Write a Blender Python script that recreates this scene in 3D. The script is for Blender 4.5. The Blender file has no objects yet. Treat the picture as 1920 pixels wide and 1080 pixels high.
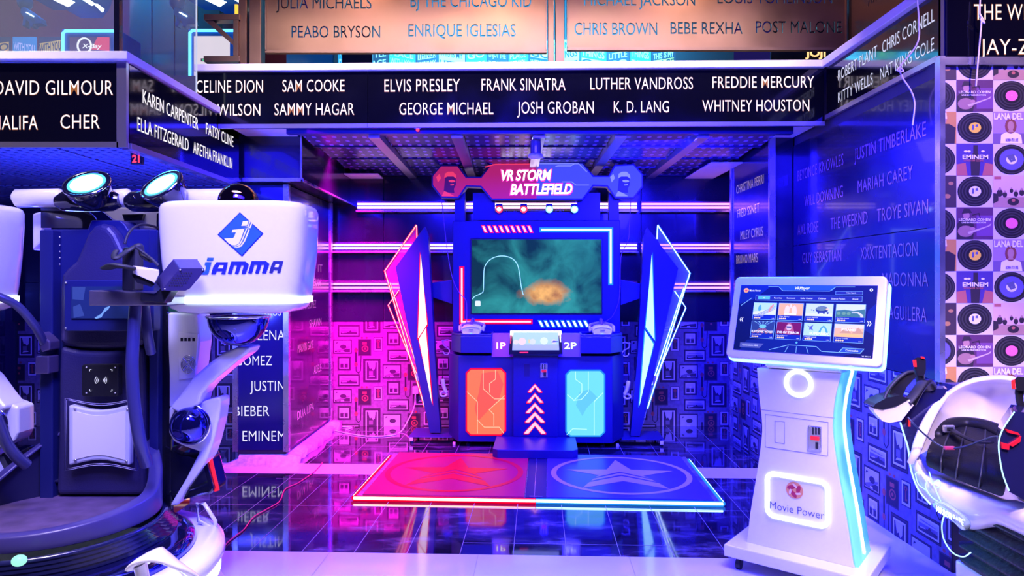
import bpy, bmesh, math, random
from mathutils import Vector, Matrix
random.seed(7)
scene = bpy.context.scene
COL = scene.collection
PI = math.pi
F = 1280.0      # focal length in pixels of the 1920 px frame
HZ = 530.0      # horizon row
EYE = 1.45      # eye height


def PX(px, Y):
    return (px - 960.0) / F * Y


def PZ(py, Y):
    return EYE + (HZ - py) / F * Y


def P(px, py, Y):
    return Vector((PX(px, Y), Y, PZ(py, Y)))


# ------------------------------------------------------------------ camera
cam_d = bpy.data.cameras.new('camera')
cam_d.sensor_width = 36.0
cam_d.lens = 36.0 * F / 1920.0
cam_d.shift_y = -10.0 / 1920.0
cam_d.clip_start = 0.05
cam = bpy.data.objects.new('camera', cam_d)
cam.location = (0, 0, EYE)
cam.rotation_euler = (PI / 2, 0, 0)
COL.objects.link(cam)
scene.camera = cam

# ------------------------------------------------------------------ colour management, world
scene.view_settings.view_transform = 'Standard'
scene.view_settings.look = 'None'
scene.view_settings.gamma = 1.0
scene.view_settings.use_curve_mapping = False
scene.view_settings.exposure = 0.0
world = bpy.data.worlds.new('hall')
world.use_nodes = True
scene.world = world
bg = world.node_tree.nodes['Background']
bg.inputs[0].default_value = (0.06, 0.04, 0.45, 1)
bg.inputs[1].default_value = 0.2


# ------------------------------------------------------------------ unseen lamps of the hall and added fill lights
def area(name, loc, target, size, power, color, size_y=None):
    d = bpy.data.lights.new(name, 'AREA')
    d.shape = 'RECTANGLE'
    d.size = size
    d.size_y = size_y or size
    d.energy = power
    d.color = color
    o = bpy.data.objects.new(name, d)
    o.location = loc
    o.rotation_euler = (Vector(target) - Vector(loc)).to_track_quat('-Z', 'Y').to_euler()
    COL.objects.link(o)
    return o


def point(name, loc, power, color, radius=0.08):
    d = bpy.data.lights.new(name, 'POINT')
    d.energy = power
    d.color = color
    d.shadow_soft_size = radius
    o = bpy.data.objects.new(name, d)
    o.location = loc
    COL.objects.link(o)
    return o


def spot(name, loc, target, power, color, angle, blend=0.4, radius=0.05):
    d = bpy.data.lights.new(name, 'SPOT')
    d.energy = power
    d.color = color
    d.spot_size = math.radians(angle)
    d.spot_blend = blend
    d.shadow_soft_size = radius
    o = bpy.data.objects.new(name, d)
    o.location = loc
    o.rotation_euler = (Vector(target) - Vector(loc)).to_track_quat('-Z', 'Y').to_euler()
    COL.objects.link(o)
    return o


BLUE = (0.010, 0.006, 1.0)
MAG = (1.0, 0.0, 0.50)
def narrow(o, deg):
    o.data.spread = math.radians(deg)
    return o


narrow(area('hall_ceiling_lamp', (0.0, 1.5, 4.6), (0, 2.0, 0.0), 4.6, 65, (0.95, 0.80, 1.0), 1.0), 55)
spot('ride_fill', (-0.9, 0.9, 3.6), (-1.85, 3.0, 1.25), 280, (1.0, 0.88, 0.90), 52, 0.5, .3)  # unseen light added to brighten the front of the standing ride
spot('kiosk_fill', (0.5, 0.9, 3.8), (1.45, 3.35, 0.7), 22, (0.85, 0.84, 1.0), 36, 0.6, .3)  # added neutral light on the kiosk front, no fixture behind it
spot('seat_fill', (1.5, 0.9, 3.1), (2.16, 3.0, 0.85), 680, (1.0, 0.72, 0.52), 32, 0.7, .2)  # added warm light to bring out the seat's cream shell
narrow(area('hall_blue_lamp', (0.3, 1.6, 2.9), (0.3, 5.4, 0.6), 3.4, 260, BLUE, 0.6), 100)
narrow(area('alcove_magenta_fill', (-1.42, 5.9, 2.47), (-1.62, 6.75, 0.75), 0.3, 165, MAG, 0.9), 85)  # invisible light added to tint the left alcove wall magenta
narrow(area('alcove_magenta_floor_fill', (-1.0, 5.0, 2.46), (-1.5, 5.1, 0.0), 0.5, 32, (0.85, 0.0, 0.70), 0.9), 90)  # added without a fixture to colour the left floor magenta
area('alcove_blue_fill', (1.25, 5.1, 2.46), (1.5, 6.5, 0.4), 0.7, 330, BLUE, 1.0)  # added blue light for the right half of the alcove, no fixture
area('alcove_blue_floor_fill', (0.9, 4.98, 2.46), (1.2, 4.6, 0.0), 0.9, 200, BLUE, 0.5)  # unseen blue light added over the floor on the right
area('left_soffit_fill', (-2.7, 3.9, 1.2), (-2.6, 4.4, 2.3), 0.5, 150, (0.04, 0.06, 1.0), 0.5)  # floats below the gallery, added to brighten its soffit planks
area('left_back_lamp', (-3.0, 5.6, 2.15), (-3.0, 6.2, 0.8), 0.8, 60, (0.05, 0.01, 1.0), 0.6)
narrow(area('right_wall_fill', (1.0, 3.5, 2.5), (2.2, 3.95, 1.25), 0.5, 120, (0.0, 0.02, 1.0), 0.8), 75)  # added to put a blue patch on the right wall panel
spot('bronze_spot', (-0.15, 4.2, 4.2), (-0.15, 5.05, 3.35), 85, (1.0, 0.58, 0.36), 120)
spot('bronze_spot_right', (1.45, 4.2, 4.2), (1.45, 5.05, 3.35), 75, (1.0, 0.62, 0.40), 110)
spot('bronze_spot_left', (-1.3, 4.2, 4.2), (-1.5, 5.05, 3.3), 55, (1.0, 0.58, 0.36), 110)
spot('record_spot', (2.4, 1.6, 4.0), (2.75, 3.5, 2.1), 420, (1.0, 0.62, 0.54), 50, 0.8)
narrow(area('ledge_wash_fill', (0.0, 3.5, 4.1), (0.0, 4.84, 2.95), 4.0, 20, (1.0, 0.84, 0.80), 0.2), 40)  # unseen wash added to whiten the front coping and fascia
narrow(area('left_ledge_wash_fill', (-3.2, 2.2, 4.9), (-3.2, 3.7, 2.6), 2.0, 22, (1.0, 0.84, 0.80), 0.2), 50)  # the same kind of added wash for the left coping
area('upper_cyan_lamp', (0.2, 6.6, 4.4), (0.2, 7.45, 3.8), 3.0, 260, (0.05, 0.55, 1.0), 0.3)
area('upper_left_fill', (-3.9, 5.2, 4.7), (-3.9, 6.0, 3.4), 0.8, 70, (0.03, 0.38, 1.0), 0.8)  # unseen fill added to brighten the dark upper left room
spot('upper_warm_fill', (-3.6, 4.4, 4.5), (-4.4, 6.7, 3.9), 160, (1.0, 0.35, 0.25), 60)  # warm fill added for the maroon wall

# ------------------------------------------------------------------ materials
MATS = {}


def mat(name, col=(0.8, 0.8, 0.8), rough=0.5, metal=0.0, emit=None, es=0.0, coat=0.0, trans=0.0, alpha=1.0,
        noise=0.0, nscale=8.0, ior=None, rnoise=0.0, bump=0.0, bscale=60.0, spec=0.5):
    if name in MATS:
        return MATS[name]
    m = bpy.data.materials.new(name)
    m.use_nodes = True
    nt = m.node_tree
    b = nt.nodes['Principled BSDF']
    b.inputs['Base Color'].default_value = (*col, 1)
    b.inputs['Roughness'].default_value = rough
    b.inputs['Metallic'].default_value = metal
    b.inputs['Specular IOR Level'].default_value = spec
    if emit is not None:
        b.inputs['Emission Color'].default_value = (*emit, 1)
        b.inputs['Emission Strength'].default_value = es
    b.inputs['Coat Weight'].default_value = coat
    b.inputs['Coat Roughness'].default_value = 0.05
    b.inputs['Transmission Weight'].default_value = trans
    b.inputs['Alpha'].default_value = alpha
    if ior:
        b.inputs['IOR'].default_value = ior
    if noise or rnoise or bump:
        tc = nt.nodes.new('ShaderNodeTexCoord')
        nz = nt.nodes.new('ShaderNodeTexNoise')
        nz.inputs['Scale'].default_value = nscale
        nz.inputs['Detail'].default_value = 6
        nt.links.new(tc.outputs['Object'], nz.inputs['Vector'])
        if noise:
            r = nt.nodes.new('ShaderNodeValToRGB')
            r.color_ramp.elements[0].position = 0.3
            r.color_ramp.elements[1].position = 0.75
            r.color_ramp.elements[0].color = (*[c * (1 - noise) for c in col], 1)
            r.color_ramp.elements[1].color = (*[min(1, c * (1 + noise)) for c in col], 1)
            nt.links.new(nz.outputs['Fac'], r.inputs[0])
            nt.links.new(r.outputs[0], b.inputs['Base Color'])
        if rnoise:
            mr = nt.nodes.new('ShaderNodeMapRange')
            mr.inputs[1].default_value = 0.3
            mr.inputs[2].default_value = 0.7
            mr.inputs[3].default_value = max(0.02, rough - rnoise)
            mr.inputs[4].default_value = rough + rnoise
            nt.links.new(nz.outputs['Fac'], mr.inputs[0])
            nt.links.new(mr.outputs[0], b.inputs['Roughness'])
        if bump:
            n2 = nt.nodes.new('ShaderNodeTexNoise')
            n2.inputs['Scale'].default_value = bscale
            nt.links.new(tc.outputs['Object'], n2.inputs['Vector'])
            bp = nt.nodes.new('ShaderNodeBump')
            bp.inputs['Strength'].default_value = bump
            bp.inputs['Distance'].default_value = 0.01
            nt.links.new(n2.outputs['Fac'], bp.inputs['Height'])
            nt.links.new(bp.outputs[0], b.inputs['Normal'])
    MATS[name] = m
    return m


def glow(name, col=(1, 1, 1), strength=1.0):
    if name in MATS:
        return MATS[name]
    return mat(name, (min(1, col[0]) * .12, min(1, col[1]) * .12, min(1, col[2]) * .12), 0.4, spec=.25, emit=col, es=strength)


def perforated(name, base, dot, sx, sy):
    m = mat(name, base, 0.25, metal=0.4)
    nt = m.node_tree
    b = nt.nodes['Principled BSDF']
    tc = nt.nodes.new('ShaderNodeTexCoord')
    mp = nt.nodes.new('ShaderNodeMapping')
    mp.inputs['Scale'].default_value = (sx, sy, 0)
    fr = nt.nodes.new('ShaderNodeVectorMath')
    fr.operation = 'FRACTION'
    sb = nt.nodes.new('ShaderNodeVectorMath')
    sb.operation = 'SUBTRACT'
    sb.inputs[1].default_value = (0.5, 0.5, 0)
    ln = nt.nodes.new('ShaderNodeVectorMath')
    ln.operation = 'LENGTH'
    lt = nt.nodes.new('ShaderNodeMath')
    lt.operation = 'LESS_THAN'
    lt.inputs[1].default_value = 0.23
    mx = nt.nodes.new('ShaderNodeMix')
    mx.data_type = 'RGBA'
    mx.inputs[6].default_value = (*base, 1)
    mx.inputs[7].default_value = (*dot, 1)
    L = nt.links.new
    L(tc.outputs['Object'], mp.inputs[0])
    L(mp.outputs[0], fr.inputs[0])
    L(fr.outputs[0], sb.inputs[0])
    L(sb.outputs[0], ln.inputs[0])
    L(ln.outputs['Value'], lt.inputs[0])
    L(lt.outputs[0], mx.inputs[0])
    L(mx.outputs[2], b.inputs['Base Color'])
    return m


BLACK_GLOSS = mat('black_gloss', (0.002, 0.002, 0.005), 0.10, coat=0.5, rnoise=0.06, nscale=3)
STEEL = mat('brushed_steel', (0.62, 0.62, 0.66), 0.28, 0.9, rnoise=0.1, nscale=6)
CHROME = mat('chrome_steel', (0.8, 0.8, 0.85), 0.08, 1.0)
WHITE_STONE = mat('white_ledge', (0.80, 0.78, 0.80), 0.4, noise=0.03)
NAVY = mat('navy_paint', (0.012, 0.016, 0.12), 0.36, noise=0.06, nscale=4)
NAVY_DARK = mat('dark_navy_paint', (0.012, 0.012, 0.06), 0.4)
WHITE_GLOSS = mat('white_gloss_shell', (0.86, 0.85, 0.88), 0.16, coat=0.6)
WHITE_SATIN = mat('white_satin', (0.85, 0.84, 0.88), 0.35)
BLACK_PLASTIC = mat('black_plastic', (0.012, 0.012, 0.018), 0.35)
BLACK_RUBBER = mat('black_rubber', (0.015, 0.015, 0.02), 0.6)
PIANO = mat('piano_black', (0.006, 0.006, 0.014), 0.05, coat=1.0)
MIRROR_BLUE = mat('mirror_chrome_dark', (0.42, 0.42, 0.60), 0.03, 1.0)
LETTER_WHITE = glow('letter_white', (1.0, 0.93, 0.95), 1.3)
LETTER_WARM = glow('letter_warm', (1.0, 0.90, 0.80), 1.4)
LETTER_HALO = glow('letter_amber_edge', (1.0, 0.35, 0.12), 0.35)


# ------------------------------------------------------------------ mesh builder
_text_cache = {}


def text_geo(s, bold=0.0, shear=0.0, space=1.0):
    key = (s, bold, shear, space)
    if key in _text_cache:
        return _text_cache[key]
    c = bpy.data.curves.new('lettering_source', 'FONT')
    c.body = s
    c.size = 1.0
    c.offset = bold
    c.shear = shear
    c.space_character = space
    c.resolution_u = 3
    o = bpy.data.objects.new('lettering_source', c)
    COL.objects.link(o)
    dg = bpy.context.evaluated_depsgraph_get()
    me = bpy.data.meshes.new_from_object(o.evaluated_get(dg))
    vs = [(v.co.x, v.co.y) for v in me.vertices]
    fs = [tuple(p.vertices) for p in me.polygons]
    bpy.data.objects.remove(o)
    bpy.data.curves.remove(c)
    bpy.data.meshes.remove(me)
    x0 = min(v[0] for v in vs); x1 = max(v[0] for v in vs)
    # cap height reference so descenders and commas do not squash the line
    y0, y1 = 0.0, max(v[1] for v in vs)
    out = ([((v[0] - x0) / (x1 - x0), (v[1] - y0) / (y1 - y0)) for v in vs], fs)
    _text_cache[key] = out
    return out


class MB:
    """collects shapes of one part; build() links them as one mesh object"""

    def __init__(self, M=None):
        self.v, self.f, self.fm, self.fs = [], [], [], []
        self.M = M or Matrix.Identity(4)
        self.mats, self.cur, self.smooth = [], 0, False

    def use(self, m, smooth=None):
        if m not in self.mats:
            self.mats.append(m)
        self.cur = self.mats.index(m)
        if smooth is not None:
            self.smooth = smooth
        return self

    def add(self, vs, fs, smooth=None):
        b = len(self.v)
        self.v += [self.M @ Vector(p) for p in vs]
        for f in fs:
            self.f.append([b + i for i in f])
            self.fm.append(self.cur)
            self.fs.append(self.smooth if smooth is None else smooth)
        return self

    def quad(self, a, b, c, d):
        return self.add([a, b, c, d], [(0, 1, 2, 3)], False)

    def box(self, x0, x1, y0, y1, z0, z1):
        vs = [(x, y, z) for z in (z0, z1) for y in (y0, y1) for x in (x0, x1)]
        return self.add(vs, [(0, 2, 3, 1), (4, 5, 7, 6), (0, 1, 5, 4), (2, 6, 7, 3), (0, 4, 6, 2), (1, 3, 7, 5)], False)

    def prism(self, pts, a, b, ax='y'):
        """polygon pts extruded from a to b along an axis: 'y' takes (x,z), 'z' takes (x,y), 'x' takes (y,z)"""
        def m(p, t):
            return (p[0], t, p[1]) if ax == 'y' else ((p[0], p[1], t) if ax == 'z' else (t, p[0], p[1]))
        n = len(pts)
        area2 = sum(pts[i][0] * pts[(i + 1) % n][1] - pts[(i + 1) % n][0] * pts[i][1] for i in range(n))
        if (area2 < 0):
            pts = pts[::-1]
        vs = [m(p, a) for p in pts] + [m(p, b) for p in pts]
        fl = ax == 'y'
        fs = [tuple(range(n)), tuple(range(2 * n - 1, n - 1, -1))]
        fs += [(i, n + i, n + (i + 1) % n, (i + 1) % n) for i in range(n)]
        flip = (b > a) != fl
        if flip:
            fs = [f[::-1] for f in fs]
        return self.add(vs, fs, False)

    def loft(self, rings, closed=True, cap0=True, cap1=True, smooth=True):
        n = len(rings[0])
        vs = [p for r in rings for p in r]
        fs = []
        for i in range(len(rings) - 1):
            for j in range(n if closed else n - 1):
                k = (j + 1) % n
                fs.append((i * n + j, i * n + k, (i + 1) * n + k, (i + 1) * n + j))
        self.add(vs, fs, smooth)
        if cap0:
            self.add(rings[0], [tuple(range(n - 1, -1, -1))], False)
        if cap1:
            self.add(rings[-1], [tuple(range(n))], False)
        return self

    def tube(self, path, r, n=10, closed=False, flat=1.0, up=None, caps=True):
        path = [Vector(p) for p in path]
        m = len(path)
        rs = r if isinstance(r, (list, tuple)) else [r] * m
        rings = []
        ref = None
        for i, p in enumerate(path):
            a = path[i - 1] if (i > 0 or closed) else p
            b = path[(i + 1) % m] if (i < m - 1 or closed) else p
            t = (b - a)
            t = t.normalized() if t.length > 1e-9 else Vector((0, 0, 1))
            if ref is None:
                ref = Vector(up) if up else (Vector((0, 0, 1)) if abs(t.z) < 0.9 else Vector((1, 0, 0)))
            s = t.cross(ref)
            if s.length < 1e-6:
                s = t.cross(Vector((1, 0.3, 0)))
            s.normalize()
            u = s.cross(t).normalized()
            if not up:
                ref = u
            rings.append([p + (s * math.cos(2 * PI * k / n) + u * math.sin(2 * PI * k / n) * flat) * rs[i] for k in range(n)])
        if closed:
            rings.append(rings[0])
            return self.loft(rings, True, False, False)
        return self.loft(rings, True, caps, caps)

    def lathe(self, prof, n=32, c=(0, 0, 0), R=None, a0=0.0, a1=2 * PI, cap=False):
        """profile of (radius, height) turned about z, R an optional rotation matrix"""
        R = R or Matrix.Identity(3)
        c = Vector(c)
        full = abs(a1 - a0 - 2 * PI) < 1e-6
        cols = n if full else n + 1
        rings = []
        for r, z in prof:
            rings.append([c + R @ Vector((r * math.cos(a0 + (a1 - a0) * k / n), r * math.sin(a0 + (a1 - a0) * k / n), z)) for k in range(cols)])
        return self.loft(rings, full, cap, cap)

    def ball(self, c, r, n=24, m=14, R=None, t0=0.0, t1=PI):
        rx, ry, rz = (r, r, r) if not isinstance(r, (tuple, list)) else r
        R = R or Matrix.Identity(3)
        c = Vector(c)
        rings = []
        for i in range(m + 1):
            t = t1 + (t0 - t1) * i / m
            rings.append([c + R @ Vector((rx * max(1e-4, math.sin(t)) * math.cos(2 * PI * k / n), ry * max(1e-4, math.sin(t)) * math.sin(2 * PI * k / n), rz * math.cos(t))) for k in range(n)])
        return self.loft(rings, True, True, True)

    def text(self, s, o, ux, uy, W, H, bold=0.0, shear=0.0, space=1.0, lift=0.0):
        """a line of lettering with its baseline from o along ux, capitals along uy, W wide and H tall"""
        vs, fs = text_geo(s, bold, shear, space)
        o, ux, uy = Vector(o), Vector(ux).normalized(), Vector(uy).normalized()
        nrm = ux.cross(uy)
        return self.add([o + ux * (W * x) + uy * (H * y) + nrm * lift for x, y in vs], fs, False)

    def build(self, name, parent=None, bevel=0.0, seg=2, subsurf=0, loc=None, weld=False, solid=0.0, angle=35):
        me = bpy.data.meshes.new(name)
        me.from_pydata([tuple(p) for p in self.v], [], self.f)
        for m in self.mats:
            me.materials.append(m)
        me.polygons.foreach_set('material_index', self.fm)
        me.polygons.foreach_set('use_smooth', self.fs)
        me.update()
        o = bpy.data.objects.new(name, me)
        COL.objects.link(o)
        if parent is not None:
            o.parent = parent
        if loc is not None:
            o.location = loc
        if weld:
            w = o.modifiers.new('weld', 'WELD')
            w.merge_threshold = 1e-5
        if solid:
            s = o.modifiers.new('solid', 'SOLIDIFY')
            s.thickness = solid
            s.offset = -1
        if subsurf:
            s = o.modifiers.new('subsurf', 'SUBSURF')
            s.levels = subsurf
            s.render_levels = subsurf
        if bevel:
            b = o.modifiers.new('bevel', 'BEVEL')
            b.width = bevel
            b.segments = seg
            b.limit_method = 'ANGLE'
            b.angle_limit = math.radians(angle)
            b.harden_normals = False
        return o


def thing(name, label, cat, loc=(0, 0, 0), rotz=0.0, group=None):
    o = bpy.data.objects.new(name, None)
    o.empty_display_size = 0.05
    COL.objects.link(o)
    o.location = loc
    o.rotation_euler = (0, 0, rotz)
    return tag(o, label, cat, group)


def tag(o, label, cat, group=None):
    o['label'] = label
    o['category'] = cat
    if group:
        o['group'] = group
    return o


def struct(o):
    o['kind'] = 'structure'
    return o


def one(m, name, parent=None, **k):
    """shorthand: a builder already holding one material"""
    b = MB()
    b.use(m)
    return b


def rrect(x0, x1, z0, z1, r, n=5):
    pts = []
    for cx, cz, a in ((x1 - r, z1 - r, 0), (x0 + r, z1 - r, 90), (x0 + r, z0 + r, 180), (x1 - r, z0 + r, 270)):
        for i in range(n + 1):
            t = math.radians(a + 90 * i / n)
            pts.append((cx + r * math.cos(t), cz + r * math.sin(t)))
    return pts


def spline(pts, n=8, closed=False):
    """Catmull-Rom through the points"""
    pts = [Vector(p) for p in pts]
    m = len(pts)
    out = []
    rng = m if closed else m - 1
    for i in range(rng):
        p0 = pts[i - 1] if (i > 0 or closed) else pts[0]
        p1 = pts[i]
        p2 = pts[(i + 1) % m]
        p3 = pts[(i + 2) % m] if (i < m - 2 or closed) else pts[-1]
        for k in range(n):
            t = k / n
            out.append(0.5 * ((2 * p1) + (p2 - p0) * t + (2 * p0 - 5 * p1 + 4 * p2 - p3) * t * t + (3 * p1 - p0 - 3 * p2 + p3) * t ** 3))
    if not closed:
        out.append(pts[-1])
    return out


def copy_tree(o, parent=None, **props):
    c = o.copy()
    COL.objects.link(c)
    if parent is not None:
        c.parent = parent
    for k, val in props.items():
        c[k] = val
    for ch in list(o.children):
        copy_tree(ch, c)
    return c
# ================================================================== THE SETTING
FL_A = math.radians(2.2)
FO = Vector((0, 3.635, 0))
FU = Vector((math.cos(FL_A), -math.sin(FL_A), 0))
FV = Vector((math.sin(FL_A), math.cos(FL_A), 0))


def fl(u, v, z=0.0):
    return FO + FU * u + FV * v + Vector((0, 0, z))


def floor_tile_mat():
    m = mat('dark_marble_tile', (0.02, 0.02, 0.03), 0.08, coat=0.8)
    nt = m.node_tree
    b = nt.nodes['Principled BSDF']
    L = nt.links.new
    tc = nt.nodes.new('ShaderNodeTexCoord')
    n1 = nt.nodes.new('ShaderNodeTexNoise')
    n1.inputs['Scale'].default_value = 2.2
    n1.inputs['Detail'].default_value = 9
    n1.inputs['Roughness'].default_value = 0.72
    mp = nt.nodes.new('ShaderNodeMapping')
    mp.inputs['Scale'].default_value = (1.0, 2.4, 1)
    L(tc.outputs['Object'], mp.inputs[0])
    L(mp.outputs[0], n1.inputs['Vector'])
    r = nt.nodes.new('ShaderNodeValToRGB')
    e = r.color_ramp.elements
    e[0].position = 0.40
    e[0].color = (0.008, 0.007, 0.014, 1)
    e[1].position = 0.72
    e[1].color = (0.20, 0.18, 0.28, 1)
    mid = r.color_ramp.elements.new(0.55)
    mid.color = (0.022, 0.02, 0.04, 1)
    L(n1.outputs['Fac'], r.inputs[0])
    L(r.outputs[0], b.inputs['Base Color'])
    mr = nt.nodes.new('ShaderNodeMapRange')
    mr.inputs[1].default_value = 0.4
    mr.inputs[2].default_value = 0.75
    mr.inputs[3].default_value = 0.02
    mr.inputs[4].default_value = 0.20
    L(n1.outputs['Fac'], mr.inputs[0])
    L(mr.outputs[0], b.inputs['Roughness'])
    return m


TILE = floor_tile_mat()
GROUT = mat('tile_joint', (0.32, 0.30, 0.38), 0.5)
WTILE = mat('white_polished_tile', (0.62, 0.60, 0.66), 0.14, noise=0.04, nscale=3, coat=0.3)
WJOINT = mat('white_tile_joint', (0.35, 0.32, 0.4), 0.6)

b = MB()
b.use(TILE)
b.add([fl(-7, 0), fl(6, 0), fl(6, 4), fl(-7, 4)], [(0, 1, 2, 3)])
b.use(WTILE)
b.add([fl(-7, -3.2), fl(6, -3.2), fl(6, 0), fl(-7, 0)], [(0, 1, 2, 3)])
b.add([fl(-7, 1.48, .001), fl(6, 1.48, .001), fl(6, 1.77, .001), fl(-7, 1.77, .001)], [(0, 1, 2, 3)])
b.add([Vector((1.80, 3.40, .0012)), Vector((2.2, 3.40, .0012)), Vector((2.2, 4.5, .0012)), Vector((1.80, 4.5, .0012))], [(0, 1, 2, 3)])
b.use(GROUT)
for k in range(-14, 12):
    u = 0.006 + k * 0.285
    for v0, v1 in ((0, 1.48), (1.77, 4)):
        b.add([fl(u - .0014, v0, .0008), fl(u + .0014, v0, .0008), fl(u + .0014, v1, .0008), fl(u - .0014, v1, .0008)], [(0, 1, 2, 3)])
for v, u0, u1 in ((0.16, -0.28, 0.85), (0.755, -4, 3), (1.35, -1.8, -0.5), (2.37, -4, 3), (2.97, -4, 3)):
    b.add([fl(u0, v - .0018, .0008), fl(u1, v - .0018, .0008), fl(u1, v + .0018, .0008), fl(u0, v + .0018, .0008)], [(0, 1, 2, 3)])
b.use(WJOINT)
for k in range(-4, 5):
    u = 0.62 + k * 0.8
    b.add([fl(u - .0015, -3.2, .0008), fl(u + .0015, -3.2, .0008), fl(u + .0015, 0, .0008), fl(u - .0015, 0, .0008)], [(0, 1, 2, 3)])
b.add([fl(-7, -.8015, .0008), fl(6, -.8015, .0008), fl(6, -.7985, .0008), fl(-7, -.7985, .0008)], [(0, 1, 2, 3)])
struct(b.build('floor'))

# ---------------------------------------------------------------- wallpaper of framed pictures
WP_BASE = mat('wallpaper_ground', (0.16, 0.14, 0.17), 0.75, noise=0.2, nscale=30)
WP_FRAME = mat('wallpaper_frame', (0.018, 0.014, 0.018), 0.7)
WP_FRAME2 = mat('wallpaper_frame_inner', (0.05, 0.04, 0.045), 0.7)
WP_MAT = mat('wallpaper_mount', (0.60, 0.57, 0.60), 0.7)
WP_DARK = mat('wallpaper_picture_dark', (0.035, 0.03, 0.04), 0.7)
WP_MID = mat('wallpaper_picture_mid', (0.15, 0.13, 0.15), 0.7)
WP_LITE = mat('wallpaper_picture_light', (0.46, 0.44, 0.47), 0.7)
WP_BRASS = mat('wallpaper_brass', (0.36, 0.08, 0.04), 0.6)


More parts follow.
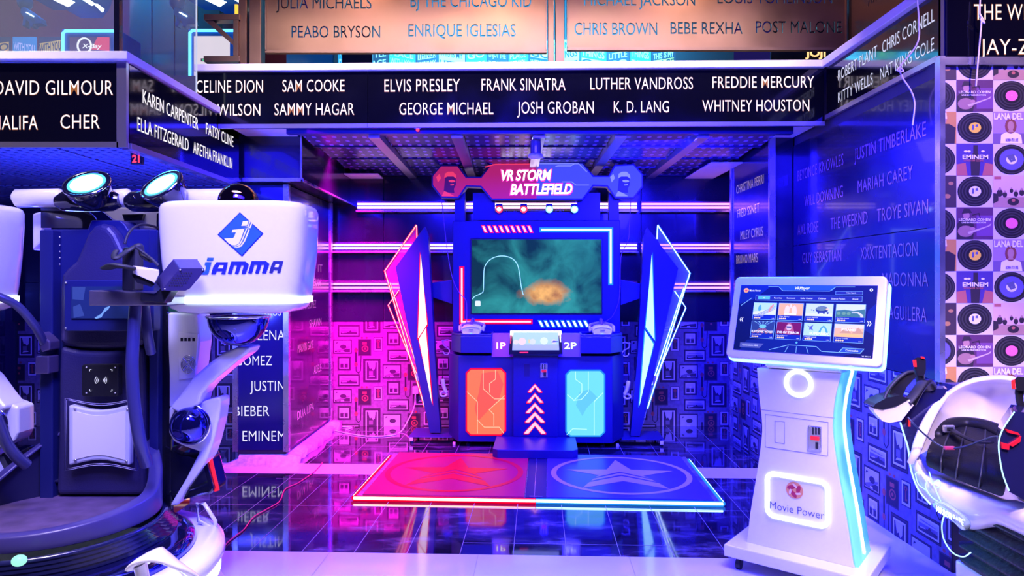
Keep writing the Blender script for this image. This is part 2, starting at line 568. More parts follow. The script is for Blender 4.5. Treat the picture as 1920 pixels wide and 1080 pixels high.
def wallpaper(b, o, ux, W, H, u_off=0.0, v_off=0.0, P_=0.50):
    """a rectangle W x H from o along ux and z, printed with picture frames, keys and old telephones"""
    o, ux, uz = Vector(o), Vector(ux).normalized(), Vector((0, 0, 1))
    nrm = ux.cross(uz)
    b.use(WP_BASE)
    b.add([o, o + ux * W, o + ux * W + uz * H, o + uz * H], [(0, 1, 2, 3)], False)

    def rect(u0, v0, u1, v1, m, lift):
        u0, u1 = max(0, u0), min(W, u1)
        v0, v1 = max(0, v0), min(H, v1)
        if u1 - u0 < .002 or v1 - v0 < .002:
            return
        b.use(m)
        q = nrm * lift
        b.add([o + ux * u0 + uz * v0 + q, o + ux * u1 + uz * v0 + q, o + ux * u1 + uz * v1 + q, o + ux * u0 + uz * v1 + q], [(0, 1, 2, 3)], False)

    def poly(pts, m, lift):
        if any(not (0 <= p[0] <= W and 0 <= p[1] <= H) for p in pts):
            return
        b.use(m)
        q = nrm * lift
        b.add([o + ux * p[0] + uz * p[1] + q for p in pts], [tuple(range(len(pts)))], False)

    S = P_ / 465.0

    def ell(cu, cv, ru, rv, m, lift, n=12):
        poly([(cu + ru * math.cos(2 * PI * k / n), cv + rv * math.sin(2 * PI * k / n)) for k in range(n)], m, lift)

    rnd = random.Random(int(W * 100 + H * 7))
    for i in range(-2, int(W / P_) + 2):
        for j in range(-2, int(H / P_) + 2):
            cu = i * P_ + u_off
            cv = j * P_ + v_off + (P_ / 2 if i % 2 else 0)

            def T(x, y):
                return cu + (x - 48) * S, cv + (905 - y) * S

            def frame(x0, y0, x1, y1, fr, mt, kind):
                a, c = T(x0, y1)
                d, e = T(x1, y0)
                rect(a, c, d, e, WP_FRAME, .0010)
                rect(a + fr * .35, c + fr * .35, d - fr * .35, e - fr * .35, WP_FRAME2, .0014)
                rect(a + fr * .6, c + fr * .6, d - fr * .6, e - fr * .6, WP_FRAME, .0018)
                a, c, d, e = a + fr, c + fr, d - fr, e - fr
                if mt:
                    rect(a, c, d, e, WP_MAT, .0022)
                    a, c, d, e = a + mt, c + mt, d - mt, e - mt
                w, h = d - a, e - c
                if kind == 'bridge':
                    rect(a, c, d, e, WP_LITE, .0026)
                    poly([(a, c), (d, c), (d, c + h * .35), (a + w * .6, c + h * .30), (a, c + h * .12)], WP_DARK, .003)
                    poly([(a, c + h * .15), (a + w * .95, c + h * .55), (a + w, c + h * .45), (a + w * .2, c)], WP_MID, .0034)
                    ell(a + w * .55, c + h * .5, w * .22, h * .2, WP_DARK, .0037)
                    poly([(a + w * .38, c + h * .04), (a + w * .62, c + h * .04), (a + w * .58, c + h * .14), (a + w * .40, c + h * .12)], WP_MAT, .004)
                    poly([(a + w * .05, c + h * .72), (a + w * .25, c + h * .85), (a + w * .12, c + h * .92)], WP_DARK, .003)
                elif kind == 'sun':
                    rect(a, c, d, e, WP_LITE, .0026)
                    rect(a, c, d, c + h * .45, WP_DARK, .003)
                    rect(a, c + h * .45, d, c + h * .55, WP_MID, .003)
                    ell(a + w * .5, c + h * .62, w * .16, h * .14, WP_MAT, .0034)
                    rect(a + w * .42, c + h * .05, a + w * .58, c + h * .42, WP_LITE, .0034)
                elif kind == 'sea':
                    rect(a, c, d, e, WP_MID, .0026)
                    rect(a, c + h * .6, d, e, WP_LITE, .003)
                    poly([(a + w * .1, c + h * .8), (a + w * .9, c + h * .72), (a + w * .9, c + h * .78), (a + w * .1, c + h * .9)], WP_MID, .0034)
                    poly([(a, c + h * .25), (a + w * .5, c + h * .35), (a + w * .6, c + h * .62), (a + w * .68, c + h * .35), (a + w, c + h * .3), (a + w, c), (a, c)], WP_DARK, .0034)
                    poly([(a + w * .08, c + h * .2), (a + w * .4, c + h * .28), (a + w * .35, c + h * .36), (a + w * .1, c + h * .3)], WP_LITE, .0037)
                elif kind == 'street':
                    rect(a, c, d, e, WP_DARK, .0026)
                    poly([(a + w * .12, e), (a + w * .85, e), (a + w * .8, c + h * .62), (a + w * .62, c + h * .5), (a + w * .45, c + h * .66), (a + w * .3, c + h * .6)], WP_LITE, .003)
                    rect(a + w * .22, c + h * .22, a + w * .62, c + h * .48, WP_MID, .0034)
                    poly([(a + w * .18, c + h * .1), (a + w * .8, c + h * .14), (a + w * .7, c + h * .2), (a + w * .3, c + h * .2)], WP_LITE, .0034)
                else:
                    rect(a, c, d, e, WP_DARK, .0026)
                    ell(a + w * .5, c + h * .78, w * .30, h * .13, WP_BRASS, .003)
                    ell(a + w * .5, c + h * .78, w * .14, h * .06, WP_DARK, .0034)
                    rect(a + w * .42, c + h * .12, a + w * .58, c + h * .7, WP_BRASS, .003)
                    rect(a + w * .58, c + h * .14, a + w * .78, c + h * .24, WP_BRASS, .003)

            frame(48, 422, 222, 555, .012, .004, 'bridge')
            frame(88, 582, 212, 712, .018, .010, 'sun')
            frame(92, 750, 297, 862, .016, .010, 'sea')
            frame(428, 398, 515, 532, .006, .014, 'key')
            frame(330, 602, 492, 825, .024, .012, 'street')
            # wall telephone with its handset and cord
            a, c = T(280, 575)
            d, e = T(405, 418)
            rect(a, c, d, e, WP_FRAME2, .0010)
            rect(a + .008, c + .008, d - .008, e - .008, WP_FRAME, .0014)
            rect(a + .045, e - .055, d - .045, e - .03, WP_BRASS, .0018)
            ell((a + d) / 2 + .005, (c + e) / 2 - .012, .034, .032, WP_BRASS, .0018, 16)
            ell((a + d) / 2 + .005, (c + e) / 2 - .012, .024, .022, WP_FRAME, .0022, 16)
            ell((a + d) / 2 + .005, (c + e) / 2 - .012, .012, .011, WP_BRASS, .0026, 12)
            for x in (318, 362):
                p = T(x, 405)
                ell(p[0], p[1], .012, .010, WP_BRASS, .001)
            a, c = T(254, 660)
            d, e = T(270, 500)
            rect(a, c, d, e, WP_FRAME, .0012)
            for y in (520, 655):
                p = T(262, y)
                ell(p[0], p[1], .018, .022, WP_BRASS, .0016)
            lp = [T(262, 670), T(262, 715), T(285, 738), T(305, 715), T(310, 575)]
            for k in range(len(lp) - 1):
                p, q2 = lp[k], lp[k + 1]
                dx, dy = q2[0] - p[0], q2[1] - p[1]
                ln = math.hypot(dx, dy) or 1
                nx, ny = -dy / ln * .004, dx / ln * .004
                poly([(p[0] - nx, p[1] - ny), (q2[0] - nx, q2[1] - ny), (q2[0] + nx, q2[1] + ny), (p[0] + nx, p[1] + ny)], WP_FRAME, .0012)
    return b


WALLN = mat('wall_dark_core', (0.03, 0.03, 0.05), 0.5)
PANELB = mat('wall_black_glass', (0.010, 0.009, 0.028), 0.22, coat=0.35, rnoise=0.10, nscale=2)

# ---------------------------------------------------------------- back wall of the alcove
b = MB()
b.use(WALLN)
b.box(-5.2, 2.6, 6.93, 7.05, 0, 2.95)
b.use(PANELB)
for x0, x1 in ((-5.1, -3.0), (-2.98, -1.30), (-1.29, 0.05), (0.06, 1.30), (1.31, 2.5)):
    for z0, z1 in ((1.06, 1.45), (1.455, 1.84), (1.845, 2.55)):
        b.box(x0, x1, 6.90, 6.93, z0, z1)
wallpaper(b, (-5.0, 6.905, 0), (1, 0, 0), 7.4, 1.055, u_off=0.1925, v_off=-0.145)
struct(b.build('wall_back'))

# ---------------------------------------------------------------- right walls
b = MB()
b.use(WALLN)
b.box(2.215, 2.45, 3.56, 5.36, 0, 2.95)
b.box(2.045, 2.45, 5.375, 6.3, 0, 2.6)
b.box(2.199, 2.215, 3.41, 5.36, 0, 0.94)
b.box(2.215, 2.32, 3.41, 3.50, 0, 0.94)
b.box(2.03, 2.045, 5.36, 6.3, 0, 1.02)
b.box(2.03, 2.2, 5.362, 5.375, 0, 2.6)
b.box(2.32, 2.45, 6.3, 6.93, 0, 2.6)
wallpaper(b, (2.197, 5.36, 0), (0, -1, 0), 1.95, 0.94, u_off=0.1, v_off=-0.2)
wallpaper(b, (2.027, 6.3, 0), (0, -1, 0), 0.94, 1.02, u_off=0.0, v_off=-0.1)
wallpaper(b, (2.03, 5.357, 0), (1, 0, 0), 0.17, 0.94, u_off=-0.2, v_off=-0.05)
b.use(PANELB)
b.box(2.03, 2.2, 5.345, 5.36, 0.94, 2.59)
struct(b.build('wall_right'))

b = MB()
b.use(WALLN)
b.box(2.2, 5.0, 3.52, 3.62, 0, 3.9)
struct(b.build('wall_front_right'))

# ---------------------------------------------------------------- left side
b = MB()
b.use(WALLN)
b.box(-5.2, -5.05, 2.2, 6.93, 0, 2.95)
b.use(PANELB)
for k in range(8):
    b.box(-5.05, -5.02, 2.3 + k * .56, 2.84 + k * .56, 0.05, 2.18)
struct(b.build('wall_left'))

# pillar, its mortar foot and the beam it carries
PLASTER = mat('rough_mortar', (0.62, 0.58, 0.60), 0.9, noise=0.25, nscale=25, bump=0.6, bscale=30)
b = MB()
b.use(WALLN)
b.box(-2.20, -1.815, 5.482, 6.9, 0.0, 2.24)
struct(b.build('pillar'))
b = MB()
b.use(PLASTER)
rng = random.Random(3)
ring0, ring1, ring2 = [], [], []
per = [(-2.28 + .53 * k / 10, 5.36) for k in range(11)] + [(-1.72, 5.40 + 1.4 * k / 16) for k in range(17)] + [(-1.80, 6.85), (-2.20, 6.85), (-2.25, 6.0)]
for x, y in per:
    jx, jy = rng.uniform(-.03, .03), rng.uniform(-.03, .03)
    ring0.append((x + jx, y + jy, 0.001))
    ring1.append((x * .6 + -2.0 * .4 + jx * .5 + (.11 if x > -1.75 else 0), y + .055 + jy * .5, 0.035 + rng.uniform(0, .03)))
    ring2.append((min(max(x, -2.19), -1.81), max(y, 5.485), 0.075))
b.loft([ring0, ring1, ring2], True, False, True)
struct(b.build('baseboard_left'))

b = MB()
b.use(PANELB)
b.box(-2.12, -1.635, 5.3, 6.9, 2.245, 2.60)
b.use(STEEL)
b.box(-2.12, -1.62, 5.285, 5.30, 2.235, 2.262)
b.box(-1.635, -1.615, 5.285, 6.9, 2.235, 2.25)
b.box(-1.642, -1.628, 5.288, 5.302, 2.24, 2.60)
struct(b.build('beam_left'))

# slab between the floors, the white soffit strips, the coping ledges
b = MB()
b.use(WALLN)
b.box(-5.2, 2.45, 4.95, 7.05, 2.66, 2.95)
b.box(-5.2, -2.14, 3.80, 4.83, 2.56, 2.64)
struct(b.build('ceiling_slab'))
b = MB()
b.use(WHITE_STONE)
b.box(-2.06, -1.66, 4.97, 5.3, 2.585, 2.60)
b.box(2.03, 2.2, 4.97, 5.36, 2.585, 2.60)
b.box(-1.63, -1.30, 6.62, 6.9, 2.50, 2.51)
b.box(1.75, 2.03, 6.0, 6.9, 2.50, 2.51)
struct(b.build('trim_soffit'))


def ledge(name, pts, z0, z1):
    b = MB()
    b.use(WHITE_STONE)
    b.prism(pts, z0, z1, 'z')
    return struct(b.build(name, bevel=.004))


ledge('trim_ledge_front', [(-2.262, 4.850), (2.19, 4.755), (2.2, 5.1), (-2.262, 5.19)], 2.955, 3.004)
ledge('trim_ledge_right', [(2.16, 4.76), (2.16, 3.5), (2.3, 3.5), (2.3, 4.76)], 2.952, 3.006)
ledge('trim_ledge_left', [(-5.2, 3.68), (-2.075, 3.68), (-2.075, 4.86), (-2.25, 4.86), (-2.25, 3.85), (-5.2, 3.85)], 2.655, 2.70)

# ceiling of the alcove: perforated planks hung between polished beams
PERF = perforated('perforated_ceiling_steel', (0.025, 0.02, 0.17), (0.30, 0.20, 0.70), 13, 9)  # pale dots are highlights painted onto the perforations
PERF2 = perforated('perforated_soffit_steel', (0.16, 0.18, 0.34), (0.02, 0.02, 0.06), 14, 14)
beams = [-1.62, -1.0, -0.40, 0.20, 0.79, 1.39, 2.02]
rows = [(4.96, 5.42), (5.45, 5.95), (5.98, 6.40), (6.43, 6.86)]
b = MB()
for i in range(len(beams) - 1):
    for j, (y0, y1) in enumerate(rows):
        x0, x1 = beams[i] + .045, beams[i + 1] - .045
        dz = 0.0
        b.use(PERF)
        vs = [(x0, y0, 2.565), (x1, y0, 2.565), (x1, y1, 2.535), (x0, y1, 2.535)]
        b.add(vs, [(3, 2, 1, 0)])
        b.use(NAVY_DARK)
        b.box(x0, x1, y1, y1 + .012, 2.525, 2.60)
b.use(mat('dark_ceiling_void', (0.02, 0.02, 0.06), 0.3))
b.box(-1.62, 2.02, 4.96, 6.9, 2.60, 2.62)
b.use(NAVY)
b.box(-1.62, 2.02, 4.90, 4.96, 2.52, 2.60)
struct(b.build('ceiling'))
MIRR = mat('polished_beam', (0.45, 0.45, 0.58), 0.34, 1.0)
for i, x in enumerate(beams[1:-1]):
    b = MB()
    b.use(MIRR)
    b.box(x - .04, x + .04, 4.95, 6.88, 2.50, 2.60)
    struct(b.build('trim_ceiling_beam'))

# soffit of the left gallery: perforated planks seen from below
b = MB()
b.use(mat('dark_ceiling_void'))
b.box(-5.2, -2.14, 3.80, 6.9, 2.30, 2.34)
for k in range(5):
    for i in range(6):
        y0 = 3.82 + k * .6
        b.use(PERF2)
        b.box(-2.18 - .5 * (i + 1), -2.2 - .5 * i, y0, y0 + .56, 2.245, 2.255)
b.use(STEEL)
b.box(-2.17, -2.11, 3.8, 5.28, 2.19, 2.25)
struct(b.build('ceiling_left'))

# steel edge trims
b = MB()
b.use(STEEL)
b.box(-2.232, -2.192, 5.452, 5.482, 0.10, 2.235)
struct(b.build('trim_pillar_front'))
b = MB()
b.use(STEEL)
b.box(-1.828, -1.785, 5.452, 5.498, 0.10, 2.235)
struct(b.build('trim_pillar_front'))
b = MB()
b.use(STEEL)
b.box(-1.82, -1.785, 6.74, 6.80, 0.05, 2.24)
struct(b.build('trim_pillar_rear'))
b = MB()
b.use(STEEL)
b.box(2.012, 2.06, 5.335, 5.362, 0.94, 2.59)
struct(b.build('trim_wall_right'))
b = MB()
b.use(STEEL)
b.box(2.012, 2.04, 6.275, 6.31, 0.0, 2.5)
struct(b.build('trim_wall_right'))
b = MB()
b.use(STEEL)
b.box(2.186, 2.214, 3.488, 3.53, 0.94, 2.61)
b.box(2.2, 4.8, 3.49, 3.52, 2.565, 2.605)
struct(b.build('trim_corner_right'))
# ================================================================== NAME PANELS
def plane_x(X, px, py):
    """the point of the plane x = X that the pixel shows"""
    Y = X * F / (px - 960.0)
    return Y, EYE + (HZ - py) / F * Y


EDGE = mat('panel_edge_steel', (0.55, 0.5, 0.5), 0.3, 0.9)
U = Vector((0, 0, 1))


def name_panel(label, o, ux, W, H, lines, lmat=LETTER_WHITE, group=None, pmat=BLACK_GLOSS, depth=0.012, trims=(), bold=-.006, halo=None, shape=None):
    """black sheet W x H from o along ux; lines are (text, u, v, width, height) on its face"""
    t = thing('name_panel', label, 'sign panel', o, 0, group)
    ux = Vector(ux).normalized()
    n = ux.cross(U)
    b = MB()
    b.use(pmat)
    z = Vector((0, 0, 0))
    vs = [ux * u + U * v for u, v in (shape or ((0, 0), (W, 0), (W, H), (0, H)))]
    k = len(vs)
    vs = vs + [p - n * depth for p in vs]
    b.add(vs, [tuple(range(k)), tuple(range(2 * k - 1, k - 1, -1))] + [((i + 1) % k, i, k + i, k + (i + 1) % k) for i in range(k)])
    b.build('sheet', t)
    for s, u, v, w, h in lines:
            b = MB()
            if halo:
                b.use(halo)
                b.text(s, ux * (u - .002) + U * (v - .002), ux, U, w + .004, h + .004, bold + .010, 0.0, 1.05, lift=.0012)
            b.use(lmat)
            b.text(s, ux * u + U * v, ux, U, w, h, bold, 0.0, 1.05, lift=.0024)
            b.build('lettering', t)
    for tr in trims:
        u0, u1, v0, v1, th = tr
        b = MB()
        b.use(EDGE)
        vs = [ux * u0 + U * v0, ux * u1 + U * v0, ux * u1 + U * v1, ux * u0 + U * v1]
        vs = [p + n * th for p in vs] + [p - n * depth for p in vs]
        b.add(vs, [(0, 1, 2, 3), (7, 6, 5, 4), (1, 0, 4, 5), (2, 1, 5, 6), (3, 2, 6, 7), (0, 3, 7, 4)])
        b.build('edge_trim', t)
    return t


# front fascia, from (-2.19, 4.88) to (2.2, 4.79)
fa, fb = Vector((-2.262, 4.881, 2.58)), Vector((2.19, 4.79, 2.58))
fu = (fb - fa).normalized()
FW = (fb - fa).length


def fas(px, py):
    """pixel to (u, v) on the front fascia"""
    # ray (x,y,z) = s*((px-960)/F, 1, .) meets the line fa + u fu
    rx = (px - 960.0) / F
    # fa.x + u fu.x = rx (fa.y + u fu.y)
    u = (rx * fa.y - fa.x) / (fu.x - rx * fu.y)
    Y = fa.y + u * fu.y
    return u, EYE + (HZ - py) / F * Y - 2.58


def fas_line(s, x0, x1, yt, yb):
    u0, v0 = fas(x0, yb)
    u1, v1 = fas(x1, yb)
    _, v2 = fas(x0, yt)
    return (s, u0, v0, u1 - u0, v2 - v0)


us = fas(690, 200)[0]
l1 = [fas_line('CELINE DION', 368, 493, 151, 174), fas_line('SAM COOKE', 530, 646, 150, 172),
      fas_line('WILSON', 408, 488, 195, 217), fas_line('SAMMY HAGAR', 515, 664, 194, 216)]
l2 = [fas_line('ELVIS PRESLEY', 721, 862, 149, 172), fas_line('FRANK SINATRA', 903, 1060, 148, 170), fas_line('LUTHER VANDROSS', 1107, 1299, 146, 168),
      fas_line('FREDDIE MERCURY', 1336, 1526, 144, 165), fas_line('GEORGE MICHAEL', 749, 925, 193, 215), fas_line('JOSH GROBAN', 970, 1113, 191, 213),
      fas_line('K. D. LANG', 1151, 1254, 190, 211), fas_line('WHITNEY HOUSTON', 1317, 1517, 188, 209)]
name_panel('short black sign panel with white names at the left end of the front ledge', fa, fu, us - .003, 0.373, l1, LETTER_WHITE,
           trims=[(0, us - .003, -.03, 0, .012)], halo=LETTER_HALO)
l2 = [(s, u - us, v, w, h) for s, u, v, w, h in l2]
name_panel('long black sign panel with two rows of white names spanning the alcove front', fa + fu * us, fu, FW - us, 0.373, l2, LETTER_WHITE,
           trims=[(0, FW - us, -.03, 0, .012)], halo=LETTER_HALO)

# left gallery: front sheet and the sheet that runs back beside it
YL = 3.72


def fl_line(s, x0, x1, yt, yb):
    return (s, PX(x0, YL) + 5.0, PZ(yb, YL) - 2.215, (x1 - x0) / F * YL, (yb - yt) / F * YL)


name_panel('black sign panel with large white names above the white standing machine', (-5.0, YL, 2.215), (1, 0, 0), 2.852, 0.435,
           [fl_line('DAVID GILMOUR', -10, 212, 151, 178), fl_line('WIZ KHALIFA', -92, 71, 217, 243), fl_line('CHER', 114, 187, 215, 241)], LETTER_WHITE,
           trims=[(0, 2.86, -.03, 0, .012), (2.852, 2.905, -.03, .44, .012)], halo=LETTER_HALO, bold=-.008)


def side_line(X, y0f, sgn, s, x0, x1, zb, h):
    Ya = X * F / (x0 - 960.0)
    Yb = X * F / (x1 - 960.0)
    return (s, sgn * (Ya - y0f), zb, abs(Yb - Ya), h)


XS = -2.098
ls = [side_line(XS, 3.745, 1, 'KAREN CARPENTER', 267, 371, 2.47 - 2.215, .078), side_line(XS, 3.745, 1, 'ELLA FITZGERALD', 257.5, 353, 2.302 - 2.215, .078),
      side_line(XS, 3.745, 1, 'ARETHA FRANKLIN', 362, 435, 2.302 - 2.215, .078), side_line(XS, 3.745, 1, 'PATSY CLINE', 386, 437, 2.47 - 2.215, .078)]
name_panel('black sign panel with white names running back into the depth beside the machine', (XS, 3.745, 2.215), (0, 1, 0), 1.50, 0.435, ls, LETTER_WHITE, shape=((0, 0), (1.5, 0), (1.5, .33), (1.11, .33), (1.11, .435), (0, .435)),
           trims=[(0, 1.5, -.03, 0, .010)])

# right fascia and the wall below it
XR = 2.198
SILVER = glow('letter_silver', (0.80, 0.82, 1.0), 0.85)
lr = [side_line(XR, 4.77, -1, 'ROBERT PLANT', 1572, 1645, 2.81 - 2.62, .07), side_line(XR, 4.77, -1, 'CHRIS CORNELL', 1655, 1753, 2.81 - 2.62, .07),
      side_line(XR, 4.77, -1, 'KITTY WELLS', 1572, 1637, 2.66 - 2.62, .07), side_line(XR, 4.77, -1, 'NAT KING COLE', 1651, 1752, 2.66 - 2.62, .07)]
name_panel('black sign panel with silver names on the upper right wall beneath the white ledge', (XR, 4.77, 2.62), (0, -1, 0), 1.25, 0.330, lr, SILVER,
           trims=[(0, 1.25, -.03, 0, .012)])
CUT = mat('letter_polished_cut', (0.75, 0.5, 0.85), 0.25, 1.0, emit=(0.5, 0.18, 0.75), es=0.10)  # pinkish metal stands in for the magenta reflected in the letters
lw = []
for s, a, c, z in (('JUSTIN TIMBERLAKE', 1603, 1737, 2.23), ('BEYONCE KNOWLES', 1496, 1582, 2.23), ('WILL DOWNING', 1509, 1581, 2.02), ('MARIAH CAREY', 1609, 1712, 2.02),
                   ('AXL ROSE', 1496, 1535, 1.815), ('THE WEEKND', 1558, 1627, 1.815), ('TROYE SIVAN', 1645, 1741, 1.815)):
    lw.append(side_line(XR, 5.33, -1, s, a, c, z - 1.74, .078))
name_panel('glossy dark panel with polished cut-out names on the upper part of the right wall', (XR, 5.33, 1.74), (0, -1, 0), 1.80, 0.775, lw, CUT, pmat=PANELB)
lw = []
for s, a, c, z in (('GUY SEBASTIAN', 1505, 1578, 1.595), ('XXXTENTACION', 1614, 1721, 1.595), ('MADONNA', 1655, 1741, 1.43), ('CHRISTINA AGUILERA', 1600, 1738, 1.24)):
    lw.append(side_line(XR, 5.33, -1, s, a, c, z - .945, .078))
name_panel('glossy dark panel with polished cut-out names behind the white ticket kiosk', (XR, 5.33, 0.945), (0, -1, 0), 1.80, 0.79, lw, CUT, pmat=PANELB)
XI = 2.026
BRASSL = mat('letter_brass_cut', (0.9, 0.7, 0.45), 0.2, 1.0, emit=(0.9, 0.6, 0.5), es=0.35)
li = []
for s, a, c, z in (('CHRISTINA PERRI', 1381, 1432, 2.25), ('FRED SSNET', 1383, 1424, 2.03), ('MILEY CYRUS', 1389, 1431, 1.83), ('BRUNO MARS', 1381, 1421, 1.62), ('SELENA GOMEZ', 1386, 1434, 1.40), ('ADELE', 1390, 1425, 1.20)):
    li.append(side_line(XI, 6.265, -1, s, a, c, z - 1.03, .075))
name_panel('narrow dark panel with small punched names on the alcove return beside the corner post', (XI, 6.265, 1.03), (0, -1, 0), 0.885, 1.55, li, BRASSL, pmat=PANELB)

# pillar faces
YP = 5.465
PUN = glow('letter_blue_white', (0.80, 0.82, 1.0), 1.0)


def pil(s, x0, x1, yt, yb):
    return (s, PX(x0, YP) + 2.19, PZ(yb, YP) - .11, (x1 - x0) / F * YP, (yb - yt) / F * YP)


BLUEPANEL = mat('pillar_panel_blue', (0.012, 0.014, 0.10), 0.12, coat=0.5)
name_panel('tall dark blue panel with stacked white names on the pillar front', (-2.19, YP, 0.11), (1, 0, 0), 0.36, 2.12,
           [pil('CYRUS', 484, 527, 575, 592), pil('SELENA', 462, 534, 619, 638), pil('GOMEZ', 442, 510, 667, 685), pil('JUSTIN', 469, 534, 714, 733),
            pil('BIEBER', 440, 505, 761, 780), pil('EMINEM', 455, 535, 808, 827)], PUN, pmat=BLUEPANEL)
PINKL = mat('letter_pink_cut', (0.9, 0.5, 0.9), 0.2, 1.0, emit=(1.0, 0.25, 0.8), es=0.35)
lp = []
XP = -1.797
for s, a, c, z in (('DUA LIPA', 557, 588, .30), ('ADELE', 588, 602, .62), ('MARVIN GAYE', 558, 587, .86), ('SHAWN', 580, 602, 1.05), ('SELINA GOMEZ', 560, 592, 1.22),
                   ('ED SHEERAN', 568, 600, 1.42), ('IT', 596, 604, 1.55), ('NSYNC', 558, 584, 1.62), ('NELSON', 566, 590, 1.80), ('MAX', 572, 588, 1.98)):
    lp.append(side_line(XP, 5.50, 1, s, a, c, z - .11, .07))
name_panel('tall glossy panel with punched pink names on the pillar side facing the alcove', (XP, 5.50, 0.11), (0, 1, 0), 1.24, 2.12, lp, PINKL, pmat=PANELB)

# far right, over the record wallpaper
YQ = 3.498
GOLD = glow('letter_cream', (1.0, 0.88, 0.72), 1.2)
name_panel('black sign panel with cream names above the record wallpaper', (2.23, YQ, 2.61), (1, 0, 0), 1.9, 1.0,
           [('THE WEEKND', PX(1826, YQ) - 2.23, PZ(37, YQ) - 2.61, .50, .078), ('JAY-Z', PX(1838, YQ) - 2.23, PZ(102, YQ) - 2.61, .25, .078)], GOLD, halo=LETTER_HALO)

# ---------------------------------------------------------------- bronze panels of the upper floor, their names cut right through
BRONZE = mat('bronze_sheet', (0.24, 0.135, 0.09), 0.38, 0.85, noise=0.15, nscale=2.5, rnoise=0.08)
BRONZE_DK = mat('bronze_frame', (0.22, 0.13, 0.09), 0.42, 0.8, noise=0.15, nscale=4)


def cut_panel(label, x0, x1, z0, z1, Y, lines, bold=-.004):
    """a sheet with lettering cut out of it: the letters are holes"""
    crv = bpy.data.curves.new('cut_sheet', 'CURVE')
    crv.dimensions = '2D'
    crv.fill_mode = 'BOTH'
    crv.extrude = 0.006

    def poly(pts):
        s = crv.splines.new('POLY')
        s.points.add(len(pts) - 1)
        for p, q in zip(s.points, pts):
            p.co = (q[0], q[1], 0, 1)
        s.use_cyclic_u = True
    poly([(x0, z0), (x1, z0), (x1, z1), (x0, z1)])
    for s, u, v, w, h in lines:
        c = bpy.data.curves.new('t', 'FONT')
        c.body = s
        c.offset = bold
        c.fill_mode = 'NONE'
        c.resolution_u = 3
        o = bpy.data.objects.new('t', c)
        COL.objects.link(o)
        me = bpy.data.meshes.new_from_object(o.evaluated_get(bpy.context.evaluated_depsgraph_get()))
        vs = [v_.co.copy() for v_ in me.vertices]
        adj = {}
        for e in me.edges:
            adj.setdefault(e.vertices[0], []).append(e.vertices[1])
            adj.setdefault(e.vertices[1], []).append(e.vertices[0])
        xa, xb = min(q.x for q in vs), max(q.x for q in vs)
        yb = max(q.y for q in vs)
        seen = set()
        for i in adj:
            if i in seen:
                continue
            loop, cur, prev = [i], i, None
            seen.add(i)
            while True:
                nx = [k for k in adj[cur] if k != prev and k not in seen]
                if not nx:
                    break
                prev, cur = cur, nx[0]
                seen.add(cur)
                loop.append(cur)
            if len(loop) > 2:
                poly([(u + (vs[k].x - xa) / (xb - xa) * w, v + vs[k].y / yb * h) for k in loop])
        bpy.data.objects.remove(o)
        bpy.data.meshes.remove(me)
    o = bpy.data.objects.new('cut_sheet', crv)
    COL.objects.link(o)
    me = bpy.data.meshes.new_from_object(o.evaluated_get(bpy.context.evaluated_depsgraph_get()))
    bpy.data.objects.remove(o)
    b = MB()
    b.use(BRONZE)
    b.add([(v.co.x, Y - v.co.z, v.co.y) for v in me.vertices], [tuple(p.vertices) for p in me.polygons], False)
    t = thing('bronze_panel', label, 'sign panel', (0, 0, 0))
    b.build('sheet', t)
    b = MB()
    b.use(BRONZE_DK)
    b.box(x0 - .012, x1 + .012, Y - .012, Y + .03, z0 - .014, z0 + .006)
    b.box(x0 - .012, x0, Y - .012, Y + .03, z0, z1)
    b.box(x1, x1 + .012, Y - .012, Y + .03, z0, z1)
    b.build('frame', t)
    return t


YB = 5.02


def cl(s, x0, x1, yt, yb):
    return (s, PX(x0, YB), PZ(yb, YB), (x1 - x0) / F * YB, (yb - yt) / F * YB)


cut_panel('bronze sheet metal panel with cut-out names left of the middle upper post', PX(501, YB), PX(1022, YB), PZ(96, YB), 4.0, YB,
          [cl('JULIA MICHAELS', 518, 697, -6, 17), cl('BJ THE CHICAGO KID', 770, 996, -9, 14), cl('PEABO BRYSON', 547, 713, 49, 71), cl('ENRIQUE IGLESIAS', 766, 967, 46, 69)])
cut_panel('bronze sheet metal panel with cut-out names right of the middle upper post', PX(1066, YB), PX(1584, YB), PZ(91, YB), 4.0, YB,
          [cl('MICHAEL JACKSON', 1095, 1303, -11, 11), cl('LOUIS TOMLINSON', 1345, 1560, -14, 7), cl('CHRIS BROWN', 1077, 1232, 43, 66), cl('BEBE REXHA', 1257, 1392, 42, 64), cl('POST MALONE', 1417, 1578, 40, 62)])

# upper posts
for i, (xa, xb, dk) in enumerate(((450, 465, 0), (470, 492, 1), (1027, 1038, 0), (1041, 1058, 1), (1590, 1612, 1))):
    b = MB()
    b.use(BRONZE_DK if dk else BRONZE)
    b.box(PX(xa, 5.06), PX(xb, 5.06), 5.03, 5.12, 3.005, 4.1)
    struct(b.build('trim_upper_post', bevel=.004))

# dark bronze sheet at the right end of the upper floor, turned along the right wall
name_panel('dark bronze panel with a half hidden name at the upper right beside the ledge', (2.475, 5.05, 3.04), (0, -1, 0), 1.5, 1.0,
           [('ARIANA GRANDE', .30, .33, .75, .10), ('JOJI', .30, .62, .3, .10)], mat('letter_dark_cut', (0.03, 0.02, 0.03), 0.4), pmat=mat('dark_bronze_sheet', (0.07, 0.04, 0.045), 0.22, 0.7))
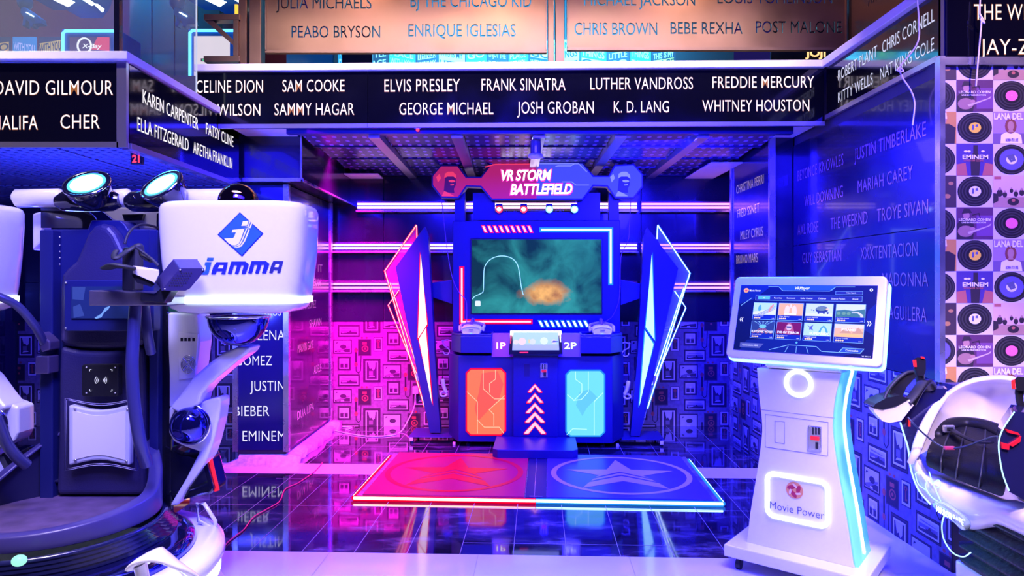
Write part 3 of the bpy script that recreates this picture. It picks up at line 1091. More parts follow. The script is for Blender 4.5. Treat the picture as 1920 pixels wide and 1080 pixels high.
# ================================================================== UPPER FLOOR, seen over the ledge
POST_BLUE = mat('poster_print_blue', (0.04, 0.34, 0.50), 0.6)
POST_PALE = mat('poster_print_pale', (0.75, 0.80, 0.82), 0.6)
POST_DARK = mat('poster_print_dark', (0.02, 0.03, 0.06), 0.6)
POST_YEL = mat('poster_print_yellow', (0.80, 0.52, 0.10), 0.6)
WORDS = ['WELCOME', "I'M HERE", 'PLACE', 'LITTLE', 'THINGS', 'ENJOY THE', 'WITH YOU', 'THIS IS MY', 'GO', 'OF FACE']


def posters(b, o, ux, W, H, seed, cell=0.26, row=0.105):
    rnd = random.Random(seed)
    o, ux = Vector(o), Vector(ux).normalized()
    n = ux.cross(U)
    k = 0
    u = 0.0
    while u < W - .1:
        w = cell * rnd.uniform(.75, 1.15)
        sl = .16 if k % 2 else -.16
        b.use((POST_BLUE, POST_DARK, POST_BLUE, POST_DARK, POST_PALE)[k % 5])
        b.add([o + ux * u + n * .001, o + ux * (u + w) + n * .001, o + ux * (u + w) + U * H + n * .001, o + ux * u + U * H + n * .001], [(0, 1, 2, 3)])
        v = 0.02
        dk = (k % 5) == 4
        while v < H - row * .9:
            up = U
            dirv = (ux + U * sl).normalized()
            h = row * rnd.uniform(.55, .8)
            yel = rnd.random() < .18
            p0 = o + ux * (u + .012) + U * (v + (0 if sl > 0 else -sl * w))
            if yel:
                b.use(POST_YEL)
                b.add([p0 + n * .002 - U * .008, p0 + dirv * (w - .03) + n * .002 - U * .008, p0 + dirv * (w - .03) + U * (h + .008) + n * .002, p0 + U * (h + .008) + n * .002], [(0, 1, 2, 3)])
            b.use(POST_DARK if (yel or dk) else POST_PALE)
            b.text(rnd.choice(WORDS), p0, dirv, U, w - .03, h, .02, lift=.004)
            v += row
        u += w + .015
        k += 1


MAROON = mat('maroon_wall', (0.10, 0.015, 0.03), 0.35, noise=0.2, nscale=2)
b = MB()
b.use(mat('poster_wall_ground', (0.008, 0.02, 0.035), 0.6))
b.box(-2.2, 2.42, 7.45, 7.52, 2.99, 4.9)
posters(b, (-1.9, 7.45, 3.55), (1, 0, 0), 3.7, 0.55, 5)
struct(b.build('wall_upper_back'))
b = MB()
b.use(MAROON)
b.box(-5.6, -2.2, 6.75, 6.85, 2.7, 5.2)
posters(b, (-5.4, 6.75, 3.46), (1, 0, 0), 1.7, 0.42, 9, .22, .12)
struct(b.build('wall_upper_left'))
# bronze clad bay behind the glass
b = MB()
b.use(mat('brown_cladding', (0.09, 0.035, 0.025), 0.45, noise=.2, nscale=4))
for k in range(4):
    b.box(-3.36 + k * .2, -3.17 + k * .2, 6.0, 6.06, 2.7, 4.6)
struct(b.build('wall_upper_bay'))
b = MB()
b.use(mat('blue_glossy_board', (0.02, 0.30, 0.5), 0.2))
b.box(-1.95, -1.55, 5.9, 5.95, 3.2, 3.7)
b.use(NAVY_DARK)
b.box(-1.52, -1.25, 6.1, 6.15, 3.0, 3.8)
struct(b.build('trim_upper_board'))

CYAN = glow('cyan_neon', (0.10, 0.62, 1.0), 2.6)
STRIP = glow('white_blue_strip', (0.75, 0.95, 1.0), 4.0)
CAB = mat('cabinet_blue', (0.02, 0.12, 0.45), 0.3)
SCR_DK = glow('upper_screen_dark', (0.10, 0.06, 0.14), 0.8)
SCR_RED = glow('upper_screen_red', (0.75, 0.08, 0.12), 0.9)
SCR_PALE = glow('upper_screen_pale', (0.80, 0.72, 0.80), 0.9)
SCR_GREEN = glow('upper_screen_green', (0.1, 0.7, 0.3), 0.9)
CARD_W = glow('card_white', (0.92, 0.95, 1.0), 1.0)


def upper_cab(label, Y, x0, x1, yt, yb, sx0, sx1, st, sb, kind, dx):
    t = thing('arcade_cabinet', label, 'arcade machine', (PX((x0 + x1) / 2, Y), Y, 2.70))
    L = t.location
    q = lambda px, py, d=0.0: (PX(px, Y) - L.x, d, PZ(py, Y) - L.z)
    a, c = q(x0, yb), q(x1, yt)
    b = MB(); b.use(CAB)
    b.box(a[0] - .02, c[0] + .02, .01, .35, 0.0, c[2] + .02)
    b.build('housing', t, bevel=.01)
    b = MB(); b.use(CYAN, True)
    r = .012
    b.tube([(a[0], 0, a[2]), (a[0], 0, c[2] - .02), (a[0] + .02, 0, c[2]), (c[0] - .02, 0, c[2]), (c[0], 0, c[2] - .02), (c[0], 0, a[2])], r, 8)
    b.build('neon_outline', t)
    b = MB()
    p0, p1 = q(sx0, sb), q(sx1, st)
    w, h = p1[0] - p0[0], p1[2] - p0[2]
    b.use(SCR_PALE if kind else SCR_DK)
    b.box(p0[0], p1[0], -.004, .012, p0[2], p1[2])
    if not kind:
        b.use(SCR_RED)
        b.add([(p0[0] + w * .55, -.006, p0[2] + h * .3), (p1[0], -.006, p0[2] + h * .2), (p1[0], -.006, p1[2]), (p0[0] + w * .7, -.006, p1[2])], [(0, 1, 2, 3)])
        b.use(CARD_W, True)
        cx, cz = p0[0] + w * .38, p0[2] + h * .5
        b.tube([(cx + .055 * math.cos(k * PI / 12), -.010, cz + .062 * math.sin(k * PI / 12)) for k in range(24)], .007, 6, closed=True)
        b.text('X-Bay', (cx - .02, -.012, cz - .02), (1, 0, 0), (0, 0, 1), w * .5, .035, .02, .2)
        b.use(SCR_GREEN)
        b.box(p0[0] + w * .25, p0[0] + w * .7, -.007, -.005, p0[2] + h * .06, p0[2] + h * .14)
    else:
        b.use(SCR_DK)
        b.box(p0[0] + w * .2, p1[0], -.007, -.005, p0[2] + h * .42, p0[2] + h * .49)
        b.use(SCR_GREEN)
        b.box(p0[0] + w * .25, p0[0] + w * .5, -.009, -.007, p0[2] + h * .43, p0[2] + h * .48)
    b.build('screen', t)
    # canopy slanting up towards the room, with two lit slots
    b = MB(); b.use(CAB)
    far = [(152, 34), (192, 34), (206, 16), (214, -12), (60, -12), (67, 0), (100, 19), (125, 19)]
    dep = [0.1, 0.1, -.05, -.3, -.3, -.2, -.05, -.05]
    ring0 = [(PX(px + dx, Y + d) - L.x, d, PZ(py, Y + d) - L.z) for (px, py), d in zip(far, dep)]
    ring1 = [(p[0], p[1] + .02, p[2] + .08) for p in ring0]
    b.loft([ring0, ring1], True, True, True, False)
    b.build('canopy', t)
    for pts in (((100, 0), (125, -2), (138, 5), (127, 13)), ((152, -2), (160, -3), (176, 8), (172, 11)), ((176, 8), (180, 8), (193, 18), (191, 23))):
        b = MB(); b.use(STRIP)
        rr = [(PX(px + dx, Y - .35) - L.x, -.35, PZ(py, Y - .35) - L.z) for px, py in pts]
        b.loft([rr, [(p[0], p[1] + .02, p[2] + .012) for p in rr]], True, True, True, False)
        b.build('light_strip', t)
    # toy blaster on its cable
    b = MB(); b.use(mat('blaster_blue', (0.03, 0.14, 0.32), 0.3), True)
    g = lambda px, py: (PX(px + dx, Y - .3) - L.x, PZ(py, Y - .3) - L.z)
    body = [g(*p) for p in ((46, 18), (52, 16), (66, 25), (84, 38), (86, 48), (70, 49), (68, 54), (62, 54), (60, 44), (56, 42), (54, 53), (48, 52), (50, 36), (44, 27))]
    b.prism(body, -.34, -.28)
    b.build('blaster', t, bevel=.006)
    b = MB(); b.use(STRIP)
    rr = [g(*p) for p in ((56, 28), (58, 27), (71, 34), (70, 36))]
    b.prism(rr, -.35, -.335)
    b.build('blaster_lamp', t)
    b = MB(); b.use(mat('blaster_blue'), True)
    c0 = g(47, 6)
    b.lathe([(.03, -.05), (.05, -.02), (.055, .02), (.04, .05)], 14, (c0[0], -.3, c0[1]), cap=True)
    b.tube([(c0[0], -.3, c0[1] + .05), (c0[0] + .02, -.25, c0[1] + .5)], .012, 8)
    b.build('cable_reel', t)
    return t


upper_cab('blue arcade cabinet with a red and dark screen behind the left gallery glass', 5.6, 118, 217, 58, 112, 131, 206, 70, 103, 0, 0)
upper_cab('blue arcade cabinet with a pale screen standing by the brown wall bracket', 5.5, 356, 442, 57, 190, 364, 430, 68, 150, 1, 285)

# wall bracket of brown steel beside the pale screen
YK = 5.05
b = MB(); b.use(BRONZE_DK)
t = thing('wall_bracket', 'brown steel bracket with a diagonal strut on the white ledge', 'bracket', (PX(450, YK), YK, 3.005))
L = t.location
q = lambda px, py: (PX(px, YK) - L.x, PZ(py, YK) - L.z)
for nm, x0, x1, ya, yb in (('top_bar', 386, 453, 30, 41), ('bottom_bar', 386, 453, 108, 118.5), ('upright', 441, 451, 41, 108)):
    b = MB(); b.use(BRONZE_DK)
    p, r = q(x0, yb), q(x1, ya)
    b.box(p[0], r[0], -.04, .04, p[1], r[1])
    b.build(nm, t, bevel=.003)
b = MB(); b.use(BRONZE_DK)
b.prism([q(387, 41), q(402, 41), q(441, 78), q(441, 88)], -.03, .03)
b.build('strut', t)
b = MB(); b.use(glow('amber_strip', (1.0, 0.5, 0.05), 1.5))
p, r = q(442, 28), q(447, 10)
b.box(p[0], r[0], -.02, .0, p[1], r[1])
b.build('amber_lamp', t)

# amber sign far back on the upper floor
t = thing('neon_sign', 'small amber lit name sign far back under the right bronze panel', 'sign', (PX(1510, 5.6), 5.6, 3.25))
b = MB(); b.use(glow('amber_letter', (1.0, 0.55, 0.22), 1.6))
b.text('JOJI', (0, 0, PZ(106, 5.6) - 3.25), (1, 0, 0), (0, 0, 1), 38 / F * 5.6, 15 / F * 5.6, .03)
b.build('lettering', t)
b = MB(); b.use(POST_DARK)
b.box(-.28, .36, .004, .02, -.26, .40)
b.build('sheet', t)

# glass of the left gallery
GLASS = mat('clear_glass', (0.55, 0.75, 1.0), 0.02, alpha=0.07)
EDGE_G = glow('glass_edge', (0.75, 0.82, 1.0), 0.7)
b = MB(); b.use(GLASS)
b.box(-5.2, -2.16, 3.76, 3.77, 2.70, 4.4)
o = struct(b.build('window_front_left'))
b = MB(); b.use(GLASS)
b.box(-2.16, -2.15, 3.78, 4.66, 2.70, 4.4)
b.use(EDGE_G)
b.box(-2.16, -2.15, 4.66, 4.664, 2.70, 4.4)
b.use(PIANO)
b.box(-2.19, -2.16, 3.755, 3.79, 2.70, 4.4)
struct(b.build('window_side_left'))

# ================================================================== NEON RAILS on the alcove wall
PINKT = glow('pink_tube', (1.0, 0.30, 0.85), 2.2)
PINKW = glow('pale_pink_tube', (1.0, 0.62, 0.88), 2.6)
RAILM = mat('rail_channel', (0.20, 0.12, 0.25), 0.25, 0.8)
for nm, zs in (('topmost', (2.238, 2.203, 2.165)), ('middle', (1.828, 1.796, 1.755)), ('lowest', (1.436, 1.400, 1.365))):
    for side in (0, 1):
        left = side == 0
        x0, x1 = (-1.80, 1.262) if left else (1.292, 2.30)
        if left and nm == 'topmost':
            x0 = -1.56
        t = thing('neon_rail', '%s %s pink neon rail on the dark back wall' % (nm, 'long' if left else 'short right-corner'), 'neon light', (x0, 6.89, zs[2] - .01), 0, 'pink neon rails of the alcove')
        b = MB(); b.use(RAILM)
        b.box(0, x1 - x0, -.035, .008, 0.0, .115)
        b.use(STEEL)
        b.box(0, x1 - x0, -.085, -.035, 0.0, .018)
        b.build('channel', t, bevel=.003)
        for z in zs[:2]:
            b = MB(); b.use(PINKW if (left and nm != 'lowest') else PINKT, True)
            zz = z - zs[2] + .01
            b.tube([(.01, -.046, zz), (x1 - x0 - .01, -.046, zz)], .0105, 8)
            b.build('tube', t)
        if not left:
            b = MB(); b.use(RAILM)
            b.box(x1 - x0 - .02, x1 - x0 + .015, -.58, -.03, 0, .115)
            b.use(PINKT, True)
            for z in zs[:2]:
                b.tube([(x1 - x0 - .03, -.05, z - zs[2] + .01), (x1 - x0 - .03, -.57, z - zs[2] + .01)], .0105, 8)
            b.build('corner_return', t)

# security camera hanging from the ceiling
t = thing('security_camera', 'cylindrical security camera hanging under the perforated ceiling in the middle', 'security camera', (.175, 5.05, 2.56))
b = MB(); b.use(CHROME, True)
b.lathe([(.045, 0), (.045, -.055), (.04, -.06)], 24, cap=True)
b.build('mount', t)
b = MB(); b.use(mat('camera_smoke', (0.25, 0.22, 0.45), 0.08, 0.6), True)
b.lathe([(.038, -.06), (.04, -.10), (.038, -.155)], 24, cap=True)
b.build('body', t)
b = MB(); b.use(WHITE_GLOSS, True)
b.lathe([(.038, -.155), (.055, -.165), (.055, -.185), (.03, -.195), (.001, -.197)], 24, cap=True)
b.build('dome', t)

# small red lamp at the front soffit and the red figure lamp under the left gallery
t = thing('indicator_lamp', 'tiny red indicator lamp under the front steel edge', 'lamp', (PX(783, 4.86), 4.862, 2.53))
b = MB(); b.use(glow('red_dot', (1, .02, .05), 4), True)
b.ball((0, 0, 0.008), .012, 10, 6)
b.build('lens', t)
b = MB(); b.use(STEEL)
b.box(-.02, .02, -.01, .01, .015, .03)
b.build('base', t)
t = thing('number_display', 'small red lit number display under the left gallery edge', 'display', (PX(255, 4.1), 4.1, PZ(308, 4.1)))
b = MB(); b.use(BLACK_PLASTIC)
b.box(-.035, .035, 0, .03, 0, .075)
b.build('housing', t, bevel=.004)
b = MB(); b.use(glow('red_dot'))
b.text('21', (-.022, -.002, .012), (1, 0, 0), (0, 0, 1), .044, .045, .03)
b.build('digits', t)

# hanging wires on the right
t = thing('hanging_wire', 'thin pale wire with a knot hanging before the silver names', 'wire', (PX(1720, 3.7), 3.7, PZ(0, 3.7)))
L = t.location
q = lambda px, py, Y: (PX(px, Y) - L.x, Y - L.y, PZ(py, Y) - L.z)
WIRE = mat('pale_wire', (0.75, 0.68, 0.62), 0.5)
b = MB(); b.use(WIRE, True)
b.tube(spline([q(1719, -8, 3.6), q(1723, 40, 3.6), q(1722, 75, 3.6), q(1708, 100, 3.62), q(1688, 125, 3.64), q(1692, 145, 3.66), q(1708, 170, 3.66), q(1715, 195, 3.66), q(1711, 235, 3.66)], 6), .004, 6)
b.build('strand', t)
b = MB(); b.use(WIRE, True)
b.tube(spline([q(1688, 125, 3.64), q(1682, 132, 3.62), q(1694, 134, 3.63), q(1690, 128, 3.65)], 5), .004, 6)
b.build('knot', t)
t = thing('hanging_wire', 'thin pale wire hanging before the cream names to the record wallpaper', 'wire', (PX(1838, 3.46), 3.46, PZ(0, 3.46)))
L = t.location
b = MB(); b.use(WIRE, True)
b.tube(spline([q(1838, -8, 3.46), q(1837, 28, 3.46), q(1840, 40, 3.45), q(1836, 90, 3.46), q(1832, 135, 3.46), q(1830, 162, 3.47)], 6), .004, 6)
b.build('strand', t)
b = MB(); b.use(WIRE, True)
b.tube(spline([q(1837, 26, 3.455), q(1841, 33, 3.45), q(1846, 44, 3.455), q(1838, 36, 3.45)], 5), .0045, 6)
b.build('knot', t)

# cables on the floor
CABLE_W = mat('white_cable', (0.85, 0.82, 0.85), 0.4)
CABLE_R = mat('red_cable', (0.65, 0.05, 0.10), 0.4)


def floor_pt(px, py, z=.006):
    Y = F * (EYE - z) / (py - HZ)
    return Vector((PX(px, Y), Y, z))


t = thing('power_cable', 'white power cable curling over the floor to a plug on the back wall', 'cable', floor_pt(700, 818, 0))
L = Vector(t.location)
pts = [floor_pt(*p) for p in ((648, 806), (660, 802), (638, 800), (618, 803), (640, 810), (690, 818), (735, 816), (752, 809))]
pts += [Vector((PX(765, 6.8), 6.8, PZ(788, 6.8))), Vector((PX(776, 6.85), 6.85, PZ(765, 6.85))), Vector((PX(779, 6.86), 6.86, PZ(738, 6.86)))]
b = MB(); b.use(CABLE_W, True)
b.tube(spline([p - L for p in pts], 6), .006, 6)
b.build('cord', t)
b = MB(); b.use(CABLE_W)
p = pts[-1] - L
b.box(p.x - .03, p.x + .03, p.y - .01, p.y + .04, p.z - .005, p.z + .07)
b.build('plug', t, bevel=.008)
t = thing('thin_cable', 'thin red cable snaking over the dark tiles from the pillar foot', 'cable', floor_pt(500, 935, 0))
L = Vector(t.location)
b = MB(); b.use(CABLE_R, True)
b.tube(spline([floor_pt(*p) - L for p in ((604, 868), (590, 884), (560, 905), (535, 917), (524, 940), (500, 955), (475, 970), (458, 992), (440, 1006), (428, 1016), (415, 1030))], 6), .004, 6)
b.build('cord', t)
# ================================================================== THE TWO PLAYER GAME CABINET
A_ = math.radians(2.7)
R0 = Vector((0.205, 6.0, 0))
CX, SX = math.cos(A_), math.sin(A_)


def g(px, py, d=0.0):
    """pixel to a point of the cabinet's own frame at depth d behind its front"""
    k = (px - 960.0) / F
    x = (k * (R0.y + CX * d) - R0.x - SX * d) / (CX + k * SX)
    Y = R0.y - SX * x + CX * d
    return (x, d, EYE + (HZ - py) / F * Y)


def gp(pts, d):
    return [(g(x, y, d)[0], g(x, y, d)[2]) for x, y in pts]


RED_CORE = glow('red_tube_core', (1.0, 0.62, 0.58), 1.3)
RED_EDGE = glow('red_tube_edge', (1.0, 0.0, 0.03), 1.2)  # on the tubes this red emission imitates their halo
WHT_CORE = glow('white_tube_core', (0.80, 0.97, 1.0), 2.2)
WHT_EDGE = glow('cyan_tube_edge', (0.02, 0.30, 1.0), 1.0)  # blue emission that imitates the halo of the white tubes
CAB_MAT = NAVY
bf = thing('game_cabinet', 'dark blue two player game cabinet with big screen between two spiked glowing wings', 'arcade machine', R0, -A_)

# --- lower cabinet with chamfered cheeks
x0, x1 = g(859.6, 700)[0], g(1148, 700)[0]
xo0, xo1 = g(844, 700, .30)[0], g(1167, 700, .30)[0]
zt = g(1003, 667)[2]
b = MB(); b.use(CAB_MAT)
b.prism([(x0, 0), (x1, 0), (xo1, .22), (xo1, .62), (xo0, .62), (xo0, .22)], .045, zt, 'z')
base = b.build('lower_cabinet', bf, bevel=.006)
b = MB(); b.use(BLACK_PLASTIC)
for x in (x0 + .08, x0 + .45, x1 - .45, x1 - .08):
    b.lathe([(.02, 0), (.025, .012), (.012, .02), (.012, .05)], 10, (x, .08, 0), cap=True)
    b.lathe([(.02, 0), (.025, .012), (.012, .02), (.012, .05)], 10, (x, .52, 0), cap=True)
b.build('levelling_foot', base)
b = MB(); b.use(CAB_MAT)
xc0, xc1 = g(962, 700, -.03)[0], g(1046, 700, -.03)[0]
b.box(xc0, xc1, -.03, .02, .10, zt + .005)
col = b.build('centre_door', bf, bevel=.005)
PNL_O = glow('orange_panel', (1.0, 0.17, 0.05), 1.25)
PNL_OL = glow('orange_panel_line', (1.0, 0.48, 0.22), 1.4)
PNL_C = glow('cyan_panel', (0.16, 0.70, 0.95), 1.15)
PNL_CL = glow('cyan_panel_line', (0.50, 0.95, 1.0), 1.25)
PNL_CD = glow('cyan_panel_deep', (0.13, 0.58, 0.95), 1.1)
PNL_OD = glow('orange_panel_deep', (1.0, 0.10, 0.05), 1.2)


def oct_(x0, y0, x1, y1, c):
    return [(x0 + c, y0), (x1 - c, y0), (x1, y0 + c), (x1, y1 - c), (x1 - c, y1), (x0 + c, y1), (x0, y1 - c), (x0, y0 + c)]


def circuit(b, lines, m, d, w=.0055):
    for ln in lines:
        b.use(m)
        pts = [Vector(g(x, y, d)) for x, y in ln]
        for i in range(len(pts) - 1):
            p, q = pts[i], pts[i + 1]
            t_ = (q - p).normalized()
            n = Vector((-t_.z, 0, t_.x)) * w * .5
            e = t_ * w * .4
            b.add([p - n - e, q - n + e, q + n + e, p + n - e], [(0, 1, 2, 3)], False)


for nm, xa, ya, xb, yb, e1, e2, face, lab in (('lit_panel', 873, 690, 949, 817, RED_EDGE, RED_EDGE, PNL_O, 'orange lit panel with circuit lines'),
                                            ('lit_panel', 1060, 693, 1135, 819, WHT_EDGE, WHT_EDGE, PNL_C, 'cyan lit panel with circuit lines')):
    b = MB(); b.use(e1)
    b.prism(gp(oct_(xa, ya, xb, yb, 9), -.004), -.006, .004)
    b.use(face)
    b.prism(gp(oct_(xa + 3, ya + 3, xb - 3, yb - 3, 7), -.006), -.012, -.004)
    if xa < 1000:
        b.use(PNL_OD)
        b.add([g(x, y, -.0125) for x, y in ((903, 700), (933, 696), (944, 720), (936, 748), (915, 770), (896, 790), (890, 765), (898, 735))], [tuple(range(7, -1, -1))], False)
        circuit(b, [[(906, 694), (906, 729), (927, 748), (946, 748)], [(929, 694), (929, 711), (918, 719), (918, 736)], [(876, 735), (895, 753), (895, 812)],
                    [(946, 742), (917, 768), (926, 777), (926, 798)], [(895, 787), (908, 801), (936, 801), (944, 812)]], PNL_OL, -.0135)
    else:
        b.use(PNL_CD)
        b.add([g(x, y, -.0125) for x, y in ((1087, 735), (1105, 730), (1120, 745), (1100, 765), (1092, 780), (1080, 760))], [tuple(range(5, -1, -1))], False)
        circuit(b, [[(1079, 697), (1079, 711), (1091, 720), (1091, 736), (1077, 750)], [(1103, 697), (1103, 735), (1090, 749), (1075, 751)], [(1064, 740), (1077, 751)],
                    [(1130, 737), (1114, 753), (1114, 810)], [(1063, 815), (1074, 804), (1100, 805)], [(1114, 800), (1114, 815)]], PNL_CL, -.0135)
    o = b.build(nm, bf)
    o['label'] = lab
# chevrons
for k, (yt, yb2, w) in enumerate(((721, 735, 12), (738, 755, 14.5), (756, 774, 16), (773, 792, 17.5), (791, 813, 19.5))):
    th = 4.6 + k * .7
    for m, gr, d in ((RED_EDGE, 1.7, -.033), (glow('chevron_core', (1.0, .45, .42), 1.5), 0, -.037)):
        b = MB(); b.use(m) if gr else b.use(m)
        cx = 1003
        pts = [(cx, yt - gr), (cx + w + gr, yb2 - th * .2), (cx + w + gr, yb2 + gr), (cx + w - th - gr * .2, yb2 + gr), (cx, yt + th + gr), (cx - w + th + gr * .2, yb2 + gr), (cx - w - gr, yb2 + gr), (cx - w - gr, yb2 - th * .2)]
        b.prism(gp(pts, d), d, d + .005)
        if gr:
            oc = b.build('chevron', bf)
        else:
            b.build('chevron_core', oc)
# coin slot and blank cover
b = MB(); b.use(STEEL)
b.prism(gp([(1013, 681), (1027, 681), (1027, 708), (1013, 708)], -.03), -.04, -.028)
slot = b.build('coin_slot', bf, bevel=.003)
b = MB(); b.use(BLACK_PLASTIC)
b.prism(gp([(1016, 683), (1018, 683), (1018, 692), (1016, 692)], -.04), -.042, -.038)
b.prism(gp([(1020.5, 683), (1022.5, 683), (1022.5, 692), (1020.5, 692)], -.04), -.042, -.038)
b.prism(gp([(1019, 698), (1024, 698), (1024, 706), (1019, 706)], -.04), -.042, -.038)
b.build('slot_mouth', slot)
b = MB(); b.use(mat('red_button', (.8, .02, .02), .3, emit=(1, .02, .02), es=.4))
b.prism(gp([(1015.5, 693), (1024.5, 693), (1024.5, 698), (1015.5, 698)], -.04), -.046, -.038)
b.build('return_button', slot)
b = MB(); b.use(NAVY_DARK)
p = gp([(983, 682), (993, 682), (993, 706), (983, 706)], -.03)
b.prism(p, -.032, -.028)
b.build('blank_cover', bf)
for px, py in ((852, 831), (1157.5, 834)):
    b = MB(); b.use(WHITE_SATIN)
    c = g(px, py, .1)
    b.box(c[0] - .012, c[0] + .012, .075, .10, c[2] - .012, c[2] + .012)
    b.build('corner_tab', bf, bevel=.002)

# --- control shelf: two trays, slanted purple plates, touch screen
zl, zh = g(1003, 662, -.04)[2], g(1003, 628, -.04)[2]


def tray(xa, xm, xb, left):
    b = MB(); b.use(CAB_MAT)
    fx0, fx1 = g(xa, 640, -.06)[0], g(xb, 640, -.06)[0]
    if left:
        cx = g(xm, 640, .22)[0]
        pts = [(fx0, -.06), (fx1, -.06), (fx1, .30), (cx, .30), (cx, .13)]
    else:
        cx = g(xm, 640, .22)[0]
        pts = [(fx0, -.06), (fx1, -.06), (cx, .13), (cx, .30), (fx0, .30)]
    b.prism(pts, zl, zh - .012, 'z')
    # rim standing up round the tray
    n = len(pts)
    c = Vector((sum(p[0] for p in pts) / n, sum(p[1] for p in pts) / n, 0))
    for i in range(n):
        p, q = Vector((*pts[i], 0)), Vector((*pts[(i + 1) % n], 0))
        pi_, qi = p + (c - p).normalized() * .02, q + (c - q).normalized() * .02
        b.prism([(p.x, p.y), (q.x, q.y), (qi.x, qi.y), (pi_.x, pi_.y)], zh - .012, zh + .008, 'z')
    return b.build('tray', bf, bevel=.004)


tray(864, 849, 922, True)
tray(1089, 1165, 1145, False)
PURP = mat('magenta_plate', (0.40, 0.04, 0.50), 0.35)
PURP2 = mat('violet_plate', (0.16, 0.06, 0.55), 0.35)
for xa, xb, m, s, tx0, tx1, lm in ((922, 962, PURP, '1P', 931, 948, 'r'), (1046, 1089, PURP2, '2P', 1058, 1081, 'b')):
    b = MB(); b.use(m)
    p0, p1, p2, p3 = g(xa, 669, -.02), g(xb, 669, -.02), g(xb, 625, .05), g(xa, 625, .05)
    b.loft([[p0, p1, p2, p3], [(p[0], p[1] + .05, p[2]) for p in (p0, p1, p2, p3)]], True, True, True, False)
    pl = b.build('slanted_plate', bf)
    o_ = Vector(g(tx0, 654, .0))
    up = (Vector(p3) - Vector(p0)).normalized()
    o_ = Vector((g(tx0, 654, .0)[0], p0[1] + (o_.z - p0[2]) / up.z * up.y, o_.z))
    w = g(tx1, 654, 0)[0] - g(tx0, 654, 0)[0]
    b = MB(); b.use(RED_EDGE if lm == 'r' else WHT_EDGE)
    b.text(s, o_ - Vector((.004, 0, .004)), (1, 0, 0), up, w + .008, .064, .03, lift=.003)
    b.use(glow('player_letter', (1.0, .92, .95), 1.8))
    b.text(s, o_, (1, 0, 0), up, w, .056, .012, lift=.005)
    b.build('player_mark', pl)
# touch screen on the slant
p0, p1, p2, p3 = g(954, 664, -.12), g(1055, 664, -.12), g(1052, 620, -.02), g(957, 620, -.02)
b = MB(); b.use(PIANO)
b.loft([[p0, p1, p2, p3], [(p[0], p[1] + .06, p[2] - .01) for p in (p0, p1, p2, p3)]], True, True, True, False)
ts = b.build('touch_screen', bf, bevel=.008)


def slant(u, v, lift=.003):
    a = Vector(p0).lerp(Vector(p1), u)
    c = Vector(p3).lerp(Vector(p2), u)
    up = (Vector(p3) - Vector(p0))
    n = (Vector(p1) - Vector(p0)).cross(up).normalized()
    return a.lerp(c, v) + n * lift


def sl_poly(b, pts, m, lift):
    b.use(m)
    b.add([slant(u, v, lift) for u, v in pts], [tuple(range(len(pts)))], False)


b = MB()
sl_poly(b, [(.06, .16), (.94, .16), (.94, .93), (.06, .93)], glow('touch_sky', (.45, .72, .78), .95), .003)
sl_poly(b, [(.06, .16), (.94, .16), (.94, .40), (.06, .40)], glow('touch_floor', (.42, .50, .80), .9), .004)
for u, v, r, c in ((.24, .53, .075, (.95, .72, .70)), (.66, .55, .075, (.75, .95, .98)), (.44, .52, .06, (.70, .78, .80)), (.85, .52, .05, (.70, .70, .78)), (.12, .50, .05, (.8, .75, .9))):
    sl_poly(b, [(u + r * math.cos(k * PI / 8), v + 2.1 * r * math.sin(k * PI / 8)) for k in range(16)], glow('touch_blob_%d' % (u * 100), c, .95), .005)
sl_poly(b, [(.36, .46), (.39, .46), (.39, .62), (.36, .62)], glow('touch_yellow', (.85, .75, .15), .9), .006)
sl_poly(b, [(.80, .48), (.93, .50), (.93, .54), (.84, .56)], glow('touch_ink', (.1, .15, .4), .5), .006)
b.build('picture', ts)
for uv, m in ((((.01, .45), (.03, .45), (.03, .8), (.01, .8)), RED_EDGE), (((.2, .04), (.36, .04), (.36, .09), (.2, .09)), RED_EDGE), (((.965, .5), (.985, .5), (.985, .8), (.965, .8)), WHT_CORE)):
    b = MB()
    sl_poly(b, uv, m, .004)
    b.build('indicator_strip', ts)

# --- main screen housing
D1 = .30
b = MB(); b.use(CAB_MAT)
pa, pb = g(849, 640, D1), g(1163, 413, D1)
b.box(pa[0], pb[0], D1, D1 + .18, pa[2] - .1, pb[2])
hs = b.build('screen_housing', bf, bevel=.006)
b = MB(); b.use(BLACK_PLASTIC)
fr = gp([(882.5, 447), (1129.5, 447), (1129.5, 589), (882.5, 589)], D1)
b.prism(fr, D1 - .012, D1 + .01)
sc = b.build('screen', bf, bevel=.004)
# what the screen shows: a murky teal scene with an orange blur
SCREEN = mat('screen_teal', (0.02, 0.08, 0.09), 0.12)
nt = SCREEN.node_tree
bs = nt.nodes['Principled BSDF']
tc = nt.nodes.new('ShaderNodeTexCoord')
L_ = nt.links.new
nz = nt.nodes.new('ShaderNodeTexNoise')
nz.inputs['Scale'].default_value = 2.6
nz.inputs['Detail'].default_value = 5
nz.inputs['Distortion'].default_value = .6
L_(tc.outputs['Object'], nz.inputs['Vector'])
rp = nt.nodes.new('ShaderNodeValToRGB')
rp.color_ramp.elements[0].position = .36
rp.color_ramp.elements[0].color = (.004, .03, .04, 1)
rp.color_ramp.elements[1].position = .66
rp.color_ramp.elements[1].color = (.03, .30, .30, 1)
L_(nz.outputs['Fac'], rp.inputs[0])
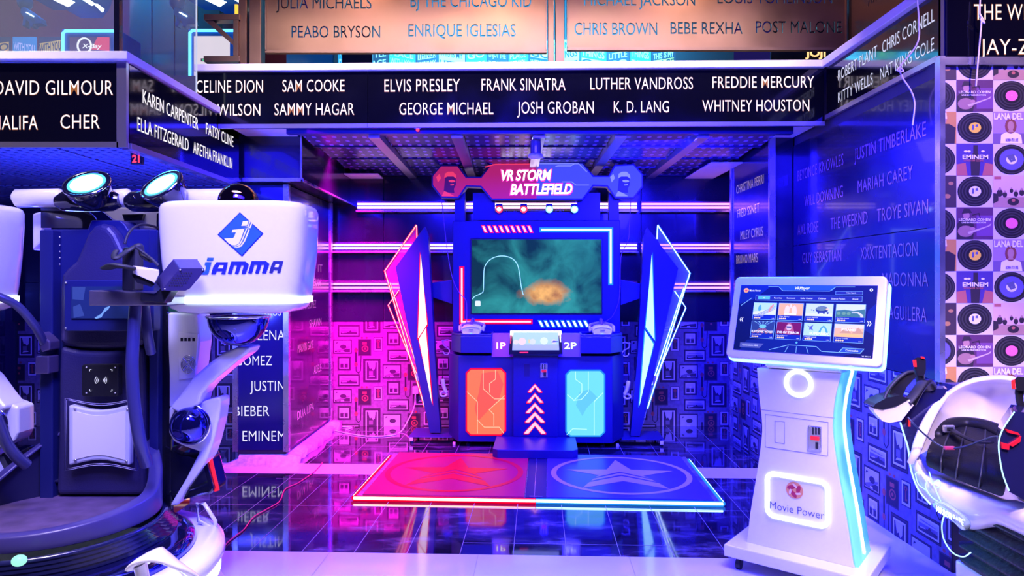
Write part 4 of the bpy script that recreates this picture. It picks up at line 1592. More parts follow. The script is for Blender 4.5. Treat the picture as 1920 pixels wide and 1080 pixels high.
# the orange blur, an ellipse around a point of the picture
oc = g(1024, 550, D1)
mp = nt.nodes.new('ShaderNodeMapping')
mp.vector_type = 'POINT'
mp.inputs['Location'].default_value = (-oc[0] / .30 + .0, 0, -oc[2] / .155)
mp.inputs['Scale'].default_value = (1 / .30, 0, 1 / .155)
L_(tc.outputs['Object'], mp.inputs[0])
n2 = nt.nodes.new('ShaderNodeTexNoise')
n2.inputs['Scale'].default_value = 7
n2.inputs['Detail'].default_value = 4
L_(tc.outputs['Object'], n2.inputs['Vector'])
ln = nt.nodes.new('ShaderNodeVectorMath')
ln.operation = 'LENGTH'
L_(mp.outputs[0], ln.inputs[0])
ad = nt.nodes.new('ShaderNodeMath')
ad.operation = 'MULTIPLY_ADD'
ad.inputs[1].default_value = 1.1
L_(n2.outputs['Fac'], ad.inputs[0])
L_(ln.outputs['Value'], ad.inputs[2])
mr = nt.nodes.new('ShaderNodeMapRange')
mr.inputs[1].default_value = 1.35
mr.inputs[2].default_value = 1.02
L_(ad.outputs[0], mr.inputs[0])
mx = nt.nodes.new('ShaderNodeMix')
mx.data_type = 'RGBA'
r2 = nt.nodes.new('ShaderNodeValToRGB')
r2.color_ramp.elements[0].position = .35
r2.color_ramp.elements[0].color = (.30, .10, .02, 1)
r2.color_ramp.elements[1].position = .68
r2.color_ramp.elements[1].color = (.95, .50, .12, 1)
L_(n2.outputs['Fac'], r2.inputs[0])
L_(r2.outputs[0], mx.inputs[7])
L_(mr.outputs[0], mx.inputs[0])
L_(rp.outputs[0], mx.inputs[6])
L_(mx.outputs[2], bs.inputs['Emission Color'])
bs.inputs['Emission Strength'].default_value = 1.15
bs.inputs['Base Color'].default_value = (.004, .006, .008, 1)
bs.inputs['Specular IOR Level'].default_value = 0.15
b = MB(); b.use(SCREEN)
b.prism(gp([(884.5, 449), (1127.5, 449), (1127.5, 587), (884.5, 587)], D1 - .014), D1 - .0145, D1 - .0125)
pic = b.build('picture', sc)
b = MB(); b.use(glow('hologram_line', (.35, .75, 1.0), 1.3), True)
arc = spline([g(x, y, D1 - .018) for x, y in ((886, 561), (890, 556), (902, 550), (906, 545), (907, 520), (909, 500), (920, 486), (938, 480), (957, 483), (969, 494), (974, 512), (977, 535), (981, 553))], 5)
b.tube(arc, .0042, 6)
b.build('hologram_arch', pic)
b = MB(); b.use(glow('hologram_tag', (.8, .95, 1), 1.0))
b.prism(gp(rrect(891, 901, 564, 574, 2), D1 - .016), D1 - .017, D1 - .015)
b.build('screen_icon', pic)


def bar(pts, core, edge, w=5.0, d=D1, name='light_bar'):
    """a bent light bar: coloured strip imitating its halo with a bright core"""
    e = MB(); e.use(edge)
    c = MB(); c.use(core)
    for i in range(len(pts) - 1):
        (xa, ya), (xb, yb) = pts[i], pts[i + 1]
        h = abs(xb - xa) > abs(yb - ya)
        for bb, ww, dd in ((e, w * 1.0, .006), (c, w * .34, .010)):
            xs, ys = sorted((xa, xb)), sorted((ya, yb))
            q = [(xs[0] - ww, ys[0] - ww), (xs[1] + ww, ys[0] - ww), (xs[1] + ww, ys[1] + ww), (xs[0] - ww, ys[1] + ww)]
            bb.prism(gp(q, d), d - dd, d + .002)
    o = e.build(name, bf)
    c.build('light_core', o)
    return o


bar([(1016, 431), (1145, 431), (1145, 530)], WHT_CORE, WHT_EDGE, 4.6)
bar([(866, 504), (866, 603), (994, 603)], RED_CORE, RED_EDGE, 4.6)
for xa, ya, xb, yb, n, core, edge, name in ((904, 424, 1000, 435, 9, RED_CORE, RED_EDGE, 'slash_light'), (1010, 602, 1105, 612, 9, WHT_CORE, WHT_EDGE, 'slash_light')):
    st = (xb - xa) / n
    for k in range(n):
        x = xa + k * st
        b = MB(); b.use(edge)
        q = [(x - 2.2, ya - 1.8), (x + 5.0, ya - 1.8), (x + 11.2, yb + 1.8), (x + 4.2, yb + 1.8)]
        b.prism(gp(q, D1), D1 - .005, D1 + .002)
        o = b.build(name, bf)
        b = MB(); b.use(core)
        q = [(x, ya), (x + 4, ya), (x + 9, yb), (x + 5, yb)]
        b.prism(gp(q, D1), D1 - .009, D1)
        b.build('light_core', o)

# arrow shaped arms from the housing to the wings
for pts in (((849, 524), (806, 531), (808, 556), (849, 570)), ((1163, 524), (1206, 533), (1204, 558), (1163, 572))):
    b = MB(); b.use(CAB_MAT)
    b.prism(gp(pts, D1 + .06), D1 + .03, D1 + .12)
    b.build('wing_arm', bf, bevel=.004)

# posts, back plate with a cut-out, and the header sign
for xa, xb in ((853, 872), (1141, 1160)):
    b = MB(); b.use(CAB_MAT)
    p, q = g(xa, 413, .36), g(xb, 352, .36)
    b.box(p[0], q[0], .34, .44, p[2] - .02, q[2])
    b.build('header_post', bf, bevel=.004)
b = MB(); b.use(CAB_MAT)
b.prism(gp([(887, 413), (887, 362), (928, 362), (928, 398), (1082, 398), (1082, 362), (1125, 362), (1125, 413)], .38), .37, .41)
b.build('header_plate', bf)
D2 = .26
outl = [(922, 304), (1093, 304), (1113, 329), (1141, 329), (1152, 309), (1189, 307), (1206, 327), (1206, 350), (1189, 372), (1153, 372), (1138, 350), (1113, 349),
        (1093, 375), (921, 375), (901, 351), (875, 350), (860, 372), (827, 371), (809, 348), (809, 329), (826, 309), (859, 309), (875, 331), (901, 331)]
b = MB(); b.use(CAB_MAT)
b.prism(gp(outl, D2), D2, D2 + .10)
hd = b.build('header_sign', bf, bevel=.004)
SIG_R = glow('sign_red_acrylic', (0.55, 0.02, 0.16), .75)
SIG_B = glow('sign_blue_acrylic', (0.07, 0.09, 0.75), .85)
SIG_RL = glow('sign_red_light', (0.95, 0.05, 0.14), .9)
SIG_BL = glow('sign_blue_light', (0.28, 0.32, 1.0), .95)
ctr = Vector((1007, 340))
innr = []
for i, p in enumerate(outl):
    pv = Vector(p)
    a, c = Vector(outl[i - 1]), Vector(outl[(i + 1) % len(outl)])
    n1 = (pv - a).normalized(); n2 = (c - pv).normalized()
    n1 = Vector((-n1.y, n1.x)); n2 = Vector((-n2.y, n2.x))
    innr.append(tuple(pv + (n1 + n2) / max(.6, 1 + n1.dot(n2)) * 3.0))
left = [p for p in innr if p[0] < 1005]
right = [p for p in innr if p[0] > 1005]
li = [(1006, 307), (1006, 372)] + [p for p in innr[13:]] + [innr[0]]
ri = [(1006, 372), (1006, 307)] + innr[1:13]
for nm, pts, m, lab in (('sign_face', li, SIG_R, 'red acrylic half'), ('sign_face', ri, SIG_B, 'blue acrylic half')):
    b = MB(); b.use(m)
    b.prism(gp(pts, D2 - .006), D2 - .008, D2 + .002)
    o = b.build(nm, hd)
    o['label'] = lab
# soldier heads etched in the octagons, drawn as raised outlines
for cx, mdark, mlit, nm in ((842, SIG_R, SIG_RL, 'r'), (1168, SIG_B, SIG_BL, 'b')):
    b = MB()
    b.use(glow('etched_dark_' + nm, (.10, .01, .16) if nm == 'r' else (.03, .03, .45), .6))
    Q = lambda pts, l: b.prism(gp([(cx + x, 340 + y) for x, y in pts], D2 - .009), D2 - .0095 - l, D2 - .008)
    Q([(-10, 20), (-8, -2), (-6, -12), (8, -13), (13, -4), (13, 6), (9, 14), (10, 22)], 0)
    b.use(mlit)
    Q([(-9, -6), (-8, -14), (-2, -18), (7, -18), (13, -12), (14, -5), (8, -9), (-3, -9)], .0005)
    Q([(-1, -2), (6, -3), (12, -1), (11, 1), (5, 2), (0, 1)], .0008)
    Q([(-14, 28), (-9, 18), (2, 23), (10, 28)], .0006)
    Q([(-24, -8), (-18, -14), (-15, -6), (-21, 2)], .0006)
    Q([(2, 6), (9, 5), (9, 7), (3, 8)], .0008)
    b.build('etched_portrait', hd)
# white circuit trims on the sign
b = MB()
circuit(b, [[(910, 313), (930, 308), (1004, 307.5)]], SIG_RL, D2 - .0105, .010)
circuit(b, [[(1007, 307), (1085, 307), (1100, 322)], [(1042, 312), (1046, 311), (1070, 311), (1076, 308)], [(1054, 341), (1072, 341), (1080, 347), (1104, 347)]], SIG_BL, D2 - .0105, .007)
b.build('etched_trim', hd)
TXT = glow('sign_letter', (1.0, .95, 1.0), 2.6)
TXE = glow('sign_letter_edge', (1.0, .05, .40), 1.0)
TXB = glow('sign_letter_edge_blue', (.35, .75, 1.0), 1.3)
for s, xa, xb, yt, yb in (('VR STORM', 940, 1034, 318, 338), ('BATTLEFIELD', 957, 1073, 344.5, 364)):
    p, q = g(xa, yb, D2 - .012), g(xb, yt, D2 - .012)
    w, h = q[0] - p[0], q[2] - p[2]
    b = MB()
    b.use(TXE)
    b.text(s, (p[0] - .010, D2 - .012, p[2] - .009), (1, 0, 0), U, w + .02, h + .018, .035, .22, .95)
    b.use(TXT)
    b.text(s, (p[0], D2 - .018, p[2]), (1, 0, 0), U, w, h, .026, .22, .95)
    b.build('lettering', hd)
# row of four lamps under the sign
for px, red in ((936, 1), (982, 1), (1030, 0), (1077, 0)):
    c = g(px, 392, .30)
    b = MB(); b.use(BLACK_PLASTIC, True)
    R_ = Matrix.Rotation(math.radians(-75), 3, 'X')
    b.lathe([(.02, .07), (.034, .05), (.036, -.005), (.030, -.01)], 18, c, R_, cap=True)
    b.box(c[0] - .03, c[0] + .03, c[1], c[1] + .02, c[2], c[2] + .05)
    o = b.build('sign_lamp', bf)
    o['label'] = 'red lamp under the sign' if red else 'pale blue lamp under the sign'
    b = MB(); b.use(glow('lamp_red', (1.0, .02, .05), 4) if red else glow('lamp_ice', (.15, .55, 1.0), 4), True)
    b.ball((c[0], c[1] - .012, c[2] - .004), (.033, .020, .033), 18, 10)
    ln_ = b.build('lens', o)
    b = MB(); b.use(glow('lamp_core_red', (1.0, .75, .75), 12) if red else glow('lamp_core_ice', (.8, .95, 1.0), 12), True)
    b.ball((c[0], c[1] - .026, c[2] - .004), (.020, .012, .018), 16, 8)
    b.build('bulb', ln_)

# --- the wings
WING_FL = glow('wing_strip_warm', (1.0, .78, .72), 1.7)
WING_FR = glow('wing_strip_cool', (.45, .95, 1.0), 1.5)
ACR_R = mat('acrylic_red', (1.0, .15, .35), .1, alpha=.22, emit=(1, .02, .25), es=.12)
ACR_B = mat('acrylic_blue', (.4, .6, 1.0), .1, alpha=.22, emit=(.1, .2, 1), es=.12)
DW = .22


def wing(left):
    if left:
        blade = [(796, 425), (803, 446), (815, 660), (826, 812), (806, 812), (741, 501)]
        s1 = [(789, 477), (801, 608), (784, 634)]
        s2 = [(798.5, 615), (785.5, 636), (810, 756)]
        n1 = [(781.7, 446), (781, 422), (721.5, 508), (796, 763)]
        n2 = [(748, 544), (728, 572), (782, 703)]
        n3 = [(731, 530), (790, 712)]
        basep = (765, 847, 808, 832)
        core, edge, fill, acr = RED_CORE, RED_EDGE, WING_FL, ACR_R
    else:
        blade = [(1214, 427), (1207, 448), (1196, 660), (1182, 818), (1200, 818), (1272, 503)]
        s1 = [(1221, 478), (1226, 608), (1210, 612)]
        s2 = [(1209.5, 622), (1225, 645), (1199, 760)]
        s1 = [(1222, 478), (1227, 637), (1210.5, 613)]
        s2 = [(1209.5, 620), (1225, 645), (1199, 760)]
        n1 = [(1232, 448), (1233, 422), (1293.5, 512), (1214, 766)]
        n2 = [(1265, 546), (1286, 577), (1226, 717)]
        n3 = [(1282, 540), (1222, 722)]
        basep = (1167, 1247, 814, 838)
        core, edge, fill, acr = WHT_CORE, WHT_EDGE, WING_FR, ACR_B
    b = MB(); b.use(CAB_MAT)
    b.prism(gp(blade, DW), DW, DW + .09)
    w = b.build('side_wing', bf, bevel=.004)
    w['label'] = 'left wing with red tubes' if left else 'right wing with white tubes'
    for s in (s1, s2):
        b = MB()
        c = Vector((sum(p[0] for p in s) / 3, sum(p[1] for p in s) / 3))
        b.use(edge)
        b.prism(gp([tuple(c + (Vector(p) - c) * 1.05 + Vector((math.copysign(1.6, p[0] - c.x), 0))) for p in s], DW), DW - .004, DW + .002)
        b.use(fill)
        b.prism(gp(s, DW), DW - .008, DW)
        b.build('light_wedge', w)
    for ln, r in ((n1, .0105), (n2, .0085), (n3, .0085)):
        d = DW + .05
        b = MB(); b.use(edge, True)
        pts = [g(x, y, d) for x, y in ln]
        b.tube(pts, r, 8)
        o = b.build('neon_tube', w)
        b = MB(); b.use(core, True)
        pts = [g(x, y, d - .010) for x, y in ln]
        b.tube(pts, r * .48, 6)
        b.build('neon_core', w)
    b = MB(); b.use(acr)
    if left:
        q = [(781, 426), (724, 508), (794, 755), (806, 800), (743, 502), (783, 446)]
    else:
        q = [(1233, 426), (1291, 512), (1216, 758), (1203, 805), (1271, 504), (1231, 448)]
    b.prism(gp(q, DW + .06), DW + .05, DW + .056)
    b.build('acrylic_fin', w)
    # clip
    b = MB(); b.use(STEEL)
    q = [(780, 700), (784, 699), (787, 713), (783, 715)] if left else [(1226, 704), (1231, 705), (1227, 720), (1223, 719)]
    b.prism(gp(q, DW + .03), DW + .015, DW + .04)
    b.build('cable_clip', w)
    # plinth
    b = MB(); b.use(CAB_MAT)
    xa, xb, ya, yb = basep
    pf0, pf1 = g(xa, yb, .10), g(xb, yb, .10)
    zt_ = g(xa, ya + 11, .10)[2]
    b.box(pf0[0], pf1[0], .10, .48, .055, zt_)
    pl = b.build('plinth', bf, bevel=.004)
    b = MB(); b.use(BLACK_RUBBER, True)
    xe = pf0[0] + .03 if left else pf1[0] - .03
    for yy in (.13, .45):
        b.lathe([(.018, 0), (.018, .02), (.008, .022), (.008, .056)], 10, (xe, yy, 0), cap=True)
    b.build('caster', pl)
    b = MB(); b.use(WHITE_SATIN)
    b.box(xe - .014, xe + .014, .093, .10, zt_ - .035, zt_ - .005)
    b.build('corner_tab', pl)


wing(True)
wing(False)

# --- step in front
b = MB(); b.use(CAB_MAT)
p0_, p1_ = g(923, 866, -.50), g(1084, 866, -.50)
c = .04
zs = g(1003, 844, -.50)[2]
xa, xb = p0_[0], p1_[0]
b.prism([(xa, -.50 + c), (xa + c, -.50), (xb - c, -.50), (xb, -.50 + c), (xb, -.02), (xa, -.02)], .032, zs, 'z')
b.build('foot_step', bf, bevel=.004)
# hooks with the hand controllers' cords
HOOK = mat('white_hook', (.9, .88, .9), .3)
for sgn, pts in ((0, ((830, 639), (832, 647), (840, 653), (843, 658), (840, 664), (834, 664), (831, 659))), (1, ((1180, 644), (1179, 652), (1170, 657), (1167, 663), (1171, 668), (1177, 667), (1179, 662)))):
    b = MB(); b.use(HOOK, True)
    b.tube(spline([g(x, y, .40) for x, y in pts], 5), .0055, 8)
    e = g(pts[0][0], pts[0][1], .40)
    b.ball(e, .010, 10, 6)
    q = (xo0 if sgn == 0 else xo1)
    b.tube([e, (e[0] * .5 + q * .5, .40, e[2] + .01), (q, .40, e[2])], .0055, 8)
    b.build('hook', bf)
for ln in (((828, 374), (833, 420), (838, 465), (848, 520), (862, 550), (874, 565), (875, 606)), ((1183, 374), (1180, 420), (1178, 450), (1166, 475), (1163, 500), (1161, 560), (1150, 590), (1140, 600), (1128, 606))):
    b = MB(); b.use(mat('violet_cord', (.25, .12, .35), .5), True)
    dd = [.33] + [.27] * (len(ln) - 3) + [.22, .14]
    b.tube(spline([g(x, y, d) for (x, y), d in zip(ln, dd)], 6), .0035, 6)
    b.build('headset_cord', bf)

# --- the two headsets on the trays and the two controllers hanging at the sides
HS_W = mat('headset_white', (.85, .84, .88), .3)


def world(p):
    return R0 + Vector((CX * p[0] + SX * p[1], -SX * p[0] + CX * p[1], p[2]))


def headset(px, py, label):
    c = g(px, py, .09)
    c = (c[0], c[1], zh - .010)
    t = thing('vr_headset', label, 'vr headset', world(c), -A_, 'white headsets on the control trays')
    b = MB(); b.use(HS_W, True)
    rings = []
    for y, s, h0, h1 in ((-.075, .80, .008, .068), (-.085, .92, .004, .075), (-.05, 1.0, .0, .092), (0.0, .98, .0, .100), (.02, .9, .005, .092)):
        rings.append([(.088 * s * math.cos(a) * (1 if abs(math.cos(a)) < .7 else 1.02), y, h0 + (h1 - h0) * (0.5 + .5 * math.copysign(abs(math.sin(a)) ** .6, math.sin(a)))) for a in [2 * PI * k / 24 for k in range(24)]])
    b.loft(rings, True, True, True)
    b.build('visor', t)
    b = MB(); b.use(BLACK_RUBBER, True)
    b.loft([[(.085 * math.cos(a), y, .05 + .045 * math.sin(a)) for a in [2 * PI * k / 20 for k in range(20)]] for y in (.02, .045)], True, True, True)
    b.build('face_cushion', t)
    b = MB(); b.use(HS_W, True)
    b.tube(spline([(-.088, -.02, .055), (-.105, .03, .07), (-.09, .10, .085), (0, .135, .10), (.09, .10, .085), (.105, .03, .07), (.088, -.02, .055)], 6), .013, 8, flat=1.3)
    b.build('side_strap', t)
    b = MB(); b.use(mat('strap_violet', (.25, .12, .40), .6), True)
    b.tube(spline([(0, -.03, .097), (0, .03, .135), (0, .09, .14), (0, .135, .105)], 6), .013, 8, flat=.4)
    b.build('top_strap', t)
    b = MB(); b.use(HS_W)
    b.box(-.115, -.098, -.04, .0, .035, .085)
    b.box(.098, .115, -.04, .0, .035, .085)
    b.build('strap_arm', t, bevel=.004)
    b = MB(); b.use(BLACK_PLASTIC)
    b.box(-.02, .02, -.088, -.084, .046, .052)
    b.build('slot', t)
    b = MB(); b.use(glow('headset_led', (.1, .9, .9), 1.5))
    b.box(-.008, .008, -.087, -.084, .012, .018)
    b.build('status_light', t)
    return t


headset(885, 620, 'white vr headset on the tray left of the small touch screen')
headset(1128, 622, 'white vr headset on the tray right of the small touch screen')


def controller(px, py, sgn, label):
    c = g(px, py, .40)
    t = thing('hand_controller', label, 'vr controller', world(c), -A_, 'white hand controllers hanging beside the cabinet')
    b = MB(); b.use(HS_W, True)
    b.tube(spline([(-.012 * sgn, 0, -.02), (-.006 * sgn, 0, -.06), (.006 * sgn, 0, -.11), (.028 * sgn, 0, -.15)], 5), [.010, .018, .020, .020, .020, .020, .020, .019, .018, .018, .018, .018, .017, .017, .017, .016], 10)
    b.build('grip', t)
    b = MB(); b.use(HS_W, True)
    b.tube([(.030 * math.cos(2 * PI * k / 20), -.005 + .02 * math.sin(2 * PI * k / 20), -.165 + .018 * math.sin(2 * PI * k / 20)) for k in range(20)], .009, 8, closed=True)
    b.build('ring', t)
    b = MB(); b.use(BLACK_RUBBER, True)
    z1 = .17 if sgn > 0 else .175
    b.tube(spline([(-.012 * sgn, 0, -.02), (-.010 * sgn, 0, .05), (-.004 * sgn, 0, .12), (.0, 0, z1 - .02)], 4), .0035, 6)
    b.build('wrist_strap', t)
    return t


controller(832, 706, 1, 'white hand controller hanging from a hook left of the cabinet')
controller(1176, 710, -1, 'white hand controller hanging from a hook right of the cabinet')

# ================================================================== THE LIT FLOOR PLATFORM
MAT_R = mat('mat_red', (0.50, 0.01, 0.06), 0.35, noise=.05, nscale=4)
MAT_RL = mat('mat_red_print', (0.75, 0.005, 0.015), 0.35)
MAT_B = mat('mat_blue', (0.06, 0.05, 0.24), 0.35, noise=.08, nscale=4)
MAT_BL = mat('mat_blue_print', (0.50, 0.42, 0.80), 0.4)
pf = thing('floor_platform', 'low floor platform of a red and a blue star mat edged with light tubes', 'platform', (0.156, 4.482, 0), -math.radians(2.93))
W2, DP, ZM = 1.21, 1.18, .034
b = MB(); b.use(STEEL)
b.box(-W2, W2, 0.0, DP, .003, .022)
b.build('deck', pf, bevel=.003)


for nm, xa, xb, m, ml, lab in (('mat', -W2 + .05, -.075, MAT_R, MAT_RL, 'red star mat'), ('mat', .075, W2 - .05, MAT_B, MAT_BL, 'blue star mat')):
    b = MB(); b.use(m)
    b.box(xa, xb, .035, DP - .02, .022, ZM)
    mo = b.build(nm, pf, bevel=.003)
    mo['label'] = lab
    cx, cy = (xa + xb) / 2, .60
    b = MB(); b.use(ml)
    z = ZM + .0012
    n = 64
    R1, R2, sy = .515, .475, .96
    vs = [(cx + r * math.sin(2 * PI * k / n), cy + r * sy * math.cos(2 * PI * k / n), z) for r in (R1, R2) for k in range(n)]
    b.add(vs, [(k, n + k, n + (k + 1) % n, (k + 1) % n) for k in range(n)], False)
    # five pointed star, its lower part split by chevron bands

    def pl_(pts):
        b.add([(cx + x, cy + .02 + y, z) for x, y in pts], [tuple(range(len(pts)))[::-1]], False)
    pl_([(0, .38), (.09, .10), (.40, .08), (.16, -.06), (.20, -.12), (0, .04), (-.20, -.12), (-.16, -.06), (-.40, .08), (-.09, .10)])
    pl_([(0, .01), (.21, -.155), (.23, -.205), (0, -.04), (-.23, -.205), (-.21, -.155)])
    pl_([(0, -.075), (.245, -.24), (.30, -.38), (0, -.20), (-.30, -.38), (-.245, -.24)])
    b.build('star_print', mo)
b = MB(); b.use(NAVY_DARK)
b.box(-.07, .07, .03, DP - .02, .022, .031)
b.use(STEEL)
b.box(-.045, .045, .04, .05, .031, .034)
b.box(-.045, .045, DP - .12, DP - .11, .031, .034)
b.box(-.012, -.008, .03, DP - .02, .031, .0325)
b.build('hinge_strip', pf)
LED_R = glow('floor_led_warm', (1.0, .55, .40), 4.5)
LED_B = glow('floor_led_cool', (.55, .95, 1.0), 4.5)
for x0_, x1_, m, e in ((-W2, 0, LED_R, RED_EDGE), (0, W2, LED_B, WHT_EDGE)):
    b = MB(); b.use(e, True)
    b.tube([(x0_, -.006, .018), (x1_, -.006, .018)], .017, 10)
    o = b.build('led_tube', pf)
    b = MB(); b.use(m, True)
    b.tube([(x0_ + .003, -.016, .022), (x1_ - .003, -.016, .022)], .0095, 8)
    b.build('led_core', o)
for x, m, e in ((-W2 - .004, LED_R, RED_EDGE), (W2 + .004, LED_B, WHT_EDGE)):
    b = MB(); b.use(e, True)
    b.tube([(x, 0, .018), (x, DP - .1, .018)], .014, 10)
    o = b.build('led_tube', pf)
    b = MB(); b.use(m, True)
    dx = .008 if x > 0 else -.008
    b.tube([(x + dx * .2, .003, .026), (x + dx * .2, DP - .12, .026)], .006, 8)
    b.build('led_core', o)
# ================================================================== THE STANDING SIMULATOR ON THE LEFT
JX, JY = -1.865, 3.10
sm = thing('standing_simulator', 'tall white and navy standing ride with round pods and a padded back board', 'arcade machine', (JX, JY, 0))


def j(px, py, Y=JY):
    return (PX(px, Y) - JX, Y - JY, PZ(py, Y))


def jp(pts, Y=JY):
    return [(PX(x, Y) - JX, PZ(y, Y)) for x, y in pts]


LEATHER = mat('navy_leather', (0.028, 0.024, 0.10), 0.42, bump=.15, bscale=180)
SHELL_N = mat('navy_satin_shell', (0.05, 0.04, 0.18), 0.34)
BELLOWS = mat('bellows_rubber', (0.012, 0.014, 0.07), 0.18, coat=.4)
CH_NAVY = mat('chrome_navy', (0.07, 0.07, 0.38), 0.05, 0.95)
ICE = glow('ice_led', (.72, .95, 1.0), 4.0)
LAMP_ICE = glow('lamp_disc', (.82, .98, 1.0), 3.0)

# --- base: lower drum with a light band, white ring, dark bowl, bellows
BC = (0.02, -0.38)
b = MB(); b.use(WHITE_GLOSS, True)
b.lathe([(.50, .34), (.54, .362), (.61, .362), (.645, .345), (.65, .31), (.63, .28)], 72, (*BC, 0))
ring = b.build('base_ring', sm)
b = MB(); b.use(WHITE_SATIN, True)
b.lathe([(.63, .28), (.61, .27), (.60, .14), (.66, .12), (.67, .0)], 72, (*BC, 0))
b.build('base_drum', sm)
b = MB(); b.use(ICE, True)
b.lathe([(.615, .275), (.632, .262), (.632, .232), (.615, .22)], 72, (*BC, 0))
b.build('light_band', sm)
b = MB(); b.use(CH_NAVY, True)
b.lathe([(.52, .345), (.535, .365), (.525, .39), (.49, .408), (.40, .412)], 72, (*BC, 0))
b.build('base_bowl', sm)
prof = []
for k in range(6):
    z = .405 + .0135 * k
    r = .47 - .010 * k
    prof += [(r, z), (r - .022, z + .007)]
b = MB(); b.use(BELLOWS, True)
b.lathe(prof, 72, (0, -.33, 0))
b.build('bellows', sm)
b = MB(); b.use(glow('base_headlamp', (.35, .9, .70), 1.1), True)
c = j(36, 1051, 2.32)
b.ball(c, (.024, .022, .019), 16, 10)
b.build('front_lamp', sm)

# --- basket: slanted waist guard, lip and floor pan
KC = (0.0, -0.30)
KR = .385


def ztop(th):
    y = -math.cos(th)           # -1 front, +1 back
    return .545 + .06 * ((y + 1) / 2) + .25 * max(0, (y - .05)) ** 1.6


N = 56
A0, A1 = -2.62, 2.62
ths = [A0 + (A1 - A0) * k / N for k in range(N + 1)]
b = MB(); b.use(SHELL_N, True)
rings, inner = [], []
for th in ths:
    s, c = math.sin(th), -math.cos(th)
    zt_ = ztop(th)
    P_ = lambda r, z: (KC[0] + r * s, KC[1] + r * c, z)
    rings.append([P_(KR, .485), P_(KR, zt_ - .008), P_(KR - .004, zt_), P_(KR - .052, zt_ + .002), P_(KR - .056, zt_ - .012), P_(KR - .02, zt_ - .02)])
    inner.append([P_(KR - .024, .488), P_(KR - .024, zt_ - .012)])
b.loft(rings, True, True, True)
wg = b.build('waist_guard', sm, bevel=.004)
b = MB(); b.use(NAVY_DARK, True)
b.loft(inner, False, False, False)
b.build('guard_lining', wg)
b = MB(); b.use(mat('worn_floor_pan', (.11, .07, .18), .42, noise=.35, nscale=14))
b.add([(KC[0] + (KR - .026) * math.sin(2 * PI * k / 48), KC[1] - (KR - .026) * math.cos(2 * PI * k / 48), .492) for k in range(48)], [tuple(range(48))])
b.build('floor_pan', sm)
b = MB(); b.use(NAVY_DARK)
b.box(-.24, .24, -.02, .02, .49, .56)
b.box(-.24, .24, -.045, .0, .555, .565)
b.build('heel_plate', sm, bevel=.003)

# --- back board and side flanges
b = MB(); b.use(NAVY)
b.prism(jp([(80, 990), (80, 430), (110, 430), (164, 430), (170, 413), (226, 413), (234, 420), (240, 430), (300, 430), (300, 990)]), 0.0, .12)
b.build('back_board', sm, bevel=.006)
for xa, xb, nm in ((80, 104, 0), (284, 300, 1)):
    b = MB(); b.use(NAVY)
    p = jp([(xa, 960), (xb, 960), (xb, 432), (xa, 432)], 3.06)
    b.prism(p, -.06, .02)
    f = b.build('side_flange', sm, bevel=.004)
    b = MB(); b.use(STEEL, True)
    for y in (445, 460, 472, 484, 496):
        c = j(xb + (8 if nm == 0 else -14), y, 3.09)
        b.ball(c, .005, 8, 5)
    b.build('screw', f)
b = MB(); b.use(PIANO)
p = jp([(300, 965), (331, 965), (331, 700), (322, 600), (322, 400), (300, 400)], 3.12)
b.prism(p, -.02, .16)
b.build('gloss_upright', sm, bevel=.012, seg=3)
b = MB(); b.use(RED_EDGE)
p = jp([(300, 640), (304, 640), (304, 725), (300, 725)], 3.10)
b.prism(p, -.028, -.02)
b.build('red_strip', sm)
# pads
b = MB(); b.use(LEATHER)
head = [(112, 640), (113, 540), (116, 515), (126, 503), (142, 490), (153, 465), (163, 440), (176, 424), (191, 419), (206, 423), (219, 438), (231, 463), (243, 487), (256, 500), (266, 512), (270, 540), (271, 640), (262, 649), (230, 653), (191, 654), (150, 653), (121, 649)]
b.prism(jp(head, 3.05), -.06, .01)
b.build('head_pad', sm, bevel=.028, seg=4, angle=50)
b = MB(); b.use(LEATHER)
low = [(113, 648), (150, 657), (191, 659), (232, 657), (268, 648), (272, 700), (273, 800), (276, 880), (278, 928), (106, 928), (108, 880), (110, 800), (111, 700)]
b.prism(jp(low, 3.05), -.06, .01)
b.build('body_pad', sm, bevel=.024, seg=4, angle=50)
# stitched white plate
YP_ = 3.0


def concave(x0, x1, yt, yb, dip, rc, n=8):
    pts = []
    for i in range(n + 1):
        t_ = i / n
        pts.append((x0 + (x1 - x0) * t_, yt + dip * math.sin(PI * t_) ** 1.3))
    for i in range(n + 1):
        t_ = i / n
        pts.append((x1 - (x1 - x0) * t_, yb - dip * math.sin(PI * t_) ** 1.3))
    return pts


b = MB(); b.use(mat('frosted_plate', (.62, .64, .72), .25, coat=.5))
b.prism(jp(concave(133, 247, 758, 871, 10, 0), YP_), YP_ - JY - .018, YP_ - JY + .02)
pl = b.build('kick_plate', sm, bevel=.008)
b = MB(); b.use(mat('plate_white', (.86, .84, .88), .35))
b.prism(jp(concave(142, 240, 769, 860, 9, 0), YP_), YP_ - JY - .021, YP_ - JY - .015)
b.build('plate_centre', pl)
for x, y in ((141, 766), (239, 767), (142, 863), (237, 865)):
    b = MB(); b.use(STEEL, True)
    b.ball(j(x, y, YP_ - .02), .006, 10, 6)
    b.build('screw', pl)
b = MB(); b.use(mat('stitch_thread', (.55, .52, .75), .6), True)
for off in (8, 11):
    loop = concave(133 - off, 247 + off, 758 - off, 871 + off, 10, 0, 14)
    b.tube([j(x, y, 2.9885) for x, y in loop], .0013, 5, closed=True)
b.build('stitching', sm)
